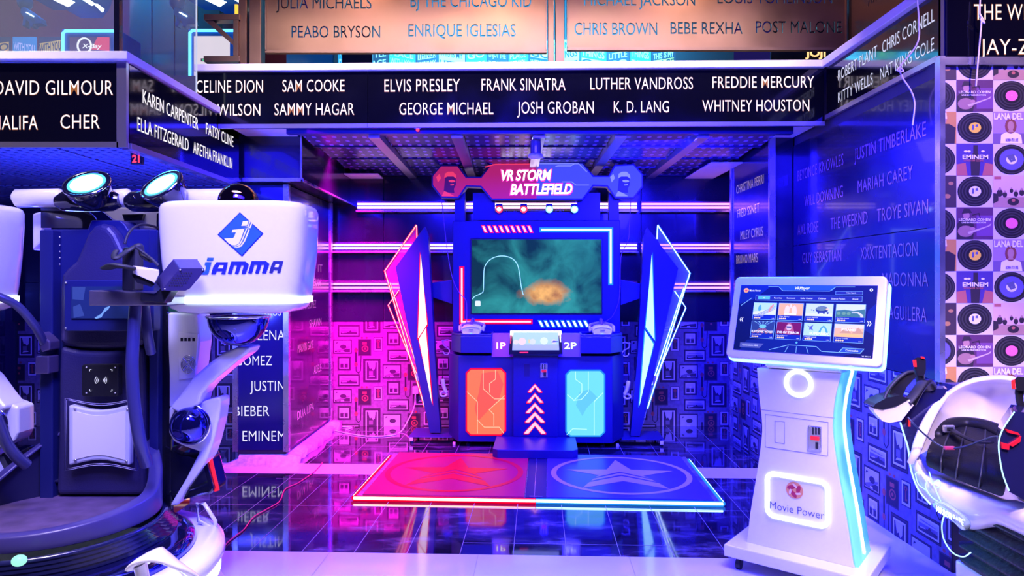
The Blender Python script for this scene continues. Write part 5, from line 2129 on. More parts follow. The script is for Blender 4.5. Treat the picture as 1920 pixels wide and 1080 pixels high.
# card reader
b = MB(); b.use(BLACK_PLASTIC)
b.prism(jp(rrect(155, 223, 683, 743, 5), 2.98), -.128, -.09)
rd = b.build('card_reader', sm, bevel=.003)
b = MB(); b.use(glow('reader_mark', (.75, .75, 1.0), .9), True)
for s in (-1, 1):
    for k, r in enumerate((3, 6, 9)):
        b.tube([j(189 + s * (2 + r * math.cos(t_)), 713 + (r * .9 + 1) * math.sin(t_), 2.967) for t_ in [-.75 + 1.5 * i / 6 for i in range(7)]], .0015, 5)
b.build('wave_print', rd)
for sx, sy in ((-1, -1), (1, -1), (1, 1), (-1, 1)):
    b = MB(); b.use(glow('reader_mark'), True)
    x, y = 189 + sx * 21, 713 + sy * 20
    b.tube([j(x - sx * 3, y, 2.967), j(x, y, 2.967), j(x, y - sy * 3, 2.967)], .0016, 5)
    b.build('corner_print', rd)
for sx, sy in ((-1, -1), (1, -1), (1, 1), (-1, 1)):
    b = MB(); b.use(STEEL, True)
    b.ball(j(189 + sx * 27, 713 + sy * 24, 2.970), .004, 8, 5)
    b.build('screw', rd)
# display on the pad
b = MB(); b.use(NAVY)
b.prism(jp(rrect(120, 288, 525, 621, 4), 2.97), -.13, -.07)
dp = b.build('display_housing', sm, bevel=.004)
b = MB(); b.use(mat('dark_display', (.01, .02, .08), .04, emit=(.02, .04, .25), es=.35, coat=1))
b.prism(jp([(134, 537), (246, 537), (246, 597), (134, 597)], 2.965), -.137, -.128)
ds = b.build('display', dp)
b = MB(); b.use(glow('display_glint', (.05, .09, .45), .7))  # glint shapes paint reflections onto the dark screen
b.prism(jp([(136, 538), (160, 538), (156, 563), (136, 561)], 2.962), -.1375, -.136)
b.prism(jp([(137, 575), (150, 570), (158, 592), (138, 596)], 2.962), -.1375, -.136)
b.use(glow('display_bolt', (.20, .40, .95), .9))
b.prism(jp([(177, 596), (190, 588), (197, 577), (207, 573), (203, 580), (195, 586), (190, 595), (180, 598)], 2.962), -.1375, -.136)
b.build('display_glint_image', ds)
b = MB(); b.use(STEEL, True)
for x, y in ((124, 530), (123, 616)):
    b.ball(j(x, y, 2.968), .005, 8, 5)
b.build('screw', dp)

# --- arm shelf with post, speaker box and bracket
YS_ = 2.72
b = MB(); b.use(mat('brushed_gunmetal', (.28, .25, .36), .35, .8, noise=.2, nscale=14))
p = jp([(172, 573), (318, 573), (318, 556), (270, 548), (172, 544)], YS_)
b.prism(p, YS_ - JY - .02, YS_ - JY + .16)
sh = b.build('shelf', sm, bevel=.004)
b = MB(); b.use(BLACK_PLASTIC)
b.prism(jp([(223, 545), (247, 545), (247, 466), (243, 463), (227, 463), (223, 467)], YS_), YS_ - JY + .02, YS_ - JY + .09)
b.build('headset_post', sm, bevel=.006)
b = MB(); b.use(mat('box_violet_black', (.03, .022, .08), .4))
fr = [j(*p, YS_ - .09) for p in ((337, 503), (382, 503), (384, 508), (356, 541), (348, 545), (302, 545))]
bk = [j(x - 12, y - 17, YS_ + .05) for x, y in ((337, 503), (382, 503), (384, 508), (356, 541), (348, 545), (302, 545))]
b.loft([fr, bk], True, True, True, False)
sp = b.build('speaker_box', sm, bevel=.006)
b = MB(); b.use(BLACK_RUBBER)
for r in range(6):
    for c_ in range(7):
        x, y = 331 + c_ * 4.6 - r * 2.6, 512 + r * 4.6
        if c_ + r < 2 or c_ + r > 10:
            continue
        c0 = Vector(j(x, y, YS_ - .0915))
        b.add([c0 + Vector((.0028 * math.cos(PI * k / 4), 0, .0028 * math.sin(PI * k / 4))) for k in range(8)], [tuple(range(8))])
b.build('speaker_grille', sp)
b = MB(); b.use(STEEL, True)
for x, y in ((338, 506), (380, 506), (309, 542)):
    b.ball(j(x, y, YS_ - .092), .004, 8, 5)
b.build('screw', sp)
b = MB(); b.use(BLACK_PLASTIC)
b.prism(jp([(268, 565), (268, 549), (294, 551), (306, 540), (326, 545), (312, 568)], YS_ - .04), YS_ - JY - .06, YS_ - JY + .0)
b.build('speaker_bracket', sm, bevel=.004)

# --- grab bars
TUBE = mat('grab_bar_navy', (.05, .05, .20), .3, .3)
for pts, r in (([(254, 573, 2.78), (250, 633, 2.76), (248, 690, 2.74), (252, 760, 2.74), (263, 830, 2.76), (275, 872, 2.80)], .024),
               ([(271, 573, 2.88), (276, 622, 2.88), (283, 662, 2.92)], .020),
               ([(-30, 548, 2.80), (0, 557, 2.82), (33, 574, 2.86), (63, 608, 2.92), (80, 637, 2.98), (87, 652, 3.02)], .017),
               ([(-8, 780, 2.70), (0, 800, 2.72), (13, 832, 2.75), (30, 855, 2.78), (50, 872, 2.82)], .022)):
    b = MB(); b.use(TUBE, True)
    b.tube(spline([j(*p) for p in pts], 6), r, 12)
    b.build('grab_bar', sm)
b = MB(); b.use(mat('gunmetal_clamp', (.16, .12, .30), .3, .7))
b.prism(jp([(80, 622), (99, 640), (99, 655), (84, 660), (78, 645)], 3.0), -.12, -.05)
b.prism(jp([(72, 667), (97, 667), (97, 700), (70, 700)], 3.0), -.12, -.05)
b.build('bar_clamp', sm, bevel=.005)

# --- white arms, brackets, balls and dark fins on both sides (left mirrored about the board)
MX = j(190, 500)[0]


def both(fn):
    for side in (1, -1):
        fn(side)


def mir(pts, side):
    return pts if side == 1 else [(2 * MX - p[0], *p[1:]) for p in pts]


def arms(side):
    pn = None
    b = MB(); b.use(WHITE_GLOSS)
    p = mir(jp([(322, 585), (377, 588), (381, 640), (372, 712), (350, 745), (345, 760), (322, 764)], 3.12), side)
    b.prism(p, -.02, .12)
    if side == 1:
        pn = b.build('arm_panel', sm, bevel=.012, seg=3)
    b = MB(); b.use(WHITE_GLOSS)
    arm = [(330, 760), (345, 742), (372, 705), (400, 680), (430, 658), (455, 648), (480, 648), (476, 658), (455, 674), (430, 694), (402, 718), (388, 736), (384, 752), (370, 764), (345, 770)]
    b.prism(mir(jp(arm, 3.06), side), -.10, .03)
    b.build('diagonal_arm', sm, bevel=.02, seg=3, angle=25)
    b = MB(); b.use(WHITE_GLOSS)
    br = [(320, 762), (346, 752), (380, 752), (405, 745), (414, 744), (417, 752), (413, 785), (402, 830), (392, 858), (372, 888), (350, 918), (336, 946), (321, 947), (328, 935), (352, 895), (377, 845), (350, 836), (328, 826), (320, 810)]
    b.prism(mir(jp(br, 3.06), side), -.06, .05)
    b.build('lower_bracket', sm, bevel=.012, seg=3)
    c = j(355, 797, 3.0)
    c = mir([c], side)[0]
    b = MB(); b.use(CH_NAVY, True)
    b.ball(c, .079, 32, 18)
    b.build('chrome_ball', sm)
    b = MB(); b.use(CHROME, True)
    b.tube([(c[0] + .085 * math.cos(2 * PI * k / 36), c[1] + .01, c[2] + .085 * math.sin(2 * PI * k / 36)) for k in range(36)], .006, 8, closed=True)
    b.build('ball_rim', sm)
    b = MB(); b.use(PIANO)
    fin = [(325, 833), (350, 845), (376, 846), (392, 858), (406, 912), (404, 922), (333, 936), (325, 925)]
    b.prism(mir(jp(fin, 3.12), side), -.02, .14)
    b.build('gloss_fin', sm, bevel=.014, seg=3)
    b = MB(); b.use(glow('fin_red_lamp', (1, .02, .06), .9), True)
    q = mir([j(*p, 3.12) for p in ((393, 858), (400, 890), (407, 920))], side)
    b.tube(q, .012, 8)
    b.build('fin_lamp', sm)
    if side == 1:
        b = MB(); b.use(WHITE_SATIN)
        b.prism(jp([(336, 622), (374, 626), (368, 708), (338, 712)], 3.09), -.025, -.008)
        pp = b.build('switch_plate', pn, bevel=.002)
        b = MB(); b.use(BLACK_PLASTIC)
        for x in (344, 351, 358, 366):
            b.prism(jp([(x - 2, 633), (x + 2.4, 633), (x + 2.4, 639), (x - 2, 639)], 3.09), -.028, -.02)
        b.build('switch', pp)
        b = MB(); b.use(CHROME, True)
        cf = j(353, 683, 3.075)
        for r in (.008, .016, .024, .032, .04):
            b.tube([(cf[0] + r * .78 * math.cos(2 * PI * k / 28), cf[1] - .002, cf[2] + r * math.sin(2 * PI * k / 28)) for k in range(28)], .0018, 5, closed=True)
        for k in range(4):
            a = PI / 4 + k * PI / 2
            b.tube([cf, (cf[0] + .04 * .78 * math.cos(a), cf[1] - .002, cf[2] + .04 * math.sin(a))], .0018, 5)
        b.use(NAVY_DARK)
        b.lathe([(.0001, 0), (.034, 0)], 24, (cf[0], cf[1] + .001, cf[2]), Matrix.Rotation(PI / 2, 3, 'X'))
        b.build('fan_grille', pp)
        b = MB(); b.use(glow('red_back_light', (1.0, .04, .10), 2.2))
        b.prism(jp([(377, 592), (388, 592), (386, 680), (373, 692)], 3.2), .10, .11)
        b.build('red_back_light', pn)


both(arms)

# --- pods
PY_ = 2.95


def pod(side):
    lv = [(380, 335, 556), (381.5, 318, 569), (386, 309, 576), (394, 305, 579.5), (420, 305, 580), (480, 309, 577), (535, 315, 570), (556, 318, 567)]
    lip = [(568, 320, 565), (577, 324, 560), (584, 340, 545), (588, 370, 515)]

    def ring_(py, xa, xb, hd=.17, e=.42, n=64):
        x0, x1 = j(xa, 0, PY_)[0], j(xb, 0, PY_)[0]
        z = j(0, py, PY_)[2]
        cx, hw = (x0 + x1) / 2, (x1 - x0) / 2
        hd = hd * min(1, hw / .30)
        pts = []
        for k in range(n):
            t_ = 2 * PI * k / n
            c_, s_ = math.cos(t_), math.sin(t_)
            pts.append((cx + hw * math.copysign(abs(c_) ** e, c_), PY_ - JY + .06 + hd * math.copysign(abs(s_) ** e, s_), z))
        return mir(pts, side)
    b = MB(); b.use(WHITE_GLOSS, True)
    R_ = [ring_(*l) for l in lv]
    if side == -1:
        R_ = [r[::-1] for r in R_]
    b.loft(R_[::-1], True, True, True)
    po = b.build('pod', sm)
    po['label'] = 'white pod with blue lettering' if side == 1 else 'white pod cut by the left edge'
    b = MB(); b.use(ICE, True)
    R_ = [ring_(556, 316, 569, .176), ring_(568, 317, 568, .176)]
    if side == -1:
        R_ = [r[::-1] for r in R_]
    b.loft(R_[::-1], True, True, True)
    b.build('pod_light', po)
    b = MB(); b.use(WHITE_GLOSS, True)
    R_ = [ring_(*l) for l in lip]
    if side == -1:
        R_ = [r[::-1] for r in R_]
    b.loft(R_[::-1], True, True, True)
    b.build('pod_skirt', po)
    c = mir([j(447, 594, 3.0)], side)[0]
    b = MB(); b.use(CH_NAVY, True)
    b.ball(c, .128, 36, 14, None, PI / 2, PI)
    b.build('chrome_dome', po)
    b = MB(); b.use(CHROME, True)
    b.tube([(c[0] + .130 * math.cos(2 * PI * k / 40), c[1] + .130 * math.sin(2 * PI * k / 40), c[2]) for k in range(40)], .006, 8, closed=True)
    b.build('dome_rim', po)
    c = mir([j(447, 382, 3.0)], side)[0]
    b = MB(); b.use(mat('smoked_chrome', (.22, .13, .16), .04, 1.0), True)
    b.ball(c, .088, 32, 14, None, 0, PI / 2)
    b.build('top_dome', po)
    return po


po = pod(1)
pod(-1)
# emblem and name on the right pod, laid on its curved face
x0p, x1p = j(305, 0, PY_)[0], j(579, 0, PY_)[0]


def on_pod(px, py, lift):
    x, _, z = j(px, py, PY_ - .11)
    hw = (x1p - x0p) / 2 * (1 - max(0, (py - 420)) / 136 * .085)
    cx = (x0p + x1p) / 2
    t_ = min(.999, abs((x - cx) / hw))
    y = PY_ - JY + .06 - .17 * min(1, hw / .30) * (1 - t_ ** (2 / .42)) ** (.42 / 2)
    return (x, y - lift, z)


LOGO_B = mat('logo_blue', (.03, .13, .72), .3)
LOGO_D = mat('logo_dark', (.02, .025, .16), .3)
LOGO_W = mat('logo_white', (.9, .9, .92), .3)


def decal(b, polys, m, lift):
    b.use(m)
    for p in polys:
        b.add([on_pod(x, y, lift) for x, y in p], [tuple(range(len(p)))[::-1]], False)


b = MB()
decal(b, [[(450, 398), (494, 438), (454, 481), (408, 440)]], LOGO_D, .0015)
decal(b, [[(450, 400), (491.5, 438), (454, 478.5), (410.5, 440)]], LOGO_B, .0025)
z4 = lambda pts: [(290 + x / 3.086, 330 + y / 3.086) for x, y in pts]
decal(b, [z4([(452, 312), (508, 306), (522, 306), (500, 368), (488, 392), (468, 402), (448, 400), (428, 388), (404, 362), (455, 360), (462, 352), (472, 326), (448, 328)]),
          z4([(512, 262), (546, 259), (536, 288), (503, 290)]),
          z4([(530, 306), (537, 306), (512, 372), (496, 400), (472, 410), (448, 405), (470, 404), (490, 394), (504, 370)]),
          z4([(545, 308), (552, 312), (524, 380), (504, 408), (478, 417), (460, 412), (480, 411), (500, 400), (518, 374)]),
          z4([(550, 262), (556, 266), (546, 294), (512, 297), (540, 291)]),
          z4([(560, 270), (567, 276), (556, 302), (520, 304), (550, 298)])], LOGO_W, .0035)
b.build('emblem', po)


def glyph_j(x, y, w, h):
    return [[(x + .42 * w, y - h), (x + w, y - h), (x + .72 * w, y - .16 * h), (x + .58 * w, y), (x + .0 * w, y), (x + .08 * w, y - .26 * h), (x + .38 * w, y - .26 * h), (x + .52 * w, y - .74 * h), (x + .34 * w, y - .74 * h)],
            [(x + .62 * w, y - 1.36 * h), (x + 1.22 * w, y - 1.36 * h), (x + 1.12 * w, y - 1.12 * h), (x + .54 * w, y - 1.12 * h)]]


def glyph_a(x, y, w, h):
    s = .28 * h
    return [[(x, y), (x + .55 * s + .02 * w, y - .60 * h), (x + .40 * w, y - h), (x + w + s * .9, y - h), (x + w, y), (x + .72 * w, y), (x + .80 * w, y - .25 * h), (x + .42 * w, y - .25 * h), (x + .30 * w, y)]], [[(x + .50 * w, y - .48 * h), (x + .86 * w, y - .48 * h), (x + .92 * w, y - .74 * h), (x + .62 * w, y - .74 * h)]]


def glyph_m(x, y, w, h):
    s = .30 * h
    return [[(x, y), (x + s, y - h), (x + w * .80 + s, y - h), (x + w + s, y - .78 * h), (x + w * 1.0, y), (x + .78 * w, y), (x + .78 * w + s * .72, y - .72 * h), (x + .62 * w + s * .72, y - .72 * h), (x + .60 * w, y), (x + .40 * w, y), (x + .40 * w + s * .72, y - .72 * h), (x + .22 * w + s * .72, y - .72 * h), (x + .22 * w, y)]]


b = MB()
decal(b, glyph_j(377, 514.5, 20, 23), LOGO_B, .002)
cols = (mat('logo_navy', (.02, .03, .50), .3), mat('logo_navy_mid', (.02, .03, .34), .3), mat('logo_navy_deep', (.02, .03, .20), .3), mat('logo_navy_black', (.03, .035, .11), .3))
for k, (kind, x, y, w) in enumerate((('a', 396, 514, 26), ('m', 427, 513.3, 33), ('m', 465, 512.5, 33), ('a', 504, 511.8, 20))):
    if kind == 'm':
        decal(b, glyph_m(x, y, w, 23), cols[k], .002)
    else:
        f, hole = glyph_a(x, y, w, 22.5)
        decal(b, f, cols[k], .002)
        decal(b, hole, LOGO_W, .003)
b.build('lettering', po)

# --- top bar with two lamps
for xa, xb in ((28, 118), (212, 246), (325, 440)):
    b = MB(); b.use(WHITE_GLOSS, True)
    pts = [j(xa, 374, 3.15), j(xa + 6, 372, 3.15), j(xb - 6, 371, 3.15), j(xb, 372, 3.15)]
    b.tube(pts, [.028, .043, .043, .03], 18)
    b.build('top_bar', sm)
b = MB(); b.use(WHITE_SATIN)
b.prism(jp([(170, 388), (325, 388), (325, 440), (300, 432), (238, 430), (212, 415), (192, 398)], 3.24), .14, .20)
b.build('back_shell', sm, bevel=.01)
b = MB(); b.use(WHITE_SATIN)
b.prism(jp([(60, 400), (82, 395), (82, 450), (60, 470)], 3.24), .14, .20)
b.build('back_shell', sm, bevel=.01)
b = MB(); b.use(PIANO)
b.prism(jp([(229, 402), (269, 401), (266, 413), (233, 414)], 3.22), .12, .145)
b.prism(jp([(82, 390), (160, 390), (180, 405), (196, 428), (82, 428)], 3.24), .12, .13)
b.build('dark_inset', sm)
for cx, cy, rx, ang, hx0, hx1 in ((163, 345, 37, -3, 108, 226), (303, 347, 33, 22, 238, 338)):
    b = MB(); b.use(PIANO, True)
    p0_ = Vector(j(hx0, 378, 3.12)); p1_ = Vector(j(hx1, 376, 3.12))
    b.tube([p0_, p0_.lerp(p1_, .12), p0_.lerp(p1_, .5), p0_.lerp(p1_, .88), p1_], [.030, .048, .052, .048, .030], 18)
    cc = Vector(j(cx, cy, 3.02))
    Rm = Matrix.Rotation(math.radians(ang * -1), 3, 'Y') @ Matrix.Rotation(math.radians(42), 3, 'X')
    b.lathe([(.055, -.10), (.085, -.05), (.098, -.005), (.096, .004), (.086, .0)], 32, cc, Rm)
    lm = b.build('top_lamp', sm)
    b = MB(); b.use(CHROME, True)
    b.lathe([(.098, .0), (.096, .008), (.090, .006)], 32, cc, Rm)
    b.build('lamp_rim', lm)
    b = MB(); b.use(PIANO, True)
    b.lathe([(.090, .004), (.068, .003), (.001, .002)], 32, cc, Rm)
    b.build('lamp_bezel', lm)
    b = MB(); b.use(glow('lamp_cyan_ring', (.10, .65, 1.0), 1.6), True)
    b.lathe([(.078, .0055), (.066, .0055)], 32, cc, Rm)
    b.build('lamp_ring', lm)
    b = MB(); b.use(LAMP_ICE, True)
    b.lathe([(.0005, .006), (.04, .006), (.068, .005)], 32, cc, Rm, cap=True)
    b.build('lamp_disc', lm)

# --- white handles of the base
b = MB(); b.use(WHITE_GLOSS, True)
b.tube(spline([j(262, 1058, 2.20), j(276, 1044, 2.19), j(298, 1040, 2.19), j(328, 1056, 2.21), j(352, 1074, 2.24), j(376, 1098, 2.28)], 5), .055, 12, flat=.24, up=(0, 0, 1))
b.tube([j(263, 1058, 2.18), j(272, 1110, 2.18)], .030, 8, flat=.5)
b.build('base_handle', sm)
b = MB(); b.use(WHITE_GLOSS, True)
b.tube([j(*p, 3.06) for p in ((370, 944), (383, 944), (404, 977), (404, 988), (398, 990), (372, 976))], .0085, 8, closed=True)
b.build('base_handle', sm)

# --- headset on the shelf: a thing of its own
YH = 2.68
hl = Vector((PX(262, YH), YH, PZ(545, YH)))
t = thing('vr_headset', 'white and black vr headset hung on the shelf of the navy standing ride', 'vr headset', hl)
q = lambda px, py, Y=YH: (PX(px, Y) - hl.x, Y - hl.y, PZ(py, Y) - hl.z)


def wedge(b, front, back):
    b.loft([[q(*p) for p in front], [q(*p) for p in back]], True, True, True, False)


b = MB(); b.use(mat('headset_cream', (.78, .74, .70), .35))
wedge(b, [(250, 503, 2.62), (297, 508, 2.62), (298, 514, 2.62), (290, 530, 2.62), (249, 512, 2.62)], [(250, 498, 2.72), (298, 505, 2.72), (299, 512, 2.72), (292, 532, 2.72), (249, 512, 2.72)])
b.build('front_shell', t, bevel=.008)
b = MB(); b.use(BLACK_PLASTIC)
wedge(b, [(246, 514, 2.63), (252, 514, 2.63), (286, 529, 2.63), (290, 534, 2.63), (284, 538, 2.63), (257, 530, 2.63)], [(250, 512, 2.72), (254, 512, 2.72), (286, 527, 2.72), (289, 532, 2.72), (284, 536, 2.72), (257, 528, 2.72)])
b.build('face_gasket', t, bevel=.008)
b = MB(); b.use(BLACK_RUBBER, True)
b.tube(spline([q(252, 504, 2.62), q(235, 500, 2.60), q(215, 497, 2.60), (q(204, 500, 2.66)), q(200, 503, 2.76), q(215, 500, 2.86), q(250, 500, 2.86)], 6), .024, 8, flat=.35, up=(0, 0, 1))
b.tube(spline([q(218, 470, 2.70), q(214, 478, 2.68), q(218, 484, 2.66), q(240, 470, 2.72), q(262, 460, 2.74), q(268, 480, 2.74), q(285, 490, 2.72)], 6), .012, 8, flat=.5)
b.build('strap', t)
b = MB(); b.use(BLACK_RUBBER, True)
b.tube(spline([q(234, 457, 2.74), q(240, 440, 2.76), q(252, 426, 2.80), q(268, 421, 2.86), q(290, 425, 2.95), q(302, 431, 3.0)], 6), .005, 6)
b.tube(spline([q(253, 462, 2.71), q(268, 473, 2.72), q(285, 486, 2.70), q(297, 498, 2.70)], 6), .006, 6)
b.build('cable', t)
# ================================================================== THE WHITE KIOSK
KA = math.radians(39)
KO = Vector((1.355, 3.36, 0))        # foot of the front face, middle
KU = Vector((math.cos(KA), -math.sin(KA), 0))    # to the kiosk's own right
KV = Vector((math.sin(KA), math.cos(KA), 0))     # to its back
ki = thing('ticket_kiosk', 'white waisted touch screen kiosk with blue light edges on a wheeled base', 'kiosk', KO, -KA)


def k(px, py, d=0.0):
    """pixel to the kiosk's own frame on the plane d behind its front"""
    r = (px - 960.0) / F
    o = KO + KV * d
    x = (r * o.y - o.x) / (KU.x - r * KU.y)
    Y = o.y + KU.y * x
    return (x, d, EYE + (HZ - py) / F * Y)


def kp(pts, d):
    return [(k(x, y, d)[0], k(x, y, d)[2]) for x, y in pts]


KW = WHITE_SATIN
# wheeled base
b = MB(); b.use(WHITE_GLOSS)
xa = k(1357, 1045, -.10)[0]
xb = xa + .66
b.box(xa, xb, -.10, .42, .065, .125)
bs_ = b.build('base', ki, bevel=.006)
for x in (xa + .06, xb - .06):
    for y in (-.05, .36):
        b = MB(); b.use(BLACK_PLASTIC, True)
        b.tube([(x - .012, y, .026), (x + .012, y, .026)], .025, 14)
        b.lathe([(.012, .045), (.014, .066)], 10, (x, y, 0), cap=True)
        b.build('caster', bs_)
# body: front outline extruded back, a little deeper at the waist
DB = .30
outl = [(1398, 1037), (1407, 960), (1420, 880), (1428, 820), (1428, 785), (1423, 740), (1419, 690)]
outr = [(1577, 700), (1566, 745), (1561, 790), (1563, 830), (1572, 890), (1588, 980), (1602, 1074)]
LFT = spline([(*kp([p], 0)[0], 0) for p in outl], 4)
RGT = spline([(*kp([p], 0)[0], 0) for p in outr], 4)
body = [(p.x, p.y) for p in LFT] + [(p.x, p.y) for p in RGT]
zb0 = .125
body = [(p[0], max(p[1], zb0)) for p in body]
b = MB(); b.use(KW)
b.prism(body, 0.0, DB)
bd = b.build('body', ki, bevel=.006)
# glowing right edge and left edge: acrylic side skins with a light line
SIDE = mat('side_cyan_acrylic', (.25, .80, 1.0), .2, emit=(.05, .50, 1.0), es=.55)
SLINE = glow('side_light_line', (.55, .95, 1.0), 4.0)
for pts, s, nm in ((RGT, 1, 'right'),):
    b = MB(); b.use(SIDE, True)
    v = []
    for p in pts:
        v.append([(p.x + s * .001, .012, max(p.y, zb0)), (p.x + s * .014, .02, max(p.y, zb0)), (p.x + s * .014, DB - .02, max(p.y, zb0)), (p.x + s * .001, DB - .012, max(p.y, zb0))])
    b.loft(v, True, True, True)
    sk = b.build('side_skin', bd)
    b = MB(); b.use(SLINE, True)
    b.tube([(p.x + s * .016, DB * .48, max(p.y, zb0 + .03)) for p in pts], .009, 8)
    b.build('side_light', sk)
# ring light, door, coin slot
RINGL = glow('ring_light', (.90, 1.0, 1.0), 1.8)
c = k(1497, 719, -.004)
b = MB(); b.use(RINGL, True)
b.tube([(c[0] + .058 * math.cos(2 * PI * i / 40), -.004, c[2] + .058 * math.sin(2 * PI * i / 40)) for i in range(40)], .011, 8, closed=True)
b.build('ring_light', bd)
b = MB(); b.use(mat('panel_gap', (.30, .28, .36), .5), True)


def gap(x0, y0, x1, y1, x2, y2, x3, y3, r=.0015):
    pts = [Vector(k(*p, -.0008)) for p in ((x0, y0), (x1, y1), (x2, y2), (x3, y3))]
    b.tube(pts, r, 5, closed=True)


gap(1435, 777, 1553, 792, 1552, 855, 1435, 838)
gap(1453, 789, 1471, 791, 1471, 832, 1453, 829)
b.tube([k(1427, 768, -.0005), k(1566, 784, -.0005)], .0012, 5)
b.build('door_seam', bd)
b = MB(); b.use(STEEL)
b.prism(kp([(1516, 797), (1541, 800), (1541, 845), (1516, 842)], -.002), -.014, .002)
cs = b.build('coin_slot', bd, bevel=.003)
b = MB(); b.use(BLACK_PLASTIC)
for x in (1523, 1528.5, 1534):
    b.prism(kp([(x, 801), (x + 3, 801.5), (x + 3, 815), (x, 814.5)], -.014), -.016, -.012)
b.prism(kp([(1529, 829), (1534, 829.5), (1534, 842), (1529, 841)], -.014), -.016, -.012)
b.build('slot_mouth', cs)
b = MB(); b.use(mat('red_button'))
b.prism(kp([(1520, 817), (1536, 819), (1536, 826), (1520, 824)], -.014), -.022, -.012)
b.build('return_button', cs)
b = MB(); b.use(STEEL, True)
for x, y in ((1519, 800), (1538, 803), (1519, 839), (1538, 842)):
    b.ball(k(x, y, -.015), .003, 8, 5)
b.build('screw', cs)
# logo window
x0_, z0_ = kp([(1439, 965)], 0)[0]
x1_, z1_ = kp([(1552, 904)], 0)[0]
zt_ = k(1439, 886)[2]
zb_ = k(1439, 965)[2]
b = MB(); b.use(RINGL, True)
rr = rrect(x0_, x1_, zb_, zt_, .035, 6)
b.tube([(p[0], -.004, p[1]) for p in rr], .012, 8, closed=True)
b.build('logo_light', bd)
b = MB(); b.use(mat('logo_orange', (.80, .32, .10), .35))
cl_ = k(1490, 919, 0)
R2 = .041


def ell3(cx, cz, rx, rz, y, a=0.0, n=28):
    return [(cx + rx * math.cos(t) * math.cos(a) - rz * math.sin(t) * math.sin(a), y, cz + rx * math.cos(t) * math.sin(a) + rz * math.sin(t) * math.cos(a)) for t in [2 * PI * i / n for i in range(n)]]


b.add(ell3(cl_[0], cl_[2], R2, R2, -.002), [tuple(range(27, -1, -1))])
b.use(mat('logo_crimson', (.48, .02, .05), .35))
for a, r0 in ((.4, .3), (2.5, .35), (4.5, .3)):
    cx, cz = cl_[0] + R2 * .48 * math.cos(a), cl_[2] + R2 * .48 * math.sin(a)
    b.add(ell3(cx, cz, R2 * .48, R2 * .24, -.003, a + .9), [tuple(range(27, -1, -1))])
b.use(mat('logo_sand', (.85, .62, .36), .35))
for a in (1.5, 3.6, 5.6):
    cx, cz = cl_[0] + R2 * .55 * math.cos(a), cl_[2] + R2 * .55 * math.sin(a)
    b.add(ell3(cx, cz, R2 * .34, R2 * .13, -.0035, a + .9), [tuple(range(27, -1, -1))])
b.build('logo', bd)
INK = mat('logo_ink', (.03, .04, .14), .4)
b = MB(); b.use(INK)


def serif_text(b, s, x0, x1, z, h, y):
    """capitals and small letters with slab feet"""
    b.text(s, (x0, y, z), (1, 0, 0), U, x1 - x0, h, -.012)


xw0 = kp([(1444, 950)], 0)[0][0]
xw1 = kp([(1546, 967)], 0)[0][0]
zw = k(1444, 953)[2]
serif_text(b, 'Movie Power', xw0, xw1, zw, .036, -.002)
W_ = xw1 - xw0
vs, fs = text_geo('Movie Power', -.012)
# little serifs: bars under the feet of the letters
feet = sorted(set(round(v[0], 3) for v in vs if abs(v[1]) < .004))
last = -1
for f in feet:
    if f - last > .018:
        b.box(xw0 + f * W_ - .0015, xw0 + f * W_ + .0075, -.0024, -.0016, zw - .0008, zw + .0012)
        last = f
b.build('lettering', bd)

# --- tilted screen head
# corners of the white front read from the photograph, at depths that tilt it back
def kk(px, py, d):
    return Vector(k(px, py, d))


c00, c10, c11, c01 = kk(1359, 667, -.08), kk(1650, 690, -.08), kk(1667, 519, .06), kk(1380, 517, .06)
ex = (c10 - c00); ey = (c01 - c00)
# square the face up: width along the kiosk's own right, height up the tilt
WH = (c10.x - c00.x + c11.x - c01.x) / 2
xc = (c00.x + c10.x + c01.x + c11.x) / 4
zlo = (c00.z + c10.z) / 2
zhi = (c01.z + c11.z) / 2
hd_ = MB()
tilt = math.atan2(.14, zhi - zlo)
HH = math.hypot(.14, zhi - zlo)
HM = Matrix.Translation(Vector((xc, -.08, zlo))) @ Matrix.Rotation(-tilt, 4, 'X')


def HP(u, v, d=0.0):
    """u,v in 0..1 over the face, d in front of it"""
    return HM @ Vector(((u - .5) * WH, -d, v * HH))


def face(b, pts, m, d):
    b.use(m)
    b.add([HP(u, v, d) for u, v in pts], [tuple(range(len(pts)))], False)


b = MB(HM); b.use(WHITE_GLOSS)
rr = rrect(-WH / 2, WH / 2, 0, HH, .025, 5)
b.prism(rr, 0.0, .05)
hd_o = b.build('screen_head', ki, bevel=.008, seg=3)
b = MB(HM); b.use(glow('head_back_light', (.30, .85, 1.0), 2.8))
b.prism(rrect(-WH / 2 - .006, WH / 2 + .006, -.006, HH - .01, .027, 5), .052, .072)
b.build('back_light', hd_o)
b = MB(HM); b.use(KW)
b.prism(rrect(-WH / 2 + .03, WH / 2 - .03, .0, HH - .03, .02, 4), .07, .12)
b.build('back_cover', hd_o, bevel=.01)
b = MB(HM); b.use(KW)
b.box(-.17, .17, .06, .24, -.02, .16)
b.build('neck', hd_o)
# picture of the menu; su,sv run over the black glass
SU0, SU1, SV0, SV1 = .052, .948, .088, .888
b = MB(HM); b.use(PIANO)
b.box((SU0 - .5) * WH, (SU1 - .5) * WH, -.002, .004, SV0 * HH, SV1 * HH)
scn = b.build('screen', hd_o)


def S(u, v):
    return SU0 + (SU1 - SU0) * u, SV0 + (SV1 - SV0) * (1 - v)


def sf(b, pts, m, d):
    face(b, [S(*p) for p in pts], m, d)


def sr(b, u0, v0, u1, v1, m, d):
    sf(b, [(u0, v1), (u1, v1), (u1, v0), (u0, v0)], m, d)


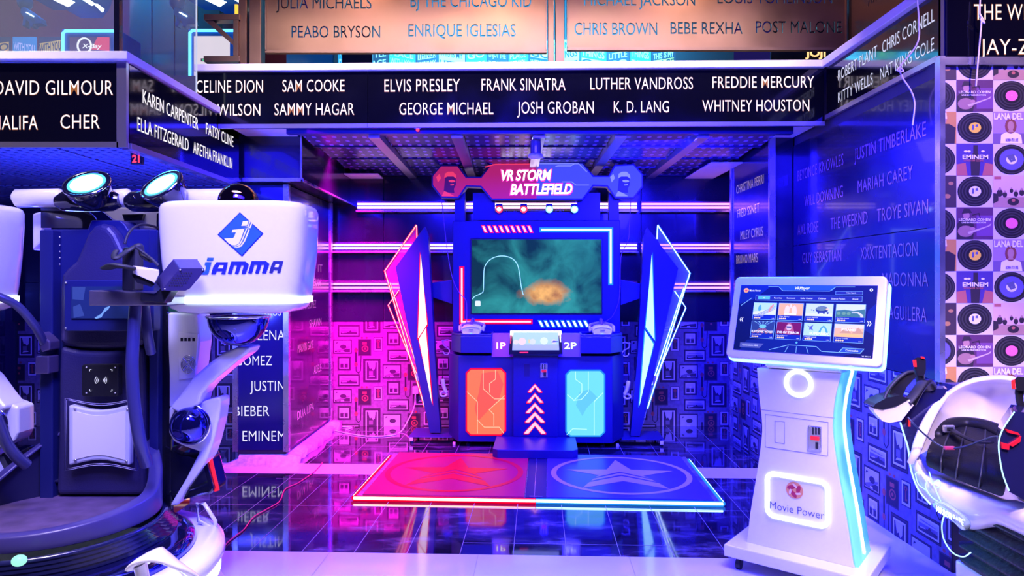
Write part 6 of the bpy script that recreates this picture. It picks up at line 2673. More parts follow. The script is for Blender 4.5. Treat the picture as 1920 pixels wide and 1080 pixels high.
def st_(b, s, u0, u1, vb, hv, m, d, bold=0.0, shear=0.0):
    b.use(m)
    p = HP(*S(u0, vb), d)
    x = (HP(*S(1, vb), d) - HP(*S(0, vb), d))
    y = (HP(*S(u0, 0), d) - HP(*S(u0, 1), d))
    b.text(s, p, x, y, (u1 - u0) * x.length, hv * y.length, bold, shear)


M_BG = glow('menu_ground', (.003, .008, .05), .9)
M_BG2 = glow('menu_blue', (.005, .02, .17), .9)
M_LN = glow('menu_line', (.25, .55, 1.0), 1.0)
M_WH = glow('menu_white', (.95, .97, 1.0), 1.1)
M_CY = glow('menu_cyan', (.12, .55, .95), 1.0)
M_CARD = glow('menu_card', (.008, .03, .30), .9)
M_OR = glow('menu_orange', (1.0, .45, .08), 1.0)
M_YE = glow('menu_stars', (1.0, .70, .25), 1.0)


def G(nm, c=(1, 1, 1)):
    return glow('menu_' + nm, c, .95)


b = MB()
sr(b, 0, 0, 1, 1, M_BG, .0025)
for pts in ([(0, 0), (.25, 0), (.12, .22), (0, .3)], [(1, .25), (1, .7), (.93, .62), (.95, .35)], [(.1, .84), (.4, .78), (.7, .78), (.95, .9), (.8, 1), (.05, 1)]):
    sf(b, pts[::-1], M_BG2, .003)
sf(b, [(.30, .0), (.72, .0), (.70, .075), (.33, .075)][::-1], G('head_plate', (.02, .10, .40)), .0032)
for ln in ([(.22, .02), (.30, .02), (.335, .085), (.68, .085), (.72, .02), (.85, .02)], [(.28, .97), (.42, .885), (.62, .885), (.66, .95), (.78, .95)], [(.1, .2), (.02, .32)], [(.42, .9), (.40, .99)], [(.48, .9), (.48, .99)], [(.55, .9), (.57, .99)]):
    for i in range(len(ln) - 1):
        (ua, va), (ub, vb) = ln[i], ln[i + 1]
        w = .004
        du, dv = ub - ua, vb - va
        l_ = math.hypot(du, dv * .55)
        nu, nv = -dv * .55 / l_ * w * .5, du / l_ * w
        sf(b, [(ua - nu, va - nv), (ub - nu, vb - nv), (ub + nu, vb + nv), (ua + nu, va + nv)], M_LN, .0036)
st_(b, 'VRPlayer', .425, .535, .065, .045, M_WH, .004, .015, .2)
b.use(M_OR)
sf(b, [(.048 + .021 * math.cos(t), .082 + .036 * math.sin(t)) for t in [-2 * PI * i / 20 for i in range(20)]], M_OR, .004)
sf(b, [(.048 + .010 * math.cos(t), .088 + .014 * math.sin(t)) for t in [-2 * PI * i / 12 for i in range(12)]], G('logo_red', (.8, .05, .03)), .0045)
st_(b, 'Movie Power', .075, .165, .098, .030, M_WH, .004, .01)
# search box and tab bar
for (u0, v0, u1, v1) in ((.13, .155, .905, .235), (.72, .085, .905, .135)):
    sr(b, u0, v0, u1, v1, M_LN, .0036)
    sr(b, u0 + .002, v0 + .004, u1 - .002, v1 - .004, G('bar', (.02, .03, .16)), .004)
st_(b, 'Video Search', .795, .86, .118, .018, M_WH, .0045)
sr(b, .15, .172, .243, .218, M_CY, .0045)
for s, u in (('All', .190), ('Favorites', .275), ('Recommend', .372), ('Roller Coaster', .475), ('Children', .602), ('Science Fiction', .695), ('Shoot', .84)):
    st_(b, s, u, u + (.015 if s == 'All' else .012 + .0055 * len(s)), .207, .022, M_WH, .005)
# arrows, gear, bottom buttons
for u, s in ((.045, -1), (.955, 1)):
    for dx in (0, .014):
        uu = u + dx * s
        sf(b, [(uu - s * .007, .50), (uu - s * .002, .50), (uu + s * .008, .535), (uu - s * .002, .57), (uu - s * .007, .57), (uu + s * .002, .535)][:: -s], M_WH, .004)
sf(b, [(.960 + (.013 if i % 2 else .010) * math.cos(t), .065 + (.025 if i % 2 else .019) * math.sin(t)) for i, t in enumerate([-2 * PI * i / 16 for i in range(16)])], M_WH, .004)
sf(b, [(.960 + .005 * math.cos(t), .065 + .009 * math.sin(t)) for t in [-2 * PI * i / 10 for i in range(10)]], M_BG, .0045)
sf(b, [(.05, .885), (.235, .885), (.205, .955), (.05, .955)][::-1], G('status', (.10, .12, .30)), .0036)
st_(b, 'Connections: 0/0/0', .07, .19, .93, .022, M_WH, .0045)
sf(b, [(.80, .88), (.945, .88), (.92, .95), (.775, .95)][::-1], M_LN, .0036)
sf(b, [(.803, .888), (.938, .888), (.916, .942), (.785, .942)][::-1], G('button', (.02, .08, .40)), .004)
st_(b, 'Connection', .822, .905, .928, .028, M_WH, .0045, .01)
st_(b, 'V1.00.01', .93, .985, .992, .018, M_WH, .0045)
sf(b, [(.478 + .008 * math.cos(t), .845 + .014 * math.sin(t)) for t in [-2 * PI * i / 12 for i in range(12)]], M_CY, .004)
# eight picture cards
CN = [('Ride Roller Coaster', 'The Baby', 'Lovely Elephant', 'Real Roller Coaster'), ('Electronic World', 'Eye of Terror', 'Superride', 'Papyrus Travels')]
CN[1] = ('Electronic World', 'Eye of Terror', 'Playground', 'Pyramid Travels')
CU = [(.125, .300), (.320, .500), (.522, .712), (.735, .930)]
CV = [(.275, .525), (.555, .805)]
for r in range(2):
    for c_ in range(4):
        u0, u1 = CU[c_]
        v0, v1 = CV[r]
        sr(b, u0 - .003, v0 - .005, u1 + .003, v1 + .005, M_LN, .004)
        sr(b, u0, v0, u1, v1, M_CARD, .0044)
        vi = v0 + (v1 - v0) * .72
        w, h = u1 - u0, vi - v0
        q = lambda pts: [(u0 + x * w, v0 + y * h) for x, y in pts]
        cc = lambda x, y, rx, ry, n=14: q([(x + rx * math.cos(t), y + ry * math.sin(t)) for t in [-2 * PI * i / n for i in range(n)]])
        d0, d1, d2 = .0048, .0052, .0056
        if (r, c_) == (0, 0):
            sr(b, u0, v0, u1, vi, G('ice', (.55, .85, .95)), d0)
            sf(b, q([(0, .75), (1, .45), (1, 1), (0, 1)])[::-1], G('snow', (.85, .92, .98)), d1)
            sf(b, q([(.25, .18), (.32, .18), (.36, .55), (.30, .7), (.22, .68), (.2, .45)])[::-1], G('teal', (.10, .45, .55)), d2)
            for k_ in range(3):
                sf(b, q([(.2 + k_ * .12, .95), (.95, .25 + k_ * .12), (.97, .28 + k_ * .12), (.25 + k_ * .12, .98)])[::-1], G('track', (.35, .40, .55)), d2)
            sf(b, q([(.72, .35), (.85, .1), (.9, .14), (.8, .5), (.72, .8), (.66, .8)])[::-1], G('orange2', (.9, .35, .12)), d2)
        elif (r, c_) == (0, 1):
            sr(b, u0, v0, u1, vi, G('apricot', (1.0, .55, .12)), d0)
            for s in (-1, 1):
                sf(b, q([(.5 + s * .04, .35), (.5 + s * .14, .16), (.5 + s * .22, .3), (.5 + s * .26, .75), (.5 + s * .18, .92), (.5 + s * .06, .88)])[::s], G('lung', (1.0, .85, .72)), d1)
            sf(b, q([(.47, .08), (.53, .08), (.53, .4), (.47, .4)])[::-1], G('lung'), d1)
            sr(b, u0 + w * .25, v0 + h * .82, u0 + w * .75, v0 + h * .96, M_WH, d2)
        elif (r, c_) == (0, 2):
            sr(b, u0, v0, u1, vi, G('sky', (.70, .85, .98)), d0)
            sr(b, u0, v0 + h * .75, u1, vi, G('snow'), d1)
            sf(b, cc(.60, .45, .24, .28), G('ship', (.03, .05, .12)), d1)
            sf(b, cc(.58, .38, .20, .18), G('olive', (.18, .28, .15)), d2)
            sf(b, cc(.80, .42, .06, .08), M_YE, d2)
            for x in (.48, .68, .82):
                sf(b, q([(x - .04, .66), (x + .04, .66), (x + .03, .82), (x - .02, .8)])[::-1], G('ship'), d2)
            for x, y in ((.22, .5), (.3, .54)):
                sf(b, cc(x, y, .025, .04), G('ship'), d2)
        elif (r, c_) == (0, 3):
            sr(b, u0, v0, u1, vi, G('dawn', (.75, .85, .92)), d0)
            sf(b, q([(0, .5), (.3, .42), (.6, .5), (1, .35), (1, 1), (0, 1)])[::-1], G('forest', (.06, .22, .10)), d1)
            for x in (.1, .28, .45):
                sf(b, cc(x, .72, .07, .12), G('leaf', (.18, .40, .12)), d2)
            sf(b, q([(.55, .62), (.78, .58), (.94, .8), (.96, 1), (.86, 1), (.84, .84), (.74, .68), (.55, .68)])[::-1], G('road', (.72, .74, .72)), d2)
        elif (r, c_) == (1, 0):
            sr(b, u0, v0, u1, vi, G('night', (.03, .06, .14)), d0)
            for x in (.1, .3, .5, .7, .9):
                sf(b, q([(.5, .45), (x - .03, 0), (x + .03, 0)]), G('beam', (.25, .55, .75)), d1)
                sf(b, q([(.5, .45), (x - .05, 1), (x + .05, 1)])[::-1], G('beam2', (.5, .16, .12)), d1)
            sf(b, cc(.5, .42, .16, .16), G('teal2', (.2, .65, .75)), d2)
            st_(b, 'ELECTRONIC WORLD', u0 + w * .03, u0 + w * .97, v0 + h * .93, h * .16, M_WH, .006, .03)
        elif (r, c_) == (1, 1):
            sr(b, u0, v0, u1, vi, G('blood', (.22, .01, .02)), d0)
            sf(b, q([(.3, .9), (.36, .4), (.45, .08), (.56, .06), (.66, .3), (.75, .85), (.6, 1), (.4, 1)])[::-1], G('hair', (.55, .12, .10)), d1)
            sf(b, cc(.51, .42, .11, .26), G('face', (.85, .60, .52)), d2)
            sf(b, q([(.40, .34), (.62, .34), (.60, .46), (.42, .46)])[::-1], G('night'), .0058)
            st_(b, 'EYE OF TERROR', u0 + w * .05, u0 + w * .95, v0 + h * .92, h * .17, M_WH, .006, .03)
        elif (r, c_) == (1, 2):
            sr(b, u0, v0, u1, vi, G('ice'), d0)
            sf(b, q([(.5, .9), (.62, .35), (.72, .15), (.82, .35), (.95, .9)])[::-1], G('teal'), d1)
            sf(b, q([(.60, .9), (.66, .45), (.72, .3), (.78, .45), (.84, .9)])[::-1], G('ice2', (.65, .92, .95)), d2)
            sf(b, q([(.1, .15), (.22, .3), (.34, .12), (.30, .4), (.36, .62), (.26, .5), (.2, .55), (.2, .35)])[::-1], G('figure', (.12, .15, .4)), d2)
            st_(b, 'SUPERRIDE', u0 + w * .22, u0 + w * .95, v0 + h * .92, h * .2, M_WH, .006, .03)
        else:
            sr(b, u0, v0, u1, vi, G('sand', (.95, .55, .18)), d0)
            sr(b, u0, v0, u1, v0 + h * .3, G('haze', (.85, .80, .75)), d1)
            for x, hh in ((.4, .3), (.82, .22)):
                sf(b, q([(x - .22, .7), (x, hh), (x + .2, .7)])[::-1], G('pyramid', (.70, .38, .12)), d2)
            sf(b, q([(.05, .85), (.4, .72), (.95, .80), (.95, .92), (.1, .98)])[::-1], G('plane_gold', (1.0, .62, .10)), .0058)
            st_(b, 'PYRAMID', u0 + w * .25, u0 + w * .75, v0 + h * .52, h * .18, M_WH, .0062, .03)
        vb = vi + (v1 - vi) * .36
        st_(b, CN[r][c_], u0 + w * .05, u0 + w * .48, vb, (v1 - v0) * .055, M_WH, .005)
        for i in range(4):
            cu, cv = u0 + w * (.09 + .075 * i), vi + (v1 - vi) * .70
            sf(b, [(cu + .0065 * math.cos(t), cv + .012 * math.sin(t)) for t in [-2 * PI * n_ / 10 for n_ in range(10)]], M_YE, .005)
        st_(b, '1:00', u0 + w * .86, u0 + w * .96, vi + (v1 - vi) * .85, (v1 - v0) * .05, M_WH, .005)
b.build('menu_picture', scn)
# ================================================================== THE EGG SEAT AT THE RIGHT EDGE
EO = Vector((2.08, 2.82, 0))
eg = thing('motion_seat', 'white egg shaped ride seat with black leather cushion and joysticks at the right edge', 'arcade machine', EO)


def e(px, py, Y):
    return Vector((PX(px, Y), Y, PZ(py, Y))) - EO


def dn(px):
    """depth of the seat's near side, which turns towards the viewer on the right"""
    return 3.0 - (px - 1735) * .00245


CREAM = mat('cream_shell', (.86, .80, .74), .22, coat=.5)
PEARL = mat('pearl_shell', (.84, .80, .86), .16, coat=.7)
BLK_LEATHER = mat('black_leather', (.006, .006, .010), .42, bump=.12, bscale=160, spec=.22)
GLOSS_NAVY = mat('gloss_navy_shell', (.02, .02, .12), .06, .35, coat=1)

# --- back shell: rim and hollow
rim = [(1722, 852, 2.99), (1729, 826, 3.02), (1741, 795, 3.06), (1754, 768, 3.09), (1773, 742, 3.13), (1793, 727, 3.16), (1814, 717, 3.18), (1836, 711, 3.18), (1864, 708, 3.15), (1895, 710, 3.08),
       (1922, 722, 3.00), (1946, 750, 2.90), (1960, 790, 2.80), (1966, 840, 2.72)]
rimv = spline([e(*p) for p in rim], 4)
ctr = e(1845, 830, 3.10)
back = Vector((.62, .79, 0))
b = MB(); b.use(CREAM, True)
sec = []
for s, d, lift in ((1.0, .0, 0), (.985, -.008, 0), (.955, .0, 0), (.90, .05, 0), (.75, .115, 0), (.5, .16, 0), (.22, .18, 0), (.02, .185, 0)):
    sec.append([ctr + (p - ctr) * s + back * d for p in rimv])
b.loft(sec[::-1], False, False, False)
out = []
for s, d in ((1.0, .0), (1.03, .03), (1.0, .10), (.85, .20), (.55, .27), (.1, .29)):
    out.append([ctr + (p - ctr) * s + back * d for p in rimv])
b.loft(out, False, False, False)
b.build('back_shell', eg)

# --- lower shell
topl = [(1704, 846), (1722, 852), (1738, 882), (1765, 890), (1792, 901), (1830, 914), (1862, 926), (1884, 934), (1905, 936), (1930, 945), (1975, 960)]
bot = [(1705, 866), (1711, 892), (1725, 922), (1750, 952), (1778, 974), (1812, 992), (1834, 996), (1868, 990), (1890, 1000), (1925, 1018), (1975, 1040)]
n = len(topl)
rings = []
for f, dd in ((0.0, .05), (.12, .0), (.4, -.035), (.75, -.02), (.95, .03), (1.0, .09)):
    rings.append(spline([e(topl[i][0] * (1 - f) + bot[i][0] * f, topl[i][1] * (1 - f) + bot[i][1] * f, dn(topl[i][0] * (1 - f) + bot[i][0] * f) + dd) for i in range(n)], 3))
bk = [[p + Vector((.16, .30, 0)) * q_ for p in rings[-1]] for q_ in (1.0,)]
tk = [[p + Vector((.16, .30, 0)) for p in rings[0]]]
b = MB(); b.use(PEARL, True)
b.loft(tk + rings + bk, False, False, False)
# close the left end
b.add([r[0] for r in tk + rings + bk], [tuple(range(len(rings) + 2))], False)
b.build('lower_shell', eg)
# pearl lip running up the rim on the left
b = MB(); b.use(PEARL, True)
b.tube(spline([e(1706, 868, 2.985), e(1716, 850, 2.97), e(1724, 826, 2.99), e(1738, 793, 3.03), e(1756, 762, 3.06), e(1776, 738, 3.10)], 5), [.012 + .010 * math.sin(PI * i / 25) for i in range(26)], 10)
b.build('rim_lip', eg)

# --- seat cushion and its back roll
def cush(front, top, back_):
    return [spline(r, 4) for r in (front, top, back_)]


r0 = [e(1738, 874, 2.97), e(1765, 886, 2.90), e(1792, 898, 2.84), e(1835, 916, 2.74), e(1882, 933, 2.62)]
r1 = [e(1734, 858, 2.95), e(1764, 868, 2.875), e(1794, 880, 2.81), e(1838, 896, 2.71), e(1887, 910, 2.59)]
r2 = [e(1742, 836, 3.0), e(1768, 845, 2.93), e(1798, 852, 2.87), e(1842, 862, 2.77), e(1888, 874, 2.65)]
r3 = [e(1750, 822, 3.07), e(1775, 826, 3.02), e(1804, 830, 2.97), e(1846, 836, 2.88), e(1886, 846, 2.78)]
r4 = [e(1760, 812, 3.12), e(1785, 803, 3.13), e(1812, 800, 3.11), e(1848, 806, 3.04), e(1886, 820, 2.94)]
b = MB(); b.use(BLK_LEATHER, True)
b.loft([spline(r, 4) for r in (r0, r1, r2, r3, r4)], False, False, False)
b.add([p for p in (r0[0], r1[0], r2[0], r3[0], r4[0])], [(4, 3, 2, 1, 0)], False)
b.add([p for p in (r0[-1], r1[-1], r2[-1], r3[-1], r4[-1])], [(0, 1, 2, 3, 4)], False)
b.build('seat_cushion', eg, subsurf=1)
b = MB(); b.use(mat('seam_piping', (.03, .03, .04), .4), True)
for u in (1, 2, 3):
    b.tube(spline([r0[u], r1[u] + Vector((-.002, -.004, .002)), r2[u] + Vector((0, -.002, .003)), r3[u] + Vector((0, 0, .004)), r4[u]], 5), .0035, 6)
b.build('seam', eg)
b = MB(); b.use(BLK_LEATHER, True)
b.tube(spline([e(1752, 822, 3.10), e(1766, 804, 3.14), e(1790, 795, 3.16), e(1815, 794, 3.15), e(1846, 799, 3.09), e(1880, 812, 2.98), e(1905, 830, 2.88)], 5), [.02] + [.036] * 28 + [.03, .02], 12, flat=.8)
b.build('back_roll', eg)
b = MB(); b.use(STEEL)
bc = e(1779, 804, 3.07)
b.box(bc.x - .025, bc.x + .025, bc.y - .008, bc.y + .008, bc.z - .016, bc.z + .016)
bu = b.build('belt_buckle', eg, bevel=.004)
b = MB(); b.use(BLACK_PLASTIC)
b.box(bc.x - .014, bc.x + .014, bc.y - .010, bc.y - .006, bc.z - .008, bc.z + .008)
b.build('buckle_button', bu)
b = MB(); b.use(BLK_LEATHER, True)
b.tube(spline([e(1786, 806, 3.06), e(1800, 815, 2.97), e(1830, 828, 2.88), e(1860, 830, 2.82)], 5), .016, 8, flat=.3)
b.build('belt', eg)

# --- far arm: dark fin with joystick
b = MB(); b.use(GLOSS_NAVY)
fin = [(1722, 724), (1740, 727), (1778, 730), (1756, 758), (1740, 790), (1729, 822), (1721, 851), (1706, 846), (1694, 812), (1688, 790), (1700, 756)]
f0 = [e(x, y, 3.06) for x, y in fin]
f1 = [e(x, y, 3.06) + Vector((.05, .09, 0)) for x, y in fin]
b.loft([f0, f1], True, True, True, False)
b.build('far_arm', eg, bevel=.008)
b = MB(); b.use(glow('edge_ice', (.45, .80, 1.0), 1.6), True)
b.tube(spline([e(1688, 792, 3.05), e(1696, 818, 3.04), e(1703, 842, 3.03), e(1708, 880, 2.99), e(1722, 918, 2.97), e(1745, 946, 2.93)], 5), .0035, 6)
b.build('edge_light', eg)
b = MB(); b.use(mat('red_button'))
p = e(1704, 792, 3.055)
b.box(p.x - .004, p.x + .004, p.y - .006, p.y, p.z - .018, p.z + .018)
b.build('arm_marker', eg)


def joystick(nm, pts, rad, head, red, Y):
    b = MB(); b.use(BLACK_PLASTIC, True)
    b.tube(spline([e(*p, Y) for p in pts], 5), rad, 12)
    o = b.build(nm, eg)
    b = MB(); b.use(BLACK_PLASTIC)
    xs, ys = [p[0] for p in head], [p[1] for p in head]
    h0 = [e(x, y, Y - .025) for x, y in head]
    h1 = [e(x, y, Y + .03) for x, y in head]
    b.loft([h0, h1], True, True, True, False)
    b.build('head', o, bevel=.006)
    for q in red:
        b = MB(); b.use(mat('red_button'))
        h0 = [e(x, y, Y - .032) for x, y in q]
        h1 = [e(x, y, Y + .0) for x, y in q]
        b.loft([h0, h1], True, True, True, False)
        b.build('trigger_button', o, bevel=.003)
    return o


joystick('joystick', [(1726, 732), (1726, 718), (1724, 700), (1722, 688)], [.030, .028, .024, .020, .018, .017, .017, .017, .018, .019, .02, .02, .02, .02, .02, .02],
         [(1714, 673), (1720, 670), (1733, 671), (1736, 676), (1736, 694), (1732, 706), (1722, 704), (1716, 690)], [[(1711, 675), (1718, 675), (1719, 688), (1713, 688)], [(1726, 668), (1733, 669), (1734, 673), (1727, 672)]], 3.02)
joystick('joystick', [(1917, 778), (1914, 762), (1911, 745), (1912, 730)], [.014] * 4 + [.013] * 8 + [.015] * 4,
         [(1902, 711), (1908, 706), (1932, 708), (1936, 722), (1930, 735), (1906, 732)], [[(1896, 713), (1903, 711), (1904, 730), (1897, 729)]], 2.66)
b = MB(); b.use(BLACK_PLASTIC, True)
b.tube(spline([e(1708, 757, 3.0), e(1720, 735, 3.0), e(1735, 718, 3.03), e(1744, 728, 3.06)], 5), .030, 10, flat=.5)
b.build('armrest', eg)

# --- near arm: glossy dark pad with red mark
arm = [(1902, 771), (1925, 774), (1975, 790), (1975, 955), (1925, 940), (1892, 922), (1880, 890), (1873, 845), (1875, 818), (1882, 800)]
a0 = [e(x, y, 2.52) for x, y in arm]
a1 = [e(x, y, 2.52) + Vector((.09, .14, 0)) for x, y in arm]
b = MB(); b.use(GLOSS_NAVY)
b.loft([a0, a1], True, True, True, False)
na = b.build('near_arm', eg, bevel=.02, seg=4)
b = MB(); b.use(mat('red_decal', (.65, .01, .03), .2, emit=(1, .02, .05), es=.25))
for q in ([(1877, 829), (1892, 833), (1891, 843), (1879, 841)], [(1885, 804), (1908, 811), (1912, 816), (1890, 811)], [(1891, 834), (1904, 826), (1914, 818), (1912, 828), (1898, 837)]):
    b.prism([(e(x, y, 2.515).x, e(x, y, 2.515).z) for x, y in q], 2.512 - EO.y, 2.52 - EO.y)
b.build('red_mark', na)
b = MB(); b.use(glow('edge_ice'), True)
b.tube(spline([e(1902, 772, 2.51), e(1882, 802, 2.51), e(1874, 822, 2.51), e(1873, 846, 2.51), e(1880, 888, 2.51), e(1892, 920, 2.51)], 5), .0025, 6)
b.build('edge_light', na)

# --- lit name plate and glowing lines painting a reflection on the lower shell
b = MB(); b.use(mat('plate_ice', (.55, .75, .85), .12, .7), True)
b.tube(spline([e(1754, 944, 2.90), e(1768, 951, 2.86), e(1790, 966, 2.80), e(1806, 980, 2.76), e(1814, 992, 2.75)], 5), [.014, .02, .026, .03] + [.033] * 13 + [.03, .026, .02, .014], 14, flat=.6)
npl = b.build('name_plate', eg)
b = MB(); b.use(glow('plate_letter', (.80, 1.0, 1.0), 2.2))
p0, p1 = e(1757, 958, 2.835), e(1808, 986, 2.735)
b.text('MIRROR RATE', p0, p1 - p0, (0, 0, 1), (p1 - p0).length, .026, .03, lift=.006)
b.build('lettering', npl)
b = MB(); b.use(glow('edge_ice'), True)
for ln in ([(1716, 888), (1727, 884), (1738, 900), (1735, 912), (1745, 930), (1758, 940)], [(1716, 888), (1722, 908), (1738, 920)], [(1742, 884), (1748, 904), (1756, 922), (1764, 940)], [(1750, 905), (1760, 900), (1764, 910), (1757, 915)]):
    b.tube(spline([e(x, y, dn(x) - .045) for x, y in ln], 4), .0022, 5)
b.build('painted_reflection', eg)

# --- bellows and base box
bx0, bx1, by0, by1 = 1.94, 2.62, 2.16, 2.92
prof = []
for k_ in range(6):
    z = .25 + k_ * .055
    prof += [(0.0, z), (.035, z + .018), (.035, z + .030), (0.0, z + .046)]
b = MB(); b.use(mat('bellows_leather', (.005, .006, .014), .38, bump=.4, bscale=40, spec=.3), True)
rings = []
for gdx, z in prof:
    rr = rrect(bx0 - gdx, bx1 + gdx, by0 - gdx, by1 + gdx, .06, 4)
    rings.append([Vector((x, y, z)) - EO for x, y in rr])
b.loft(rings, True, False, False)
b.build('bellows', eg)
b = MB(); b.use(PEARL)
b.box(1.925 - EO.x, 2.66 - EO.x, 2.12 - EO.y, 2.97 - EO.y, 0.0, .25)
b.build('base_box', eg, bevel=.012)
b = MB(); b.use(glow('edge_ice'), True)
b.tube(spline([e(1776, 948, 2.84), e(1772, 962, 2.82), e(1766, 985, 2.83), e(1770, 1012, 2.86), e(1786, 1036, 2.88), e(1806, 1044, 2.84), e(1820, 1036, 2.78)], 5), .0028, 6)
b.build('light_wire', eg)

# --- headset hung on the far arm
hl = Vector(e(1690, 760, 2.96) + EO)
t = thing('vr_headset', 'white and black vr headset hung on the left arm of the egg shaped seat', 'vr headset', hl)
q = lambda px, py, Y=2.96: Vector((PX(px, Y), Y, PZ(py, Y))) - hl
b = MB(); b.use(mat('headset_cream'))
f0 = [q(*p, 2.90) for p in ((1637, 765), (1639, 772), (1655, 790), (1668, 793), (1690, 789), (1713, 760), (1705, 749), (1680, 762), (1655, 768))]
f1 = [p + Vector((.01, .06, 0)) for p in f0]
b.loft([f0, f1], True, True, True, False)
b.build('front_shell', t, bevel=.008)
b = MB(); b.use(BLACK_PLASTIC)
f0 = [q(*p, 2.895) for p in ((1637, 764), (1642, 757), (1663, 746), (1688, 741), (1705, 748), (1680, 762), (1655, 768))]
f1 = [p + Vector((.015, .11, 0)) for p in f0]
b.loft([f0, f1], True, True, True, False)
b.build('face_gasket', t, bevel=.008)
b = MB(); b.use(BLACK_PLASTIC)
f0 = [q(*p, 2.95) for p in ((1664, 746), (1672, 728), (1692, 706), (1714, 696), (1718, 706), (1700, 726), (1692, 744))]
f1 = [p + Vector((.0, .04, 0)) for p in f0]
b.loft([f0, f1], True, True, True, False)
b.build('head_pad', t, bevel=.008)
b = MB(); b.use(BLACK_RUBBER, True)
b.tube(spline([q(1658, 756, 2.90), q(1661, 740, 2.92), q(1676, 718, 2.93), q(1698, 700, 2.94), q(1712, 697, 2.95)], 5), .007, 8)
b.tube(spline([q(1700, 756, 2.91), q(1712, 742, 2.93), q(1722, 728, 2.96), q(1730, 716, 2.99)], 5), .024, 8, flat=.35)
b.build('strap', t)
t2 = thing('headset_cable', 'thin dark cable running from the hung headset across the black seat', 'cable', e(1780, 842, 2.86) + EO)
hl2 = Vector(t2.location)
q2 = lambda px, py, Y: Vector((PX(px, Y), Y, PZ(py, Y))) - hl2
b = MB(); b.use(mat('dark_cable', (.02, .03, .08), .4), True)
b.tube(spline([q2(1702, 782, 2.90), q2(1718, 800, 2.88), q2(1740, 820, 2.90), q2(1762, 835, 2.88), q2(1780, 840, 2.86), q2(1806, 838, 2.82), q2(1835, 828, 2.74), q2(1858, 820, 2.62), q2(1870, 818, 2.53)], 5), .0038, 6)
b.build('cord', t2)
b = MB(); b.use(mat('connector_red', (.45, .04, .12), .3))
p = q2(1780, 840, 2.855)
b.box(p.x - .022, p.x + .022, p.y - .008, p.y + .008, p.z - .007, p.z + .007)
b.build('connector', t2, bevel=.003)
# dark cable along the floor from the kiosk to the seat base
t3 = thing('floor_cable', 'black cable lying on the white floor between kiosk base and seat base', 'cable', (1.75, 3.2, 0))
b = MB(); b.use(BLACK_RUBBER, True)
b.tube(spline([Vector(p) - Vector((1.75, 3.2, 0)) for p in ((1.72, 3.30, .007), (1.80, 3.22, .007), (1.90, 3.18, .007), (2.05, 3.14, .007), (2.2, 3.15, .007))], 6), .006, 6)
b.build('cord', t3)
# ================================================================== WALLPAPER OF RECORDS AND SLEEVES (right, facing the camera)
RW = 0.1887
RH = 0.1640
YW = 3.515
R_GROUND = mat('record_paper', (0.62, 0.55, 0.54), 0.6)
R_VINYL = mat('record_print_black', (0.02, 0.018, 0.022), 0.35)
R_GROOVE = mat('record_print_groove', (0.05, 0.045, 0.05), 0.35)


def flat(name, c=(.5, .5, .5)):
    return mat('sleeve_' + name, c, 0.55)


b = MB()
X0 = PX(1793, YW)
ZT = PZ(150, YW)
b.use(R_GROUND)
b.add([(2.205, YW, 0), (3.6, YW, 0), (3.6, YW, 2.58), (2.205, YW, 2.58)], [(0, 1, 2, 3)])
LAB = {'yel': (.85, .55, .05), 'white': (.75, .72, .68), 'pink': (.85, .15, .35), 'blue': (.12, .10, .55), 'dark': (.15, .12, .14), 'green': (.35, .6, .3)}


def clipx(pts):
    """clip a polygon to x >= 2.206"""
    out = []
    for i in range(len(pts)):
        p, q = pts[i], pts[(i + 1) % len(pts)]
        if p[0] >= 2.206:
            out.append(p)
        if (p[0] - 2.206) * (q[0] - 2.206) < 0:
            t_ = (2.206 - p[0]) / (q[0] - p[0])
            out.append((2.206, p[1] + (q[1] - p[1]) * t_))
    return out


def pg(pts, m, lift):
    pts = [(x, min(z, 2.575)) for x, z in pts]
    pts = clipx(pts)
    if len(pts) < 3:
        return
    b.use(m)
    b.add([(x, YW - lift, z) for x, z in pts], [tuple(range(len(pts)))], False)


def el(cx, cz, rx, rz, m, lift, n=36):
    pg([(cx + rx * math.cos(2 * PI * k / n), cz + rz * math.sin(2 * PI * k / n)) for k in range(n)], m, lift)


def disc(cx, cz, label):
    el(cx, cz, RW * .47, RH * .47, R_VINYL, .001, 48)
    for k, s in enumerate((.44, .40, .36, .32, .28, .24)):
        el(cx, cz, RW * s, RH * s, R_GROOVE if k % 2 == 0 else R_VINYL, .0013 + k * .0003, 40)
    if label == 'blue':
        el(cx, cz, RW * .33, RH * .33, flat('ring_blue', LAB['blue']), .0034)
        el(cx, cz, RW * .15, RH * .15, flat('ring_white', LAB['white']), .0037)
        pg([(cx - .03, cz + .02), (cx - .005, cz - .015), (cx + .02, cz - .005), (cx + .01, cz + .03)], flat('blot', (.1, .1, .2)), .004)
    else:
        el(cx, cz, RW * .165, RH * .165, flat('label_' + label, LAB[label]), .0034)
        if label in ('yel', 'white'):
            pg([(cx - .018, cz - .012), (cx - .006, cz - .012), (cx - .004, cz + .014), (cx - .014, cz + .016)], flat('blot', (.1, .1, .2)), .004)
            pg([(cx + .002, cz + .004), (cx + .016, cz + .004), (cx + .014, cz + .018), (cx + .003, cz + .016)], flat('blot'), .004)
    el(cx, cz, RW * .012, RH * .012, R_GROUND, .0045, 10)


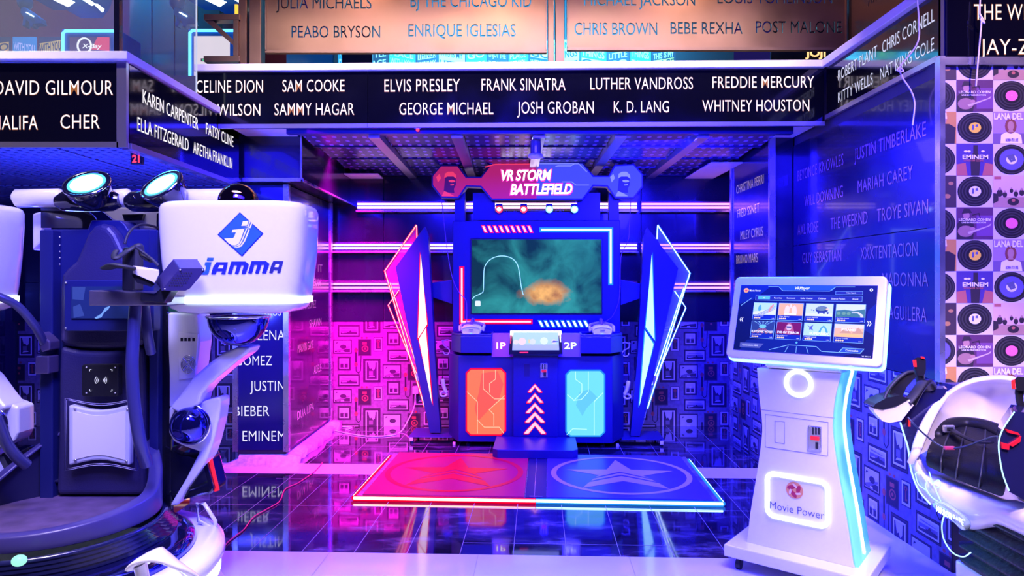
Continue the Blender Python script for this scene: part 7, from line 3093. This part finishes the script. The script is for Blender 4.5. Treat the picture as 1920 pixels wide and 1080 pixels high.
def sleeve(x, z, kind):
    w, h = RW, RH
    R = lambda u0, v0, u1, v1, c, l=.0012: pg([(x + u0 * w, z + v0 * h), (x + u1 * w, z + v0 * h), (x + u1 * w, z + v1 * h), (x + u0 * w, z + v1 * h)], c, l)
    Q = lambda pts, c, l=.0016: pg([(x + u * w, z + v * h) for u, v in pts], c, l)
    E = lambda u, v, ru, rv, c, l=.002: el(x + u * w, z + v * h, ru * w, rv * h, c, l, 16)

    def T(s, u, v, ww, hh, c, bold=.02):
        if x + u * w < 2.206:
            return
        b.use(c)
        b.text(s, (x + u * w, YW - .0032, z + v * h), (1, 0, 0), (0, 0, 1), ww * w, hh * h, bold)
    white = flat('white', (.86, .82, .84))
    flat('skin', (.42, .22, .2)); flat('coat', (.03, .02, .03)); flat('glowred', (.42, .12, .10)); flat('plum2', (.17, .06, .20)); flat('ember', (.40, .20, .08)); flat('blot', (.1, .1, .2))
    if kind == 'guitar':
        R(0, 0, 1, 1, flat('plum', (.10, .03, .09)))
        R(.55, .1, 1, .75, flat('plum2', (.17, .06, .20)), .0014)
        Q([(0, 0), (.45, 0), (.5, .35), (.42, .62), (.3, .68), (.1, .6), (0, .45)], flat('coat', (.03, .02, .03)))
        E(.27, .74, .09, .12, flat('skin', (.42, .22, .2)))
        Q([(.14, .80), (.42, .83), (.36, .95), (.2, .96)], flat('coat'), .0024)
        E(.25, .25, .22, .18, flat('wood', (.32, .17, .16)), .0022)
        Q([(.3, .22), (.85, .42), (.95, .50), (.92, .42), (.34, .16)], flat('neck', (.55, .42, .45)), .0026)
        E(.44, .33, .07, .05, flat('skin'), .0028)
        Q([(.42, .74), (.6, .80), (.66, .55), (.68, .55), (.62, .83), (.42, .77)], flat('coat'), .0028)
        T('LEONARD COHEN', .06, .58, .86, .08, white)
        T('LIVE IN FREDERICTON', .14, .50, .66, .045, white)
    elif kind == 'portrait':
        R(0, 0, 1, 1, flat('sky', (.35, .22, .48)))
        R(0, 0, 1, .32, flat('ground', (.18, .11, .22)), .0014)
        Q([(.2, 0), (.22, .28), (.36, .36), (.6, .36), (.76, .28), (.8, 0)], white)
        E(.48, .55, .16, .24, flat('auburn', (.22, .06, .05)), .0019)
        E(.48, .56, .09, .15, flat('skin'), .0022)
        Q([(.40, .36), (.56, .36), (.52, .48), (.44, .48)], flat('skin'), .0024)
        T('LANA DEL REY', .02, .76, 1.15, .20, white, .03)
        T('BORN TO DIE', .34, .07, .34, .09, flat('plum2', (.17, .06, .20)))
    elif kind == 'curtain':
        R(0, 0, 1, 1, flat('indigo', (.07, .04, .20)))
        Q([(0, 0), (.3, 0), (.25, .4), (0, .35)], flat('glowred', (.42, .12, .10)))
        Q([(.7, 0), (1, 0), (1, .35), (.78, .4)], flat('glowred'))
        Q([(.4, 0), (.62, 0), (.66, .55), (.58, .72), (.58, .95), (.46, .95), (.46, .72), (.38, .55)], flat('coat'), .0019)
        for u in (.25, .34, .72):
            E(u, .76, .05, .03, white, .002)
        T('EMINEM', .16, .52, .70, .13, white, .03)
        T('WHEN IM GONE', .18, .44, .55, .06, flat('glowred'))
    elif kind == 'room':
        R(0, 0, 1, 1, flat('peach', (.66, .45, .45)))
        R(0, 0, 1, .32, flat('boards', (.42, .24, .20)), .0014)
        R(.03, .88, .22, .97, flat('glowred'), .0016)
        for u, v, s in ((.18, .45, .12), (.32, .4, .09), (.5, .52, .07), (.62, .42, .09), (.78, .46, .10), (.9, .4, .08)):
            E(u, v, s * .7, s, flat('coat'), .0019)
            E(u, v + s * 1.1, s * .35, s * .4, flat('skin'), .002)
        Q([(0, .12), (.14, .2), (.14, .42), (0, .45)], flat('coat'), .0022)
        E(.55, .18, .16, .12, flat('coat'), .0022)
        E(.55, .22, .05, .05, flat('glowred'), .0024)
    elif kind == 'cap':
        R(0, 0, 1, 1, flat('amber', (.55, .26, .06)))
        Q([(0.2, 0), (.95, 0), (.98, .5), (.8, .62), (.45, .62), (.25, .45)], flat('coat'))
        E(.58, .74, .15, .18, flat('skin'), .0019)
        Q([(.42, .78), (.74, .78), (.72, .97), (.46, .97)], white, .0022)
        E(.5, .12, .12, .08, flat('skin'), .0022)
    else:
        R(0, 0, 1, 1, flat('dusk', (.05, .03, .04)))
        for u, v, s in ((.2, .7, .08), (.55, .6, .1), (.75, .35, .09), (.4, .3, .08), (.85, .75, .07), (.6, .12, .06)):
            E(u, v, s, s * .8, flat('ember', (.40, .20, .08)), .0016)
        T('78', .55, .12, .3, .14, flat('ember'))


C1 = ['d:dark', 's:guitar', 'd:yel', 's:curtain', 'd:white', 's:guitar', 'd:yel', 's:curtain', 'd:white', 's:guitar', 'd:green', 's:curtain', 'd:white', 's:guitar']
C2 = ['s:room', 'd:pink', 's:portrait', 'd:blue', 's:room', 'd:pink', 's:portrait', 'd:blue', 's:room', 'd:pink', 's:portrait', 'd:blue', 's:room', 'd:pink']
C0 = ['s:dusk', 'd:dark', 's:cap', 'd:white', 's:dusk', 'd:dark', 's:cap', 'd:white', 's:dusk', 'd:blue', 's:cap', 'd:white', 's:dusk', 'd:dark']
for ci, colm in ((0, C0), (1, C1), (2, C2), (3, C1), (4, C2)):
    for r, it in enumerate(colm):
        x = X0 + (ci - 1) * RW
        z = ZT - r * RH
        k, nme = it.split(':')
        if k == 'd':
            disc(x + RW / 2, z + RH / 2, nme)
        else:
            sleeve(x, z, nme)
struct(b.build('wall_record_paper'))
